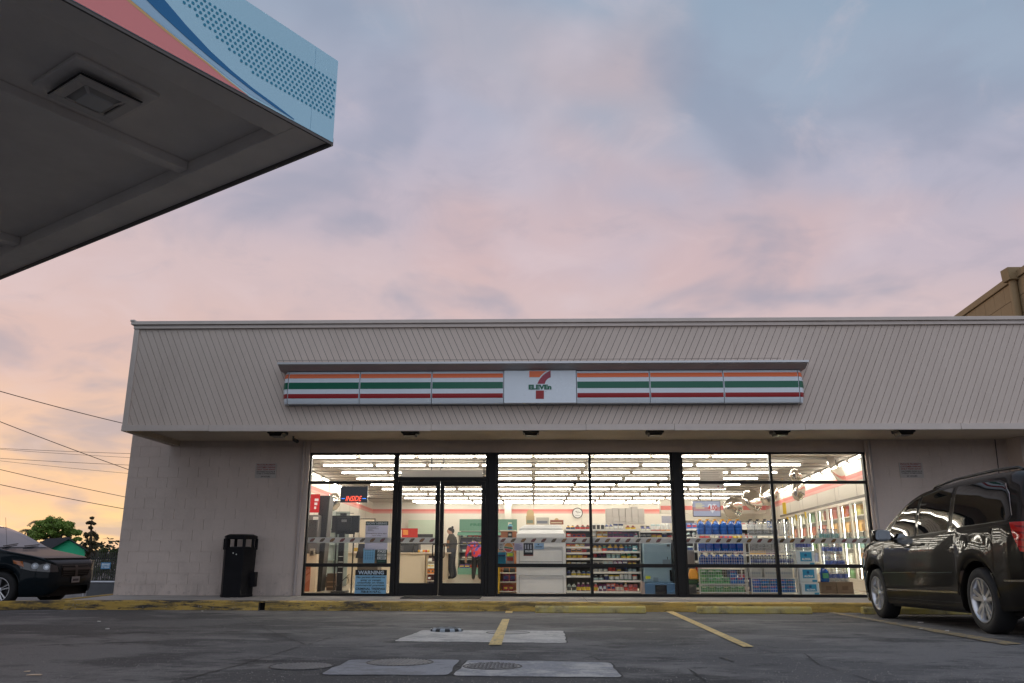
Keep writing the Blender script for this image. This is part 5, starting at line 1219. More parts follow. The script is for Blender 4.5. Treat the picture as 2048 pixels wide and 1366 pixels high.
for ti, (ps, pt) in enumerate(((1069, 1040), (1103, 1076), (1131, 1104))):
    for i in range(6):
        jug(rx0+.015+JW_*(i+.5), Y1+.1, zz(ps), jb if ti == 0 else jd, (BLUEF, YELC if ti == 0 else DKC, YELC if ti == 0 else WHC, BLC if ti else None),
            'blue washer fluid jug on the %s tier of the rack, %s from the left' % (TN[ti], ORD[i]), 'blue washer fluid jugs on the wire rack', sc=1)
JW2 = (sx1-sx0-.03)/6
jc = jug_parts(JW2*.97, .17, .29)
for ti, (ps, pt) in enumerate(((1069, 1040), (1104, 1077))):
    for i in range(6):
        jug(sx0+.015+JW2*(i+.5), Y1+.1, zz(ps), jc if ti == 0 else jd, (WATER, DKC, DKC if ti == 0 else WATER, None), 'clear water jug with dark cap on the %s tier, %s from the left' % (['top', 'middle'][ti], ORD[i]), 'clear water jugs on the wire rack', name='water_jug', sc=1)
# shrink wrapped water on the lower tier
PKB = flat((60, 80, 140), rough=.3)
def bottle_pack(x0, x1, y, z0, z1, label, grp, band, blue, nb=6):
    t = thing('water_pack', label, 'water pack', ((x0+x1)/2, y, z0), grp); h = z1-z0; w = (x1-x0)/nb; mb = MB(); cp_ = MB(); lb_ = MB()
    for i in range(nb):
        for j in range(2):
            c_ = (x0+w*(i+.5), y+w*(j+.5), z0); mb.lathe([(w*.46, 0), (w*.48, h*.1), (w*.48, h*.62), (w*.2, h*.86), (w*.2, h*.92)], c_, 8); cp_.lathe([(w*.22, h*.92), (w*.22, h)], c_, 8)
            if j == 0: lb_.lathe([(w*.5, h*.28), (w*.5, h*.6)], c_, 8, cap=False)
    part('bottles', mb, WATER, t, kind='stuff', sm=40); part('caps', cp_, flat(band), t, kind='stuff'); part('label_band', lb_, flat(blue, rough=.3), t, kind='stuff')
    part('shrink_wrap', MB().box(x0-.004, x1+.004, y-.004, y+2*w+.004, z0, z0+h*.72), glass_mat('wrap', (.93, .95, .97), .07, .05, haze=.10), t)
    return t
w_ = (sx1-sx0-.04)/2
for i in range(2): bottle_pack(sx0+.02+w_*i+.005, sx0+.02+w_*(i+1)-.005, Y1+.04, zz(1131), zz(1110), '%s water bottle pack behind the wire rack grid' % ['left', 'right'][i], 'water packs on the wire rack', (40, 60, 130), (60, 80, 150))
GRB, BLB = [(90, 150, 95), (70, 125, 75), (190, 200, 180)], [(15, 90, 165), (40, 120, 190), (200, 60, 60)]
def soda(x, z, w, h, cols, label, grp, y=Y1+.15, d=.26): return good('carton', x, y, z, w, h, cols, label, grp, d=d, cat='soda pack')
gw = (rx1-rx0-.03)/6.4
for r_, (ps, pt) in enumerate(((1184, 1172.5), (1168, 1155), (1154.6, 1139))):
    for i in range([6, 4, 3][r_]): soda(rx0+.03+gw*(i+.5), zz(ps), gw*.96, zz(pt)-zz(ps), [tuple(int(v*R.uniform(.85, 1.1)) for v in c) for c in GRB], 'green soda pack, %s from the left in the %s row of the rack' % (ORD[i], ['bottom', 'middle', 'upper'][r_]), 'green soda packs on the wire rack')
for i, (q, ps, pt) in enumerate(((4.5, 1168, 1155), (5.5, 1168, 1155), (4.5, 1154.6, 1141))): soda(rx0+.03+gw*(q+.05), zz(ps), gw*.96, zz(pt)-zz(ps), BLB, ['blue soda pack beside the green packs, lower left of three', 'blue soda pack beside the green packs, lower right of three', 'blue soda pack beside the green packs, upper one'][i], 'blue soda packs beside the green ones')
gw = (sx1-sx0-.03)/5.2
for r_, (ps, pt) in enumerate(((1184, 1171), (1170.6, 1158))):
    for i in range(5): soda(sx0+.02+gw*(i+.5), zz(ps), gw*.96, zz(pt)-zz(ps), [tuple(int(v*R.uniform(.85, 1.1)) for v in c) for c in BLB], 'blue soda pack, %s from the left in the %s layer under the water' % (ORD[i], ['bottom', 'top'][r_]), 'blue soda packs under the water jugs')
for i in range(3): good('carton', sx0+.1+i*.3, Y1+.2, zz(1155), .26, zz(1136)-zz(1155), ((190, 190, 185), (160, 165, 170), (200, 200, 195)), 'white shrink wrapped pack, %s from the left above the blue soda' % ORD[i], 'white packs above the blue soda', cat='pack', d=.3)
solid('orange_bag', MB().prism([(rx0-.17, Y1+.1, zz(1159)), (rx0+.0, Y1+.1, zz(1159)), (rx0+.01, Y1+.12, zz(1148)), (rx0-.03, Y1+.14, zz(1138)), (rx0-.13, Y1+.14, zz(1138)), (rx0-.17, Y1+.12, zz(1148))], (0, .15, 0)), flat((225, 155, 45)), 'orange bag of goods beside the green soda packs', 'bag', (rx0-.08, Y1+.15, zz(1159)), bevel=.02)
good('carton', rx0-.10, Y1+.25, zz(1170), .2, .11, ((40, 70, 40), (60, 100, 50), (90, 90, 60)), 'dark green carton under the orange bag', 'goods left of the wire rack', cat='carton')
# shelf unit at the left edge of the right window, behind the rack
Y2 = 17.3; z2 = lambda py: Z(py, Y2, 1400)
ga, gb, gc = X(1374, Y2), X(1400, Y2), X(1560, Y2)
T2 = [(1058, 1044, ['carton'], 'blue'), (1075, 1062, ['bottle', 'tub'], 'white'), (1102, 1088, ['carton', 'can'], 'white'), (1122, 1107, ['bottle', 'carton'], 'mix'), (1146, 1130, ['pouch', 'carton'], 'mix'), (1176, 1158, ['carton', 'bottle'], 'mix')]
T3 = [(1056, 1040, ['carton'], 'blue'), (1079, 1066, ['carton', 'pouch', 'can'], 'mix'), (1109, 1098, ['pouch', 'carton'], 'mix'), (1136, 1125, ['can', 'bottle', 'carton'], 'mix'), (1160, 1146, ['carton', 'pouch'], 'dark')]
gondola('gondola_shelf', 'cream gondola shelf half hidden behind the wire racks of jugs', [ga, gb, gc], Y2, .4, ZF+.06, [[z2(t[0]) for t in T2], [z2(t[0]) for t in T3]], z2(1040))
for tl, (u, v), wh in ((T2, (ga, gb), 'beside the dark pillar'), (T3, (gb, gc), 'behind the wire racks')):
    for i, (ps, pt, kd, pal) in enumerate(tl): shelf_row(u+.02, v-.015, Y2, z2(ps), z2(pt), kd, pal, ROWN[i], wh, 'goods on the shelf behind the wire racks', (.09, .13))
solid('side_case', MB().box(X(1368, 16.6), X(1391, 16.6), 16.75, 17.2, ZF, Z(1100, 16.6)), flat((125, 120, 118)), 'grey metal cabinet end beside the dark pillar, left of the rack', 'cabinet', (X(1380, 16.6), 16.9, ZF))
# boxes of packed water with light blue print
Y3 = 16.6; z3 = lambda py: Z(py, Y3, 1613); a0, a1 = X(1596, Y3), X(1632, Y3)
LBL = flat((45, 140, 185), rough=.4); AWH = flat((205, 215, 222), rough=.45)
for i, (ps, pt) in enumerate(((1190, 1166), (1165.4, 1136), (1132, 1101))):
    t = thing('printed_box', 'white box with light blue print, %s of its stack beside the rack' % ['lowest', 'middle', 'upper'][i], 'box', ((a0+a1)/2, Y3, z3(ps)), 'white and blue boxes stacked beside the rack'); dx_ = -.02*i
    part('case', MB().box(a0+dx_, a1+dx_, Y3, Y3+.3, z3(ps), z3(pt)), AWH, t, bevel=.005); h = z3(pt)-z3(ps); w = a1-a0
    part('blue_print', MB().box(a0+dx_+w*.2, a1+dx_-w*.16, Y3-.004, Y3-.001, z3(ps)+h*.3, z3(pt)-h*.1), LBL, t)
    text(t, 'ALOHA', (a0+dx_+w*.27, a1+dx_-w*.23, z3(ps)+h*.37, z3(ps)+h*.52), Y3-.006, flat((235, 240, 240)), bold=.03)
    part('drop_mark', MB().lathe([(.0, -.001), (.028, -.001), (.028, 0)], ((a0+a1)/2+dx_, Y3-.004, z3(ps)+h*.7), 10, 'y'), flat((25, 85, 130)), t)
    part('blue_print', MB().box(a1+dx_-w*.3, a1+dx_-w*.04, Y3-.004, Y3-.001, z3(ps)+h*.05, z3(ps)+h*.2), LBL, t)
bottle_pack(a0-.06, a1-.06, Y3+.02, z3(1100.5), z3(1078), 'water bottle pack on top of the white and blue boxes', 'water packs on the boxes', (40, 60, 130), (50, 70, 160))
Y4 = 17.0; z4 = lambda py: Z(py, Y4, 1668)
for i, (pa, pb) in enumerate(((1635, 1665.5), (1667, 1699))): solid('brown_carton', MB().box(X(pa, Y4), X(pb, Y4), Y4, Y4+.35, ZF+.002, z4(1164)).box(X(pa, Y4)+.1, X(pb, Y4)-.1, Y4-.003, Y4-.001, z4(1180), z4(1172), 1), [mat('cardboard', (.20, .15, .11), .8, var=.08), mat('cardboard_print', (.14, .10, .075), .8)], '%s brown cardboard carton under the water bottle stack' % ['left', 'right'][i], 'carton', (X((pa+pb)/2, Y4), Y4, ZF), 'brown cartons under the water stack', bevel=.006)
for i, (ps, pt, c) in enumerate(((1163.5, 1138, 0), (1136.5, 1111, 0), (1109.5, 1084, 0), (1082, 1058, 1))):
    o = -.035*i; bottle_pack(X(1653, Y4)+o, X(1694, Y4)+o, Y4+.03, z4(ps), z4(pt), 'water bottle pack, %s of the tall stack before the coolers' % ['lowest', 'second', 'third', 'topmost'][i], 'tall stack of water packs', (225, 230, 230) if not c else (60, 70, 90), (35, 80, 170) if not c else (60, 130, 130), 5)
jw = jug_parts(.17, .15, .29); jug(X(1641, Y4+.1), Y4+.02, z4(1164)+.002, jw, (BLUEF, flat((25, 60, 150)), BLUEF, flat((70, 150, 120))), 'blue detergent jug with green label on the left brown carton', 'detergent', name='detergent_jug')

# television and foil balloons
Yt = 24; tv = thing('television', 'flat television showing a pale advert hung over the blue jugs', 'television', (X(1413, Yt), Yt, Z(1033, Yt)))
b0, b1, c0, c1 = X(1385.5, Yt, 1015), X(1441, Yt, 1015), Z(1033.5, Yt, 1413), Z(1001.5, Yt, 1413); w, h = b1-b0, c1-c0
part('case', MB().box(b0, b1, Yt, Yt+.06, c0, c1), mat('screen_black', (.008, .008, .009), .2), tv)
part('screen', MB().box(b0+.015, b1-.015, Yt-.004, Yt-.001, c0+.02, c1-.015), light_mat('screen_bg', SR((176, 178, 196)), .85), tv)
part('advert_band', MB().box(b0+.016, b1-.016, Yt-.0065, Yt-.0045, c0+h*.36, c0+h*.6), light_mat('screen_pink', SR((200, 150, 150)), .8), tv)
text(tv, '4.00', (b0+w*.54, b0+w*.88, c0+h*.40, c0+h*.72), Yt-.012, light_mat('screen_red', SR((205, 70, 50)), .9), bold=.03)
hp = [(.5+.45*sin(t)**3*.9, .55+.42*(13*cos(t)-5*cos(2*t)-2*cos(3*t)-cos(4*t))/16) for t in [2*pi*k/24 for k in range(24)]]
part('heart_print', MB().prism([(b0+w*(.5+u*.4), Yt-.010, c0+h*(.12+v*.8)) for u, v in hp], (0, .001, 0)), light_mat('screen_white', SR((225, 225, 228)), .9), tv)
for k in range(4): part('text_line', MB().box(b0+w*.1, b0+w*(.34 if k % 2 else .42), Yt-.010, Yt-.008, c0+h*(.52+.085*k), c0+h*(.57+.085*k)), light_mat('screen_cream', SR((225, 215, 170)), .9), tv)
for x in (b0+w*.3, b0+w*.7): part('hanger', MB().tube([(x, Yt+.03, c1), (x, Yt+.03, ZC)], .012, 6), mat('screen_black', (.008, .008, .009), .2), tv)
FOIL = mat('foil', (.80, .76, .70), .10, metal=1.0, bump=.3, bs=14)
def balloon(px, py, Y, rx, rz, thick, rot, label):
    c = at_y(px, py, Y); k = Y/1593*1.25; rot = (rot[0]*.75, rot[1]); mb = MB(); n = 22; prof = []
    for i in range(9):
        t = pi*i/8; prof.append((max(.001, sin(t))**.8, -cos(t)))
    vs = []
    for r, hh_ in prof:
        for q in range(n):
            a = 2*pi*q/n; w_ = 1+.035*(q % 2)*(r > .8); vs.append(Vector((r*cos(a)*rx*k*w_, hh_*thick*k*(1-.0*r), r*sin(a)*rz*k*w_)))
    M_ = Matrix.Rotation(rot[1], 3, 'Y') @ Matrix.Rotation(rot[0], 3, 'Z')
    mb.add([c+M_ @ v for v in vs], [(i*n+q, i*n+(q+1) % n, (i+1)*n+(q+1) % n, (i+1)*n+q) for i in range(8) for q in range(n)])
    t = thing('foil_balloon', label, 'balloon', c, 'silver foil balloons under the ceiling'); part('body', mb, FOIL, t, sm=60)
    part('string', MB().tube([c-UP*rz*k, c+UP*-(rz*k+.25)], .003, 4), flat((200, 195, 190)), t)
balloon(1466, 1016, 23, 17, 17, 9, (.6, .3), 'round silver foil balloon right beside the television')
balloon(1504, 999, 22, 17, 19, 7, (.7, -.6), 'tilted silver foil balloon between the television and the thin mullion')
balloon(1537, 987, 21, 14, 19, 7, (-.7, .2), 'silver foil balloon half hidden by the thin right mullion')
balloon(1597, 981, 19.5, 11, 16, 7, (.4, .2), 'small silver foil balloon near the yellow card over the coolers')
balloon(1591, 951, 18.2, 11, 9, 7, (.5, .9), 'silver foil balloon touching the ceiling above the transom bar')
balloon(1672, 936, 17.4, 27, 27, 5, (1.25, -.42), 'edge on silver foil balloon nearest the right window frame')
balloon(667, 1004, 19, 11, 14, 7, (.5, .2), 'silver foil balloon left of the neon sign, by the tall black panel')

# ------------------------------------------------------------------ left window: machines and counter
Y = 16.4; z = lambda py: Z(py, Y, 680)
BK = mat('black_plastic', (.012, .012, .012), .45, var=.1)
ms = thing('monitor_stand', 'black monitor on a pole stand seen from behind in the left window', 'monitor stand', (X(684, Y), Y, ZF))
part('monitor', MB().box(X(660.5, Y), X(716, Y), Y, Y+.05, z(1065), z(1031)), BK, ms, bevel=.006); part('monitor_back', MB().box(X(671, Y), X(700, Y), Y-.03, Y-.001, z(1062), z(1034)), BK, ms, bevel=.008)
part('label', MB().box(X(680.5, Y), X(691, Y), Y-.034, Y-.0305, z(1044), z(1039)), flat((120, 120, 120)), ms)
part('mount', MB().box(X(677, Y), X(690, Y), Y-.02, Y+.02, z(1031), z(1026)).box(X(668, Y), X(704, Y), Y, Y+.01, z(1027), z(1026)), BK, ms)
p_ = part('pole', MB().box(X(676.5, Y), X(687.5, Y), Y, Y+.06, ZF+.05, z(1066)), BK, ms)
for py in (1113, 1124, 1134, 1145): part('pole_mark', MB().box(X(678, Y), X(687, Y), Y-.006, Y-.001, z(py)-.006, z(py)+.006), flat((215, 215, 210)), p_)
for px in (669, 704): part('leg', MB().tube([(X(px, Y), Y+.1, ZF), (X(px, Y), Y+.1, z(1068))], .014, 6), BK, ms)
part('cross_bar', MB().box(X(667, Y), X(706, Y), Y+.09, Y+.11, z(1068), z(1064)), BK, ms); part('base', MB().box(X(668, Y), X(696, Y), Y-.1, Y+.25, ZF+.002, ZF+.05), BK, ms, bevel=.01)
mb = MB()
for k in range(5): mb.tube([(X(672+k*2, Y), Y-.05, ZF+.1+.03*k), (X(680, Y), Y-.07, ZF+.14), (X(690+k*3, Y), Y-.04, z(1160-k*3)), (X(700, Y), Y-.02, z(1150+k*4))], .006, 5)
part('cable', mb, BK, ms)
sl = thing('frozen_drink_machine', 'grey frozen drink machine with red lit menu panel at the left window edge', 'drink machine', (X(627, 17), 17, ZF))
part('case', MB().box(lwx(17)+.5, X(634, 17), 17.0, 17.7, Z(1108, 17), Z(1030, 17)), flat((95, 90, 88)), sl, bevel=.02); part('hopper', MB().box(lwx(17)+.5, X(632, 17), 16.95, 16.999, Z(1080, 17), Z(1040, 17)), mat('hopper_glass', (.03, .03, .03), .1), sl, bevel=.01)
part('name_plate', MB().box(X(624, 17), X(634, 17), 16.93, 16.949, Z(1040, 17), Z(1034, 17)), flat((215, 210, 205)), sl); part('drip_tray', MB().box(X(622, 17), X(631, 17), 16.9, 16.99, Z(1112, 17), Z(1098, 17)), flat((150, 140, 125)), sl, bevel=.01)
part('cup_well', MB().box(X(624, 17), X(629, 17), 16.88, 16.899, Z(1110, 17), Z(1102, 17)), flat((60, 52, 45)), sl)
part('cabinet', MB().box(lwx(17)+.5, X(634, 17), 17.02, 17.7, ZF, Z(1109, 17)), flat((225, 205, 180)), sl)
part('menu_panel', MB().box(lwx(17)+.5, X(631, 17), 17.05, 17.1, Z(1025, 17), Z(988, 17)), light_mat('menu_red', SR((215, 45, 40)), .8), sl)
for k in range(3): part('menu_print', MB().box(X(622, 17), X(629.5, 17)-.02*k, 17.04, 17.049, Z(1001+8*k, 17)-.01, Z(997+8*k, 17)), light_mat('menu_white', SR((250, 225, 215)), .9), sl)
solid('salmon_poster', MB().box(X(612.5, 16), X(625, 16), 15.95, 15.97, ZF+.06, Z(1133, 16)).prism([(X(614, 16), 15.948, Z(1170, 16)), (X(624, 16), 15.948, Z(1160, 16)), (X(624, 16), 15.948, Z(1148, 16)), (X(614, 16), 15.948, Z(1156, 16))], (0, .001, 0), 1).prism([(X(614, 16), 15.948, Z(1152, 16)), (X(624, 16), 15.948, Z(1144, 16)), (X(622, 16), 15.948, Z(1138, 16)), (X(614, 16), 15.948, Z(1144, 16))], (0, .001, 0), 1), [flat((205, 120, 85)), flat((222, 150, 120))], 'salmon coloured poster at the bottom left corner of the left window', 'poster', (X(618, 16), 16, ZF))
Yp = 17.2; solid('black_panel', MB().prism([(X(631.5, Yp), Yp, ZF), (X(646, Yp), Yp, ZF), (X(654, Yp), Yp, Z(991, Yp)), (X(632, Yp), Yp, Z(991, Yp))], (0, .35, 0)), BK, 'tall black panel standing beside the frozen drink machine', 'panel', (X(641, Yp), Yp, ZF), bevel=.008)
lc = thing('lit_cooler', 'open upright cooler edged by a vertical light tube in the left window', 'cooler', (X(662, 19), 19, ZF))
part('light_tube', MB().tube([(X(652.5, 19), 18.9, Z(1140, 19)), (X(658, 19), 18.9, Z(1028, 19))], .028, 8), light_mat('cooler_tube', (1, .95, .82), 6), lc)
part('side', MB().box(X(646, 19), X(651, 19), 18.95, 19.8, ZF, Z(1020, 19)), flat((180, 190, 185)), lc); part('back', MB().box(X(651, 19), X(680, 19), 19.8, 19.85, ZF, Z(1020, 19)), flat((150, 160, 155)), lc)
for k in range(4): part('shelf', MB().box(X(651, 19)+.01, X(672, 19), 19.1, 19.79, ZF+.25+.35*k, ZF+.27+.35*k), flat((120, 130, 125)), lc)
part('base', MB().box(X(642, 19), X(672, 19), 19.0, 19.8, ZF, ZF+.24), flat((75, 62, 52)), lc)
solid('wooden_crate_unit', MB().box(X(640, 16.9), X(659, 16.9), 17.6, 17.9, ZF, Z(1150, 16.9)).box(X(641, 16.9), X(658, 16.9), 17.58, 17.599, ZF+.06, ZF+.09, 1).box(X(641, 16.9), X(658, 16.9), 17.58, 17.599, ZF+.16, ZF+.19, 1), [flat((80, 62, 48)), flat((120, 95, 72))], 'low brown slatted unit on the floor beside the black panel', 'cabinet', (X(650, 17), 17.7, ZF), bevel=.004)
ct = thing('service_counter', 'long beige service counter running back behind the left door', 'counter', (X(835, 21), 21, ZF)); CB = mat('counter_beige', (.60, .52, .40), .5, var=.04)
ca, cb_ = X(700, 20), X(858, 20)
part('front', MB().box(X(640, 21.5), X(846, 21), 21, 21.06, ZF, Z(1109, 21)).box(X(846, 21)+.002, X(846, 21)+.06, 21.0, 26, ZF, Z(1109, 21)), CB, ct)
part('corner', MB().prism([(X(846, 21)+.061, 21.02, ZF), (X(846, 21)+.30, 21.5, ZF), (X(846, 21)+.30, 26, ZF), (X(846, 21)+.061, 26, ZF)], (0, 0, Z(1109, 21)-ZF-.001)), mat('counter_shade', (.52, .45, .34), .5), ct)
part('worktop', MB().box(X(640, 21.5), X(846, 21)+.38, 20.93, 26, Z(1109, 21), Z(1105.5, 21)), flat((190, 175, 155)), ct, bevel=.008)
zt_ = Z(1105.5, 21)+.002
for i, (p0, p1, ptop, lab) in enumerate(((800, 824, 1088, 'black coffee machine on the counter behind left door, left one'), (828, 837, 1089, 'black coffee machine on the counter behind left door, right one'))):
    Yc = 21.3; m_ = solid('coffee_machine', MB().box(X(p0, Yc), X(p1, Yc), Yc, Yc+.4, zt_, Z(ptop, Yc)).box(X(p0, Yc)+.02, X(p0, Yc)+.09, Yc-.004, Yc-.001, zt_+.05, Z(ptop, Yc)-.05, 1), [BK, flat((60, 60, 62))], lab, 'coffee machine', (X((p0+p1)/2, Yc), Yc, zt_), 'coffee machines on the counter', bevel=.015)
for i in range(5):
    Yc = 21.2; c_ = (X(838+i*4.8, Yc), Yc, zt_+.035); solid('fruit', MB().lathe([(.005, -.034), (.026, -.024), (.036, 0), (.026, .024), (.005, .034)], c_, 9, 'z'), flat([(225, 175, 60), (235, 235, 225), (225, 150, 50), (200, 70, 40), (230, 190, 70)][i]), '%s on the counter end, %s from the left' % (['yellow fruit', 'white egg shaped item', 'orange fruit', 'red fruit', 'pale yellow fruit'][i], ORD[i]), 'fruit', c_, 'fruit on the counter end', sm=60)
mn = solid('menu_board', MB().box(X(797, 27), X(834, 27), 27, 27.05, Z(1078, 27), Z(1057, 27)).box(X(800, 27), X(802.5, 27), 26.98, 26.999, Z(1075, 27), Z(1060, 27), 1).box(X(805, 27), X(815, 27), 26.98, 26.999, Z(1070, 27), Z(1060, 27), 2), [light_mat('menu_red2', SR((200, 60, 45)), .8), flat((250, 240, 230)), flat((240, 150, 60))], 'red lit menu board behind the counter in the left door', 'menu board', (X(815, 27), 27, Z(1078, 27)))
solid('menu_board', MB().box(X(834.5, 26.5), X(865, 26.5), 26.5, 26.55, Z(1075, 26.5), Z(1068.5, 26.5)), flat((25, 28, 28)), 'narrow black menu board right of the red one in the left door', 'menu board', (X(850, 26.5), 26.5, Z(1075, 26.5)))
solid('green_reflection', MB().box(X(815, 33.8), X(872, 33.8), 33.8, 33.85, Z(1075, 33.8), Z(1040, 33.8)), flat((205, 220, 200)), 'pale green sheet standing in for a faint reflection behind the red menu', 'board', (X(843, 33.8), 33.8, Z(1075, 33.8)))  # faint green reflection in the door, built as a pale sheet
solid('picture_frame', MB().box(X(716, 28), X(748, 28), 28, 28.04, Z(1100, 28), Z(1037, 28)).box(X(717.5, 28), X(746.5, 28), 27.98, 27.999, Z(1097, 28), Z(1039, 28), 1), [flat((90, 85, 75)), flat((222, 210, 190))], 'thin framed pale panel beside the now hiring poster', 'panel', (X(732, 28), 28, Z(1100, 28)))
# grey desk unit left of the doors
Yk = 16.5; dk = thing('lottery_desk', 'dark grey sloped desk unit low in the left window beside entrance', 'desk', (X(735, Yk), Yk, ZF))
part('case', MB().box(X(716, Yk), X(757, Yk), Yk, Yk+.4, ZF, Z(1117, Yk)), flat((105, 95, 85)), dk); part('top', MB().prism([(X(712, Yk), Yk-.02, Z(1117, Yk)+.001), (X(757, Yk), Yk-.02, Z(1117, Yk)+.001), (X(756, Yk), Yk-.02, Z(1088, Yk)), (X(718, Yk), Yk-.02, Z(1088, Yk))], (0, .3, 0)), flat((58, 55, 58)), dk)
part('yellow_tag', MB().box(X(708.5, Yk), X(716, Yk), Yk-.03, Yk-.021, Z(1103.5, Yk), Z(1096, Yk)), flat((225, 180, 60)), dk)
# green fresh food cooler behind the right door
Yr = 30; fc = thing('fresh_food_cooler', 'open food cooler with green header lettered FRESH behind right door', 'cooler', (X(950, Yr), Yr, ZF)); TEAL = mat('cooler_teal', (.16, .36, .27), .5)
fx0, fx1 = X(918, Yr), X(1034, Yr)
part('header', MB().box(fx0, fx1, Yr, Yr+.1, Z(1062, Yr), Z(1038.5, Yr)), TEAL, fc); part('canopy', MB().prism([(fx0-.05, Yr-.3, Z(1071, Yr)), (fx0-.05, Yr, Z(1064, Yr)), (fx0-.05, Yr, Z(1071, Yr))], (fx1-fx0, 0, 0)), TEAL, fc)
text(fc, 'FRESH', (X(940, Yr), X(976, Yr), Z(1052, Yr), Z(1047, Yr)), Yr-.01, flat((60, 130, 100)), bold=.03)
part('back', MB().box(fx0, fx1, Yr+.6, Yr+.65, ZF, Z(1062, Yr)), flat((120, 115, 125)), fc); part('side', MB().box(fx0-.06, fx0-.002, Yr-.3, Yr+.65, ZF, Z(1071, Yr)-.002), flat((215, 210, 195)), fc)
part('base', MB().box(fx0, fx1, Yr-.4, Yr+.59, ZF, ZF+.22), TEAL, fc)
for k, zq in enumerate((.50, .76, 1.02, 1.28, 1.55)):
    zq += ZF; part('shelf', MB().box(fx0, fx1, Yr-.05+.1*k, Yr+.59, zq, zq+.02), flat((170, 180, 175)), fc)
    shelf_row(fx0+.1, fx1-.1, Yr-.05+.1*k, zq+.021, zq+.17, ['tub', 'carton'], 'white' if k % 2 else 'mix', ['bottom', 'lower', 'middle', 'upper', 'top'][k], 'of the green fresh food cooler', 'food in the green cooler', (.16, .22))
shelf_row(fx0+.05, fx1-.1, Yr-.4, ZF+.221, ZF+.36, ['tub', 'carton'], 'white', 'base', 'of the green fresh food cooler', 'food in the green cooler', (.18, .25))
# small rack at the end of the counter
Ye = 20.8; er = thing('counter_end_rack', 'small goods rack at the end of the service counter behind left door', 'rack', (X(868, Ye), Ye, ZF))
part('post', MB().box(X(853.5, Ye), X(855, Ye), Ye, Ye+.3, ZF, Z(1112, Ye)), flat((190, 170, 140)), er); part('back', MB().box(X(855, Ye)+.002, X(872, Ye), Ye+.3, Ye+.32, ZF, Z(1112, Ye)), flat((70, 45, 50)), er)
for k, (ps, pt, pal) in enumerate(((1124, 1114, 'blue'), (1136, 1126, 'cool'), (1148, 1138, 'warm'), (1162, 1150, 'dark'))):
    zq = Z(ps, Ye); part('shelf', MB().box(X(855, Ye)+.002, X(872, Ye), Ye, Ye+.29, zq-.015, zq-.001), SHELF, er); shelf_row(X(855.5, Ye), X(872, Ye), Ye, zq, Z(pt, Ye), ['carton', 'pouch'], pal, ['top', 'second', 'third', 'bottom'][k], 'of the counter end rack', 'goods on the counter end rack', (.08, .11))

# ------------------------------------------------------------------ things stuck on the glass
Yb = YG+.010
BAND = paper('band_film', (.66, .65, .64), .5)
zb0, zb1 = Z(1086.3), Z(1075.3)
mot = MB().prism([(-.05, 0, -.036), (.012, 0, -.030), (.05, 0, .020), (.05, 0, .038), (-.012, 0, .030), (-.05, 0, -.010)], (0, .001, 0)).prism([(-.04, -.001, -.02), (.03, -.001, .012), (.038, -.001, .026), (-.032, -.001, -.004)], (0, .0005, 0), 1).mesh('motif')
mi_ = 0; MC = [((110, 70, 45), (150, 60, 50)), ((95, 65, 40), (90, 90, 50)), ((125, 85, 45), (170, 120, 50)), ((110, 60, 50), (150, 50, 60))]
mot.materials.append(None); mot.materials.append(None)
for a, b, lab in ((XWL+.05, XD0-.01, 'in the left window'), (X(793.5), X(872), 'on the left door'), (XD1+.21, XM1-.03, 'left of the thin middle mullion'), (XM1+.03, X(1346)-.02, 'right of the thin middle mullion'), (X(1367), XM2-.03, 'across the blue jug rack'), (XM2+.03, XWR-.08, 'rightmost, before the coolers')):
    t = thing('window_band', 'pale film band printed with brown snack motifs, ' + lab, 'window film', ((a+b)/2, Yb, zb0), 'printed bands along the windows')
    part('film', MB().box(a, b, Yb, Yb+.002, zb0, zb1), BAND, t)
    x = a+.09
    while x < b-.05:
        o = bpy.data.objects.new('motif', mot); COL.objects.link(o); o.parent = t; o.location = Vector((x, Yb-.002, (zb0+zb1)/2))-t.location
        for sl_, c in zip(o.material_slots, MC[mi_ % 4]): sl_.link = 'OBJECT'; sl_.material = flat(c)
        x += .193; mi_ += 1
def sheet(name, p, cols, label, cat, Yq=YG+.014, lines=(), grp=None, th=.002):
    x0, x1, z0, z1 = X(p[0], Yq), X(p[1], Yq), Z(p[3], Yq), Z(p[2], Yq)
    t = thing(name, label, cat, ((x0+x1)/2, Yq, z0), grp); part('sheet', MB().box(x0, x1, Yq, Yq+th, z0, z1), cols, t); w, h = x1-x0, z1-z0
    for s_, u0, u1, v0, v1, m_, bo in lines:
        bx_ = (x0+w*u0, x0+w*u1, z0+h*v0, z0+h*v1)
        if s_ is None: part('print', MB().box(bx_[0], bx_[1], Yq-.0015, Yq-.0005, bx_[2], bx_[3]), m_, t)
        else: text(t, s_, bx_, Yq-.003, m_, bold=bo)
    return t
WT = flat((235, 235, 230)); INKD = flat((40, 40, 45)); DGR = flat((25, 60, 50)); LBLU = paper('paper_blue', SR((160, 205, 232)), .4); GRYP = paper('paper_grey', SR((215, 215, 230)), .5)
sheet('hiring_poster', (729, 774.5, 1043, 1100), GRYP, 'now hiring poster with dark green header on the left window', 'poster', lines=[(None, 0, 1, .86, 1.0, DGR, 0), ('NOW HIRING', .05, .95, .89, .965, WT, .04)] +
      [(None, .1, .1+R.uniform(.2, .5), .80-.035*k, .812-.035*k, INKD, 0) for k in range(5)] + [('Convenience store team', .05, .95, .55, .59, INKD, .02), ('Apply today', .3, .7, .48, .51, INKD, .02)])
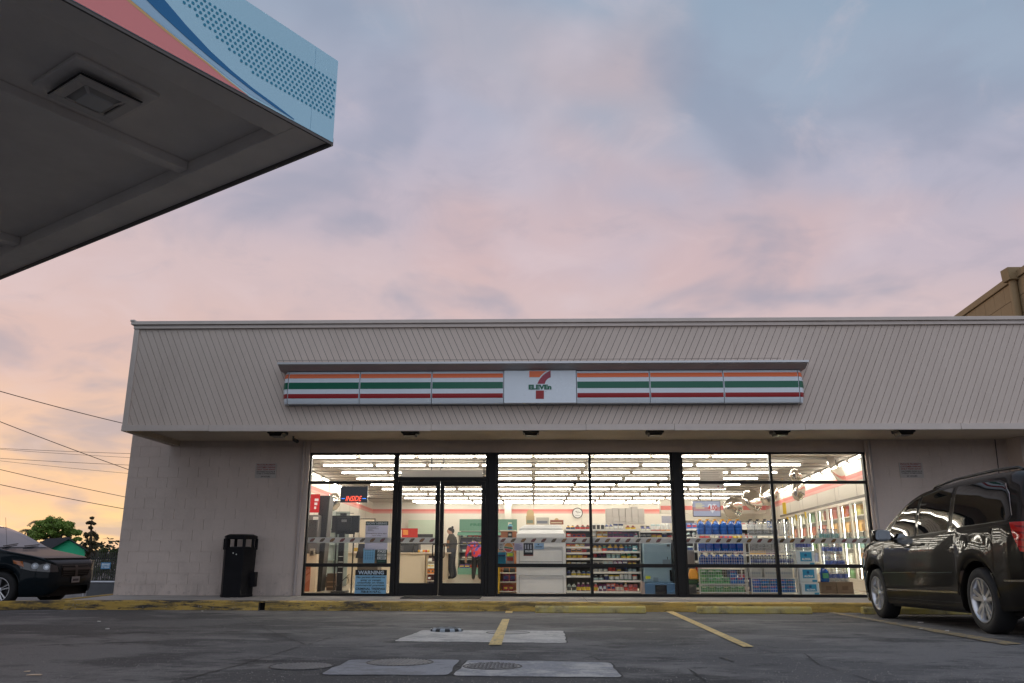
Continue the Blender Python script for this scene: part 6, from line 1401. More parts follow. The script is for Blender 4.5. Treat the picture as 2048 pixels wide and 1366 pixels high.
sheet('hours_sheet', (727, 750, 1097, 1127), LBLU, 'light blue calendar sheet beside the green PASS card', 'notice', Yq=YG+.018, lines=[(None, .78, .92, .86, .96, INKD, 0), (None, .08, .7, .86, .89, INKD, 0)] + [(None, .14+.2*i, .26+.2*i, .7-.11*k, .75-.11*k, flat((110, 150, 180)), 0) for i in range(4) for k in range(5)])
sheet('pass_card', (753.5, 774.5, 1098, 1127.5), DGR, 'dark green PASS inspection card on the left window', 'card', Yq=YG+.018, lines=[('PASS', .1, .9, .72, .93, WT, .04), (None, .08, .92, .50, .66, WT, 0), (None, .08, .92, .27, .46, WT, 0), ('FOOD', .2, .8, .53, .63, DGR, .03), ('C NEW', .15, .85, .30, .43, DGR, .03), (None, .15, .85, .12, .18, flat((60, 110, 90)), 0)])
BLKS = flat((18, 18, 20))
wz = sheet('trespass_sign', (713, 775.5, 1140.5, 1188.5), LBLU, 'light blue WARNING trespass sign at the foot of the left window', 'sign', Yq=YG-.02-.03, th=.004, lines=[(None, .0, 1.0, .77, 1.0, BLKS, 0), ('WARNING', .09, .91, .805, .965, flat((190, 210, 225)), .03),
      ('No person allowed to', .05, .95, .625, .73, INKD, .02), ('enter or remain', .18, .82, .525, .61, INKD, .02), ('unlawfully on these', .08, .92, .40, .505, INKD, .02), ('commercial premises.', .04, .96, .29, .395, INKD, .02), ('CRIMINAL TRESPASS', .03, .97, .155, .25, INKD, .03), ('708-814 H.P.C.', .2, .84, .03, .13, INKD, .03)])
nx0, nx1, nz0, nz1 = X(675, YG+.1), X(730, YG+.1), Z(1005, YG+.1), Z(972.5, YG+.1); ns = thing('neon_sign', 'black hanging sign with red neon INSIDE in the left window', 'neon sign', ((nx0+nx1)/2, YG+.1, nz0)); nw, nh = nx1-nx0, nz1-nz0
part('board', MB().box(nx0, nx1, YG+.1, YG+.12, nz0, nz1), mat('neon_board', (.035, .033, .045), .3), ns)
link('lettering', text_mesh('INSIDE', (nx0+nw*.2, nx0+nw*.80, nz0+nh*.08, nz0+nh*.40), YG+.09, bold=.0, org=root_loc(ns), shear=.3), light_mat('neon_red', (1, .10, .05), 2.4), ns)
for a, b in ((.05, .17), (.82, .95)): part('neon_line', MB().tube([(nx0+nw*a, YG+.09, nz0+nh*.24), (nx0+nw*b, YG+.09, nz0+nh*.24)], .006, 6), light_mat('neon_blue', (.05, .25, 1), 2.2), ns)
for u in (.12, .88): part('hanger', MB().tube([(nx0+nw*u, YG+.11, nz1), (nx0+nw*u, YG+.11, ZTR-.03)], .004, 4), BK, ns)
sheet('opening_notice', (1047, 1066.5, 1085.5, 1112), BLKS, 'black notice with white columns on the middle window', 'notice', lines=[(None, .14+.27*i, .28+.27*i, .52, .86, flat((170, 168, 175)), 0) for i in range(3)] + [('WELCOME', .15, .9, .32, .44, WT, .03), (None, .15, .9, .28, .31, WT, 0), (None, 0, 1, .02, .08, flat((150, 60, 50)), 0)])
sheet('pale_notice', (1028.5, 1046, 1086.5, 1101), paper('paper_lilac', SR((195, 190, 210)), .3), 'pale lilac printed sheet left of the black notice', 'notice', lines=[(None, .1, R.uniform(.6, .9), .8-.13*k, .84-.13*k, flat((115, 110, 135)), 0) for k in range(6)])
sheet('blue_notice', (1068.5, 1088, 1085.5, 1098.5), paper('paper_sky', SR((170, 200, 225)), .3), 'light blue notice sheet right of the black notice', 'notice', lines=[(None, .15, .85, .4, .46, INKD, 0), (None, .1, .8, .28, .33, INKD, 0), (None, .35, .5, .65, .8, INKD, 0)])
sheet('small_notice', (997, 1007, 1086, 1103), flat((200, 195, 185), rough=.6), 'small white notice beside the round striped sticker', 'notice', lines=[(None, .2, .8, .8, .86, INKD, 0), (None, .2, .8, .66, .7, INKD, 0), (None, .3, .6, .45, .52, INKD, 0), (None, .1, .9, .15, .25, INKD, 0)])
stx, stz, rr = X(1017, YG), Z(1095, YG), .098
stk = thing('round_sticker', 'round sticker with orange green and red stripes on middle window', 'sticker', (stx, YG+.014, stz-rr)); rp = lambda k, n=28: (stx+rr*cos(2*pi*k/n), stz+rr*1.02*sin(2*pi*k/n))
part('disc', MB().prism([(rp(k)[0], YG+.014, rp(k)[1]) for k in range(28)], (0, .001, 0)), flat((235, 225, 205)), stk)
def slab(z0, z1, m_, c_):
    poly = [(stx+rr*.86*cos(2*pi*k/28), stz+rr*.86*sin(2*pi*k/28)) for k in range(28)]; poly = clip(poly, -.15, -1, -(z0+.15*-stx*1)-0 if False else -z0-.15*stx); poly = clip(poly, .15, 1, z1+.15*stx)
    if len(poly) > 2: part('stripe', MB().prism([(a, YG+.012, b) for a, b in poly], (0, .001, 0)), flat(m_), stk)
slab(stz+.012, stz+.2, (230, 150, 45), 0); slab(stz-.022, stz+.006, (70, 120, 60), 0); slab(stz-.2, stz-.028, (205, 60, 50), 0)
sheet('upper_notice', (1407, 1457, 941, 979), paper('thin_paper', (.80, .76, .72), .6), 'large thin paper notice with red hearts across the transom bar', 'notice', lines=[(None, .05, R.uniform(.7, .95), .86-.11*k, .885-.11*k, flat((150, 140, 135)), 0) for k in range(5)] + [(None, .78, .84, .28, .36, flat((200, 70, 70)), 0), (None, .72, .78, .12, .19, flat((200, 80, 80)), 0), (None, .9, .96, .08, .14, flat((200, 70, 70)), 0)])
# ------------------------------------------------------------------ minivan: +x forward, y left, z up, nose at x = +NX
import numpy as np
NX = 1.92          # nose ahead of the middle of the wheelbase (front axle at +1.54, rear axle at -1.54)
AXF, AXR, RW, ZW = .97, .97+3.08, .345, .345
def itp(tab, s, sm=.06):
    xs_, ys_ = zip(*tab); q = np.linspace(s-sm, s+sm, 9); return float(np.mean(np.interp(q, xs_, ys_)))
TT = [(0, .70), (.015, .79), (.05, .855), (.12, .905), (.35, .985), (.75, 1.06), (1.12, 1.13), (1.4, 1.29), (1.75, 1.48), (2.05, 1.60), (2.4, 1.672), (2.9, 1.71), (3.5, 1.722), (4.2, 1.71), (4.75, 1.685), (4.95, 1.645), (5.02, 1.45), (5.06, 1.20), (5.10, 1.0), (5.15, .72)]
WTAB = [(0, .60), (.03, .70), (.08, .78), (.18, .86), (.35, .925), (.6, .965), (1.0, .985), (1.6, .99), (3.0, 1.0), (4.2, .99), (4.7, .975), (4.95, .94), (5.05, .90), (5.12, .84), (5.15, .80)]
BT = [(0, .42), (.03, .30), (.1, .24), (.3, .21), (1.0, .20), (4.2, .21), (4.7, .25), (5.0, .30), (5.15, .36)]
BELT = [(0, 1.0), (1.2, 1.03), (1.6, 1.055), (3.0, 1.085), (4.5, 1.13), (5.15, 1.15)]
def section(s):
    W, T, B = itp(WTAB, s, .02), itp(TT, s, .03 if s > 4.6 or s < .2 else .08), itp(BT, s, .03); bl = itp(BELT, s)
    fl = 0
    for a in (AXF, AXR):
        d = abs(s-a)
        if d < .405: B = max(B, ZW+sqrt(.405**2-d*d))
        fl = max(fl, math.exp(-(d/.45)**4))
    S = min(bl, T-.05); gh = T-S
    tum = .27*max(0, gh-.05)
    Wr = W*.965-tum
    k = min(1, max(0, (S-B)/.8))
    low = B+.05
    f = .022*fl
    pts = [(W*.84, B+.002), (W*.965+f*.7, B+.012), (W*.985+f, B+.05), (W*1.0+f, B+(S-B)*.25), (W*1.005+f*.8, B+(S-B)*.42), (W*1.003, B+(S-B)*.60), (W*.995, B+(S-B)*.78), (W*.982, B+(S-B)*.92), (W*.965, S),
           (W*.965-tum*.08-.004, S+gh*.08), (W*.965-tum*.35, S+gh*.35), (W*.965-tum*.68, S+gh*.66), (Wr-.012, S+gh*.86), (Wr-.05, S+gh*.945), (Wr-.13, T-.012*min(1, gh*2)), (Wr*.6, T-.002), (0, T)]
    return pts
ss = sorted(set([0, .008, .02, .035, .05, .075, .1, .13, .16, .2] + [round(.25+.05*i, 3) for i in range(95)] + [round(a+sg*(.405-d), 3) for a in (AXF, AXR) for sg in (-1, 1) for d in (-.004, .003, .012, .03, .06, .1)] + [4.9, 4.94, 4.97, 5.0, 5.03, 5.06, 5.09, 5.12, 5.14, 5.15]))
ss = [s for s in ss if 0 <= s <= 5.15]
def body_mesh():
    mb = MB(); secs = [section(s) for s in ss]; n = len(secs[0]); row = 2*n-1
    for s, sec in zip(ss, secs):
        for y, z in sec: mb.v.append(Vector((NX+.59-s, y, z)))
        for y, z in sec[-2::-1]: mb.v.append(Vector((NX+.59-s, -y, z)))
    for i in range(len(ss)-1):
        for k in range(row-1): mb.f.append((i*row+k, i*row+k+1, (i+1)*row+k+1, (i+1)*row+k)); mb.m.append(0)
    mb.f.append(tuple(range(row))); mb.m.append(0); L = (len(ss)-1)*row; mb.f.append(tuple(range(L, L+row))[::-1]); mb.m.append(0)
    return mb
SX = lambda s: NX+.59-s
BODY = body_mesh(); BV = BVHTree.FromPolygons(BODY.v, BODY.f)
def patch(outline, org, ax, ay, dr, off=.004, cell=.06, thick=0.0, name='patch'):
    """a panel that lies on the body: 2D outline on the plane (org, ax, ay), thrown along dr onto the body skin"""
    org, ax, ay, dr = Vector(org), Vector(ax), Vector(ay), Vector(dr).normalized()
    bm = bmesh.new(); f = bm.faces.new([bm.verts.new((u, v, 0)) for u, v in outline])
    us, vs = [p[0] for p in outline], [p[1] for p in outline]
    for lo, hi, no in ((min(us), max(us), (1, 0, 0)), (min(vs), max(vs), (0, 1, 0))):
        k = int((hi-lo)/cell)
        for i in range(1, k+1):
            c = lo+(hi-lo)*i/(k+1); bmesh.ops.bisect_plane(bm, geom=bm.verts[:]+bm.edges[:]+bm.faces[:], plane_co=Vector(no)*c, plane_no=no)
    for v in bm.verts:
        o = org+ax*v.co.x+ay*v.co.y; loc, nr, _, _ = BV.ray_cast(o, dr)
        if loc is None: loc, nr, _, _ = BV.find_nearest(o+dr*1.0)
        if nr.dot(dr) > 0: nr = -nr
        v.co = loc+nr*off
    if thick:
        r = bmesh.ops.extrude_face_region(bm, geom=bm.faces[:]); 
        for v in [g for g in r['geom'] if isinstance(g, bmesh.types.BMVert)]: v.co = v.co - dr*thick*-1 if False else v.co-dr*thick
    bmesh.ops.recalc_face_normals(bm, faces=bm.faces[:])
    me = bpy.data.meshes.new(name); bm.to_mesh(me); bm.free(); return me
def ppart(name, me, m_, par, sm=50):
    o = bpy.data.objects.new(name, me); COL.objects.link(o); o.parent = par; me.materials.append(m_); smooth(me, sm); return o
def side(outl, sd, **k): return patch([(SX(s), z) for s, z in outl], (0, 2*sd, 0), (1, 0, 0), (0, 0, 1), (0, -sd, 0), **k)
def front(outl, **k): return patch(outl, (4, 0, 0), (0, 1, 0), (0, 0, 1), (-1, 0, 0), **k)
def rear(outl, **k): return patch(outl, (-5, 0, 0), (0, 1, 0), (0, 0, 1), (1, 0, 0), **k)
def seam(pts, sd, w=.007, m_=None, par=None, name='seam', off=.0015):
    for (s0, z0), (s1, z1) in zip(pts, pts[1:]):
        t = Vector((s1-s0, z1-z0)); nn = Vector((-t.y, t.x)).normalized()*w/2
        ppart(name, side([(s0+nn.x, z0+nn.y), (s1+nn.x, z1+nn.y), (s1-nn.x, z1-nn.y), (s0-nn.x, z0-nn.y)], sd, off=off, cell=.08), m_, par)
def minivan(label, paint, rim_style):
    v = thing('minivan', label, 'minivan', (0, 0, 0))
    BLKP = mat('car_black_trim', (.010, .010, .011), .4, spec=.3); GL = mat('car_glass', (.006, .007, .008), .02, spec=.6, coat=.3); CHR = mat('chrome', (.62, .62, .64), .12, metal=1); GAP = mat('car_gap', (.002, .002, .002), .8); RUB = mat('tyre_rubber', (.014, .014, .015), .75, bump=.15, bs=60)
    body = part('body', BODY, paint, v, sm=42)
    part('underbody', MB().box(-2.3, 2.35, -.80, .80, .2, .95).box(-1.1, 1.1, -.93, .93, .19, .4), GAP, v)
    # glass
    W1 = [(1.50, 1.085), (1.62, 1.20), (1.85, 1.375), (2.12, 1.51), (2.40, 1.575), (2.46, 1.58), (2.46, 1.10), (1.9, 1.085)]
    W2 = [(2.56, 1.10), (2.56, 1.585), (2.95, 1.615), (3.44, 1.62), (3.44, 1.125)]
    W3 = [(3.56, 1.135), (3.56, 1.615), (4.2, 1.60), (4.50, 1.575), (4.66, 1.53), (4.74, 1.42), (4.80, 1.20), (4.77, 1.165), (4.70, 1.16)]
    def grow(o_, d):
        c = Vector((sum(p[0] for p in o_)/len(o_), sum(p[1] for p in o_)/len(o_))); return [tuple(Vector(p)+(Vector(p)-c).normalized()*d) for p in o_]
    for sd in (1, -1):
        for o_ in (W1, W2, W3):
            ppart('window_seal', side(grow(o_, .022), sd, off=.0025, cell=.09), BLKP, v); ppart('window', side(o_, sd, off=.006, cell=.09), GL, v)
        ppart('quarter_glass', side([(1.30, 1.07), (1.47, 1.19), (1.47, 1.082)], sd, off=.006), BLKP, v)
        # bright edge of the rearmost window
        ppart('window_trim', side([(4.66, 1.535), (4.755, 1.425), (4.82, 1.2), (4.832, 1.2), (4.768, 1.43), (4.668, 1.547)], sd, off=.007), CHR, v)
    ppart('windshield', patch([(-.80, 0), (-.64, .62), (.64, .62), (.80, 0)], (SX(1.10), 0, 1.75), (0, 1, 0), Vector((-1.0, 0, .0)), (0, 0, -1), off=.006, cell=.1) if False else patch([(-.82, -1.18), (-.68, -1.98), (.68, -1.98), (.82, -1.18)], (SX(0), 0, 3), (0, 1, 0), (1, 0, 0), (0, 0, -1), off=.006, cell=.1), GL, v)
    ppart('wiper', patch([(-.7, -1.17), (-.1, -1.26), (-.1, -1.275), (-.7, -1.19)], (SX(0), 0, 3), (0, 1, 0), (1, 0, 0), (0, 0, -1), off=.02, thick=.012), BLKP, v); ppart('wiper', patch([(.0, -1.17), (.62, -1.24), (.62, -1.255), (.0, -1.19)], (SX(0), 0, 3), (0, 1, 0), (1, 0, 0), (0, 0, -1), off=.02, thick=.012), BLKP, v)
    ppart('rear_window', rear([(-.66, 1.17), (-.62, 1.53), (.62, 1.53), (.66, 1.17)], off=.006), GL, v)
    # seams, mouldings, handles
    for sd in (1, -1):
        seam([(1.30, 1.05), (1.26, .62), (1.42, .30)], sd, m_=GAP, par=v); seam([(2.51, 1.66), (2.51, .60), (2.47, .30)], sd, m_=GAP, par=v); seam([(3.52, 1.10), (3.56, .88), (3.60, .50)], sd, m_=GAP, par=v)
        seam([(1.42, .30), (2.47, .30), (3.60, .305)], sd, m_=GAP, par=v); seam([(3.5, 1.075), (4.3, 1.10), (4.78, 1.12)], sd, .006, GAP, v); seam([(.30, .98), (.7, 1.035), (1.15, 1.09)], sd, .007, GAP, v)
        for a, b in ((1.34, 2.49), (2.53, 3.53)): ppart('side_moulding', side([(a, .60), (b, .60), (b, .635), (a, .628)], sd, off=.012, cell=.12), paint, v); ppart('moulding_edge', side([(a, .628), (b, .635), (b, .641), (a, .634)], sd, off=.0125, cell=.12), CHR if rim_style == 'silver' else BLKP, v)
        ppart('sill_strip', side([(1.42, .40), (3.58, .405), (3.58, .425), (1.42, .418)], sd, off=.006, cell=.12), mat('sill_bright', (.35, .34, .33), .2, metal=.9), v)
        for s0 in (2.24, 2.58):
            r_ = ppart('handle_cup', side([(s0-.01, .955), (s0+.2, .962), (s0+.2, 1.0), (s0-.01, .995)], sd, off=.0035), GAP, v)
            ppart('handle', side([(s0, .962), (s0+.185, .968), (s0+.185, .992), (s0, .988)], sd, off=.03, thick=-.0, cell=.05), paint, v)
        if sd > 0:
            n_ = 22; ppart('fuel_door_gap', side([(3.86+.095*cos(2*pi*k/n_), .955+.095*sin(2*pi*k/n_)) for k in range(n_)], sd, off=.0022), GAP, v); ppart('fuel_door', side([(3.86+.088*cos(2*pi*k/n_), .955+.088*sin(2*pi*k/n_)) for k in range(n_)], sd, off=.0045), paint, v)
        # arch lip
        for a in (AXF, AXR):
            mb = MB(); R0, R1 = .402, .445; q = []
            arc = [pi*(.03+.94*k/22) for k in range(23)]
            ppart('arch_lip', side([(a-R1*cos(t), ZW+R1*sin(t)) for t in arc]+[(a-R0*cos(t), ZW+R0*sin(t)) for t in arc[::-1]], sd, off=.006, cell=.2), paint, v)
        # mirror
        mo = MB(); mx, my, mz = SX(1.72), sd*.985, 1.09
        rr = [(-.02, .55), (.03, .9), (.08, 1.0), (.13, .93), (.17, .6)]
        for d, k in rr:
            for i in range(12):
                a = 2*pi*i/12; f = lambda t: math.copysign(abs(t)**.6, t); mo.v.append(Vector((mx+d-.04, my+sd*(.11+.115*k*f(cos(a))), mz+.04+.085*k*f(sin(a)))))
        mo.f += [(i*12+k, i*12+(k+1) % 12, (i+1)*12+(k+1) % 12, (i+1)*12+k) for i in range(4) for k in range(12)]+[tuple(range(48, 60))]; mo.m += [0]*49
        mir = part('mirror', mo, paint, v, sm=50); part('mirror_foot', MB().prism([(mx+.06, my-sd*.08, mz-.05), (mx-.0, my-sd*.08, mz-.05), (mx, my+sd*.05, mz+.0), (mx+.06, my+sd*.05, mz+.0)], (0, 0, .04)), BLKP, mir)
        part('mirror_glass', MB().add([(mx-.058, my+sd*(.11+.105*math.copysign(abs(cos(a))**.6, cos(a))), mz+.04+.075*math.copysign(abs(sin(a))**.6, sin(a))) for a in [2*pi*i/16 for i in range(16)]], [tuple(range(16))]), mat('mirror_silver', (.55, .6, .65), .04, metal=1), mir)
        # roof rail
        zr_ = lambda s: itp(TT, s)-.005
        rp_ = [(SX(2.55), sd*.66, zr_(2.55)), (SX(2.62), sd*.66, zr_(2.62)+.028), (SX(3.2), sd*.665, zr_(3.2)+.032), (SX(4.2), sd*.66, zr_(4.2)+.034), (SX(4.62), sd*.65, zr_(4.62)+.03), (SX(4.70), sd*.645, zr_(4.7))]
        part('roof_rail', MB().tube(rp_, .016, 8), BLKP, v, sm=50)
        # lamps
        dgl = Vector((-1, sd*.55, 0)).normalized()
        ax = Vector((-dgl.y, dgl.x, 0))*1.0
        o_ = Vector((SX(.25), sd*.80, 0)) + Vector((1, sd*1.1, 0)).normalized()*2
        dr = -Vector((1, sd*1.1, 0)).normalized(); ax = Vector((dr.y, -dr.x, 0)) if sd < 0 else Vector((-dr.y, dr.x, 0))
        # ax points rearward-outward along the lamp
        HL = [(-.30, .68), (-.26, .80), (-.05, .862), (.22, .91), (.50, .94), (.47, .84), (.36, .755), (.18, .705), (-.1, .68)]
        if ax.dot(Vector((-1, 0, 0))) < 0: ax = -ax
        ppart('headlight_bezel', patch(grow(HL, .014), o_, ax, (0, 0, 1), dr, off=.003), GAP, v)
        h_ = ppart('headlight', patch(HL, o_, ax, (0, 0, 1), dr, off=.007), mat('headlight_lens', (.025, .027, .032), .08, coat=.7), v)
        ppart('indicator', patch([(.30, .78), (.47, .85), (.485, .91), (.33, .885)], o_, ax, (0, 0, 1), dr, off=.010), mat('lamp_amber', (.40, .12, .03), .12, coat=.5), h_)
        for cx_, cz_, r in ((-.06, .775, .055), (.13, .80, .06)):
            ppart('lamp_bowl', patch([(cx_+r*cos(2*pi*k/18), cz_+r*sin(2*pi*k/18)) for k in range(18)], o_, ax, (0, 0, 1), dr, off=.010), mat('lamp_chrome', (.22, .23, .25), .2, metal=1), h_)
            ppart('lamp_bulb', patch([(cx_+r*.5*cos(2*pi*k/12), cz_+r*.5*sin(2*pi*k/12)) for k in range(12)], o_, ax, (0, 0, 1), dr, off=.013), mat('lamp_dark_lens', (.45, .47, .5), .1, metal=.8), h_)
        o2 = Vector((SX(5.0), sd*.88, 0)) + Vector((-1, sd*1.0, 0)).normalized()*2; dr2 = -Vector((-1, sd*1.0, 0)).normalized(); ax2 = Vector((dr2.y, -dr2.x, 0))
        if ax2.x < 0: ax2 = -ax2                               # forward along the flank
        TL = [(.17, 1.13), (.145, 1.0), (.08, .84), (-.12, .80), (-.28, .80), (-.28, 1.12)]
        ppart('taillight_bezel', patch(grow(TL, .012), o2, ax2, (0, 0, 1), dr2, off=.003), GAP, v)
        t_ = ppart('taillight', patch(TL, o2, ax2, (0, 0, 1), dr2, off=.012), mat('taillight_red', (.50, .012, .012), .08, coat=.7), v)
        for z0 in (.86, .93, 1.0, 1.06): ppart('lens_rib', patch([(.10, z0+.02), (-.1, z0-.01), (-.1, z0+.012), (.11, z0+.035)], o2, ax2, (0, 0, 1), dr2, off=.016), mat('taillight_dark', (.22, .004, .006), .1, coat=.7), t_)
        ppart('reverse_lamp', patch([(.03, .845), (-.12, .805), (-.26, .805), (-.26, .855), (-.05, .87)], o2, ax2, (0, 0, 1), dr2, off=.017), mat('lamp_clear', (.55, .56, .58), .08, coat=.7), t_)
        ppart('bumper_strip', side([(4.62, .545), (5.1, .545), (5.1, .57), (4.62, .562)], sd, off=.010), mat('sill_bright', (.35, .34, .33), .2, metal=.9), v)
    # front: grille with crossed bars, plate, intake
    G = [(-.47, .60), (-.53, .72), (-.47, .80), (.47, .80), (.53, .72), (.47, .60), (.25, .575), (-.25, .575)]
    ppart('grille_surround', front(grow(G, .02), off=.006), BLKP, v); g = ppart('grille', front(G, off=.009), mat('grille_black', (.005, .005, .005), .6, spec=.1), v)
    for z0 in (.62, .655, .69, .75, .785): ppart('grille_bar', front([(-.48, z0), (.48, z0), (.48, z0+.012), (-.48, z0+.012)], off=.014, thick=.0), BLKP, g)
    CB_ = mat('grille_cross', (.045, .04, .042), .3, metal=.7)
    ppart('cross_bar', front([(-.51, .71), (.51, .71), (.51, .742), (-.51, .742)], off=.022), CB_, g); ppart('cross_bar', front([(-.05, .58), (.05, .58), (.05, .80), (-.05, .80)], off=.022), CB_, g)
    ppart('intake', front([(-.55, .30), (-.5, .42), (.5, .42), (.55, .30)], off=.005), GAP, v); ppart('lower_lip', front([(-.6, .255), (.6, .255), (.6, .275), (-.6, .275)], off=.02), mat('sill_bright', (.35, .34, .33), .2, metal=.9), v)
    pl = ppart('plate', front([(-.15, .455), (.15, .455), (.15, .575), (-.15, .575)], off=.022, cell=.5), flat((150, 148, 150)), v)
    ppart('plate_mark', front([(-.11, .485), (.11, .485), (.11, .53), (-.11, .53)], off=.024, cell=.5), flat((60, 58, 66)), pl)
    part('antenna', MB().tube([(SX(1.02), -.78, 1.05), (SX(1.16), -.79, 1.75)], .003, 5), BLKP, v)
    # wheels
    SIL = mat('rim_silver', (.62, .62, .64), .28, metal=.85); RIMD = mat('rim_dark', (.03, .03, .032), .4, metal=.5)
    ty = MB().lathe([(.225, -.10), (.262, -.112), (.30, -.115), (.33, -.10), (.345, -.075), (.346, 0), (.345, .075), (.33, .10), (.30, .115), (.262, .112), (.225, .10)], n=40, axis='y', cap=False).mesh('tyre')
    rm = MB().lathe([(.232, .105), (.236, .112), (.226, .112), (.214, .098), (.205, .03), (.20, -.08), (.225, -.10)], n=40, axis='y', cap=False).mesh('rim')
    dk_ = MB().lathe([(.205, .02), (.01, .015)], n=24, axis='y', cap=False).mesh('brake')
    hb = MB().lathe([(.001, .098), (.03, .098), (.034, .09), (.05, .088), (.062, .07), (.062, .04)], n=20, axis='y', cap=False).mesh('hub')
    def spoke(a0, a1, w0, w1):
        def P(r, a, w, y): c, s = cos(a), sin(a); return (r*c-w*s, y, r*s+w*c)
        return MB().add([P(.05, a0, -w0, .084), P(.05, a0, w0, .084), P(.215, a1, w1, .098), P(.215, a1, -w1, .098), P(.05, a0, -w0*1.2, .05), P(.05, a0, w0*1.2, .05), P(.215, a1, w1*1.2, .06), P(.215, a1, -w1*1.2, .06)], [(0, 1, 2, 3), (0, 4, 5, 1), (1, 5, 6, 2), (2, 6, 7, 3), (3, 7, 4, 0)]).mesh('spoke')
    sps = []
    for k in range(5):
        a = 2*pi*k/5+.3; sps += [spoke(a-.26, a-.20, .017, .021), spoke(a+.26, a+.20, .017, .021)] if rim_style == 'silver' else [spoke(a-.2, a-.16, .010, .013), spoke(a+.2, a+.16, .010, .013)]
    for me in [ty, rm, dk_, hb]+sps: smooth(me, 35)
    ty.materials.append(RUB); rm.materials.append(SIL); dk_.materials.append(RIMD); hb.materials.append(SIL if rim_style == 'silver' else mat('hub_bright', (.6, .62, .66), .2, metal=.9))
    for me in sps: me.materials.append(SIL if rim_style == 'silver' else mat('rim_machined', (.5, .5, .52), .25, metal=.9))
    for ax_ in (AXF, AXR):
        for sd in (1, -1):
            w = bpy.data.objects.new('wheel', ty); COL.objects.link(w); w.parent = v; w.location = (SX(ax_), sd*.865, ZW); w.rotation_euler.z = 0 if sd > 0 else pi
            for nm, me in [('rim', rm), ('brake', dk_), ('hub', hb)]+[('spoke', s_) for s_ in sps]:
                o = bpy.data.objects.new(nm, me); COL.objects.link(o); o.parent = w
    return v
PA1 = mat('van_paint_black', (.006, .0045, .004), .5, coat=.5, spec=.05); PA2 = mat('van_paint_blueblack', (.006, .011, .015), .5, coat=.24, spec=.05)
van = minivan('black minivan with silver wheels parked nose to the kerb at the right', PA1, 'silver')
# wheels of the parked van: front hub seen at (1747,1188), rear hub at (1965,1201)
van.location = (5.92, 10.74, gz(10.74)); van.rotation_euler = (Matrix.Rotation(pi/2-.045, 3, 'Z') @ Matrix.Rotation(math.atan(SLOPE), 3, 'Y')).to_euler()
van2 = minivan('black minivan with thin spoked wheels at the left edge, seen from its front corner', PA2, 'dark')
van2.location = (X(172, 16.6, 1150)-2.62-.42, 17.15, -.135)

# ------------------------------------------------------------------ two people inside
def person(label, loc, J, E, RAD, root, skin_of, mats_, hair, scale=1.0):
    t = thing('person', label, 'person', loc); me = bpy.data.meshes.new('body'); names = list(J)
    me.from_pydata([Vector(J[n])*scale for n in names], [(names.index(a), names.index(b)) for a, b in E], [])
    o = bpy.data.objects.new('body', me); COL.objects.link(o); md = o.modifiers.new('skin', 'SKIN'); o.modifiers.new('sub', 'SUBSURF').levels = 2; o.modifiers['sub'].render_levels = 2
    for i, n in enumerate(names):
        sv_ = me.skin_vertices[0].data[i]; r = RAD[n]; r = r if isinstance(r, tuple) else (r, r); sv_.radius = (r[0]*scale, r[1]*scale); sv_.use_root = (n == root)
    dg = bpy.context.evaluated_depsgraph_get(); m2 = bpy.data.meshes.new_from_object(o.evaluated_get(dg)); bpy.data.objects.remove(o); bpy.data.meshes.remove(me)
    m2.name = 'body'; b = bpy.data.objects.new('body', m2); COL.objects.link(b); b.parent = t; m2.materials.clear()
    for m_ in mats_: m2.materials.append(m_)
    for p in m2.polygons: p.material_index = skin_of(p.center/scale); p.use_smooth = True
    h = MB()
    for c, r in hair:
        vs = []; 
        h.lathe([(.001, -r[2]*scale), (r[0]*.7*scale, -r[2]*.7*scale), (r[0]*scale, 0), (r[0]*.7*scale, r[2]*.7*scale), (.001, r[2]*scale)], Vector(c)*scale, 12)
    ho = link('hair', h.mesh('hair'), mat('hair_dark', (.012, .009, .008), .5, bump=.4, bs=60), t, sm=70); return t
SKIN = mat('skin', (.40, .24, .17), .5)
# standing, facing left, looking down at something held in front
J = {'pelvis': (0, 0, .93), 'belly': (.01, 0, 1.08), 'chest': (.02, 0, 1.27), 'upper': (.0, 0, 1.39), 'neck': (-.03, 0, 1.47), 'skull': (-.07, 0, 1.56), 'crown': (-.06, 0, 1.64), 'nose': (-.165, 0, 1.545), 'chin': (-.12, 0, 1.495),
     'sl': (-.01, -.18, 1.38), 'el': (.04, -.24, 1.12), 'wl': (-.20, -.17, 1.08), 'hl': (-.27, -.14, 1.09), 'sr': (-.01, .18, 1.38), 'er': (.03, .24, 1.12), 'wr': (-.20, .14, 1.10), 'hr': (-.27, .10, 1.11),
     'pl': (.0, -.10, .88), 'kl': (-.03, -.11, .50), 'al': (.05, -.11, .09), 'tl': (-.12, -.12, .04), 'pr': (.01, .10, .88), 'kr': (.03, .11, .50), 'ar': (.14, .11, .10), 'tr': (-.02, .12, .04)}
E = [('pelvis', 'belly'), ('belly', 'chest'), ('chest', 'upper'), ('upper', 'neck'), ('neck', 'skull'), ('skull', 'crown'), ('skull', 'nose'), ('skull', 'chin'), ('upper', 'sl'), ('sl', 'el'), ('el', 'wl'), ('wl', 'hl'), ('upper', 'sr'), ('sr', 'er'), ('er', 'wr'), ('wr', 'hr'),
     ('pelvis', 'pl'), ('pl', 'kl'), ('kl', 'al'), ('al', 'tl'), ('pelvis', 'pr'), ('pr', 'kr'), ('kr', 'ar'), ('ar', 'tr')]
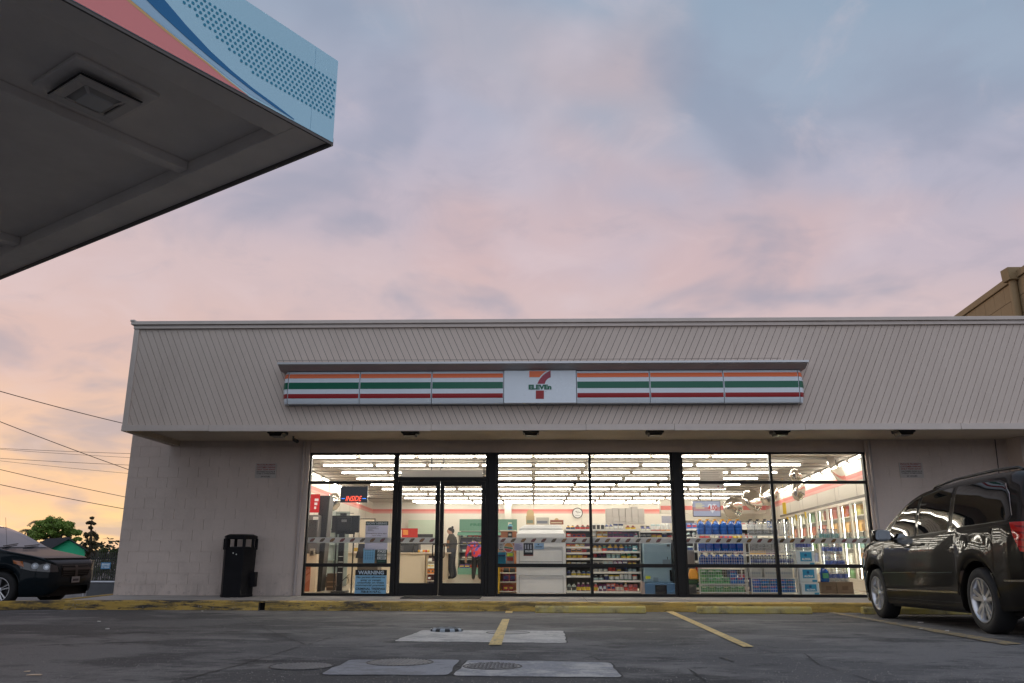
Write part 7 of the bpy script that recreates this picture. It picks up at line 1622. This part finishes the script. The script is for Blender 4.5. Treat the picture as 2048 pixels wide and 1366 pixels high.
RAD = {'pelvis': (.15, .17), 'belly': (.145, .16), 'chest': (.14, .17), 'upper': (.10, .13), 'neck': .055, 'skull': .085, 'crown': .07, 'nose': .014, 'chin': .035, 'sl': .065, 'el': .048, 'wl': .034, 'hl': .038, 'sr': .065, 'er': .048, 'wr': .034, 'hr': .038,
       'pl': .10, 'kl': .07, 'al': .048, 'tl': .04, 'pr': .10, 'kr': .07, 'ar': .048, 'tr': .04}
def fingers(J, E, RAD, hand, d, side_, up):
    d, side_, up = Vector(d).normalized(), Vector(side_).normalized(), Vector(up).normalized(); b = Vector(J[hand])
    for i, (o, L_) in enumerate(((-.024, .062), (-.008, .072), (.008, .068), (.023, .054))):
        a = b+side_*o+d*.035; p = a+d*L_*.55; q = p+(d*.6-up*.6)*L_*.5
        for n_, v_, r in (('%sf%da' % (hand, i), a, .010), ('%sf%db' % (hand, i), p, .009), ('%sf%dc' % (hand, i), q, .008)): J[n_] = tuple(v_); RAD[n_] = r
        E += [(hand, '%sf%da' % (hand, i)), ('%sf%da' % (hand, i), '%sf%db' % (hand, i)), ('%sf%db' % (hand, i), '%sf%dc' % (hand, i))]
    a = b-side_*.03; p = a-side_*.025+d*.03; q = p+d*.03
    for n_, v_ in (('a', p), ('b', q)): J[hand+'t'+n_] = tuple(v_); RAD[hand+'t'+n_] = .010
    E += [(hand, hand+'ta'), (hand+'ta', hand+'tb')]
for hnd, s_ in (('hl', (0, 0, 1)), ('hr', (0, 0, 1))): fingers(J, E, RAD, hnd, (-1, 0, 0), s_, (0, 1 if hnd == 'hl' else -1, 0))
SH1, TR1, SHOE = mat('shirt_olive', (.055, .05, .04), .8, bump=.2, bs=30), mat('trousers_dark', (.04, .045, .055), .8), mat('shoe_dark', (.02, .02, .02), .6)
APR = mat('apron_tan', (.30, .15, .06), .8)
def sk1(p):
    if p.z > 1.47: return 0
    if p.x < -.17 and p.z > 1.0: return 0
    if p.z > .96: return 4 if (p.x < .03 and 1.0 < p.z < 1.27 and p.x > -.17 and p.y < 0 and abs(p.y) < .16) else 1
    return 3 if p.z < .09 else 2
person('person with dark tied up hair in dark clothes standing behind the right door', at_y(902, 1165, 26.2)*0+Vector((X(903, 24.6, 1090), 24.6, ZF)), J, E, {k: r*1.5 if k[:1] in 'pka' and k[1:] in 'lr' else (tuple(q*1.25 for q in r) if isinstance(r, tuple) else r*(1.22 if r > .04 else 1)) for k, r in RAD.items()}, 'pelvis', sk1, [SKIN, SH1, TR1, SHOE, APR], [((-.045, 0, 1.615), (.098, .098, .075)), ((.02, 0, 1.57), (.075, .07, .10)), ((.02, 0, 1.69), (.045, .045, .04))], .89)
# bending to the left, back towards the window
J2 = {'pelvis': (.10, 0, .90), 'belly': (.03, -.02, 1.02), 'chest': (-.05, -.04, 1.17), 'upper': (-.06, -.05, 1.27), 'neck': (-.03, -.03, 1.33), 'skull': (.0, .02, 1.39), 'crown': (.0, .03, 1.47), 'nose': (-.03, .12, 1.37),
      'sl': (-.20, -.06, 1.22), 'el': (-.28, -.03, .97), 'wl': (-.33, .03, .76), 'hl': (-.33, .05, .68), 'sr': (.12, -.05, 1.24), 'er': (.22, -.02, 1.0), 'wr': (.20, .12, .84), 'hr': (.19, .17, .80),
      'pl': (-.01, 0, .85), 'kl': (-.03, .04, .48), 'al': (-.05, -.05, .09), 'tl': (-.06, .11, .04), 'pr': (.20, 0, .85), 'kr': (.20, .05, .48), 'ar': (.19, -.04, .09), 'tr': (.20, .12, .04)}
E2 = [e_ for e_ in E[:24] if 'chin' not in e_]; E2 = [('pelvis', 'belly'), ('belly', 'chest'), ('chest', 'upper'), ('upper', 'neck'), ('neck', 'skull'), ('skull', 'crown'), ('skull', 'nose'), ('upper', 'sl'), ('sl', 'el'), ('el', 'wl'), ('wl', 'hl'), ('upper', 'sr'), ('sr', 'er'), ('er', 'wr'), ('wr', 'hr'), ('pelvis', 'pl'), ('pl', 'kl'), ('kl', 'al'), ('al', 'tl'), ('pelvis', 'pr'), ('pr', 'kr'), ('kr', 'ar'), ('ar', 'tr')]
RAD2 = {k: (RAD[k] if k in RAD else .05) for k in J2}; RAD2['belly'] = (.175, .15); RAD2['chest'] = (.185, .14); RAD2['pelvis'] = (.17, .15); RAD2['el'] = RAD2['er'] = .062
for hnd in ('hl', 'hr'): fingers(J2, E2, RAD2, hnd, (0, .25, -1), (1, 0, 0), (0, 1, 0))
m_ = bpy.data.materials.new('shirt_floral'); m_.use_nodes = True; nt = m_.node_tree; bs = nt.nodes['Principled BSDF']; bs.inputs['Roughness'].default_value = .8
tx = nt.nodes.new('ShaderNodeTexCoord'); vo = nt.nodes.new('ShaderNodeTexNoise'); vo.inputs['Scale'].default_value = 7.0; vo.inputs['Detail'].default_value = 1; nt.links.new(tx.outputs['Object'], vo.inputs['Vector'])
rp2 = nt.nodes.new('ShaderNodeValToRGB'); rp2.color_ramp.interpolation = 'CONSTANT'; nt.links.new(vo.outputs['Fac'], rp2.inputs[0])
for p_, c_ in ((.0, (.10, .07, .35)), (.44, (.16, .10, .40)), (.49, (.62, .05, .06))):
    el = rp2.color_ramp.elements.new(p_); el.color = (*c_, 1)
rp2.color_ramp.elements.remove(rp2.color_ramp.elements[-1]); nt.links.new(rp2.outputs[0], bs.inputs['Base Color'])
def sk2(p):
    if p.z > 1.335: return 0
    if p.z < .80 and abs(p.x-.08) > .24 and p.z > .5: return 0
    if p.z > .82: return 1
    return 3 if p.z < .09 else 2
person('person bending over in a red and purple patterned shirt behind the right door', (X(950, 24.0, 1120), 24.0, ZF), J2, E2, {k: r*1.5 if k[:1] in 'pka' and k[1:] in ('l', 'r') else (tuple(q*1.2 for q in r) if isinstance(r, tuple) else r*(1.2 if r > .04 else 1)) for k, r in RAD2.items()}, 'pelvis', sk2, [SKIN, m_, mat('trousers_black', (.018, .018, .02), .8), SHOE], [((.0, .015, 1.435), (.10, .10, .085)), ((.0, -.02, 1.39), (.09, .09, .09))], .80)
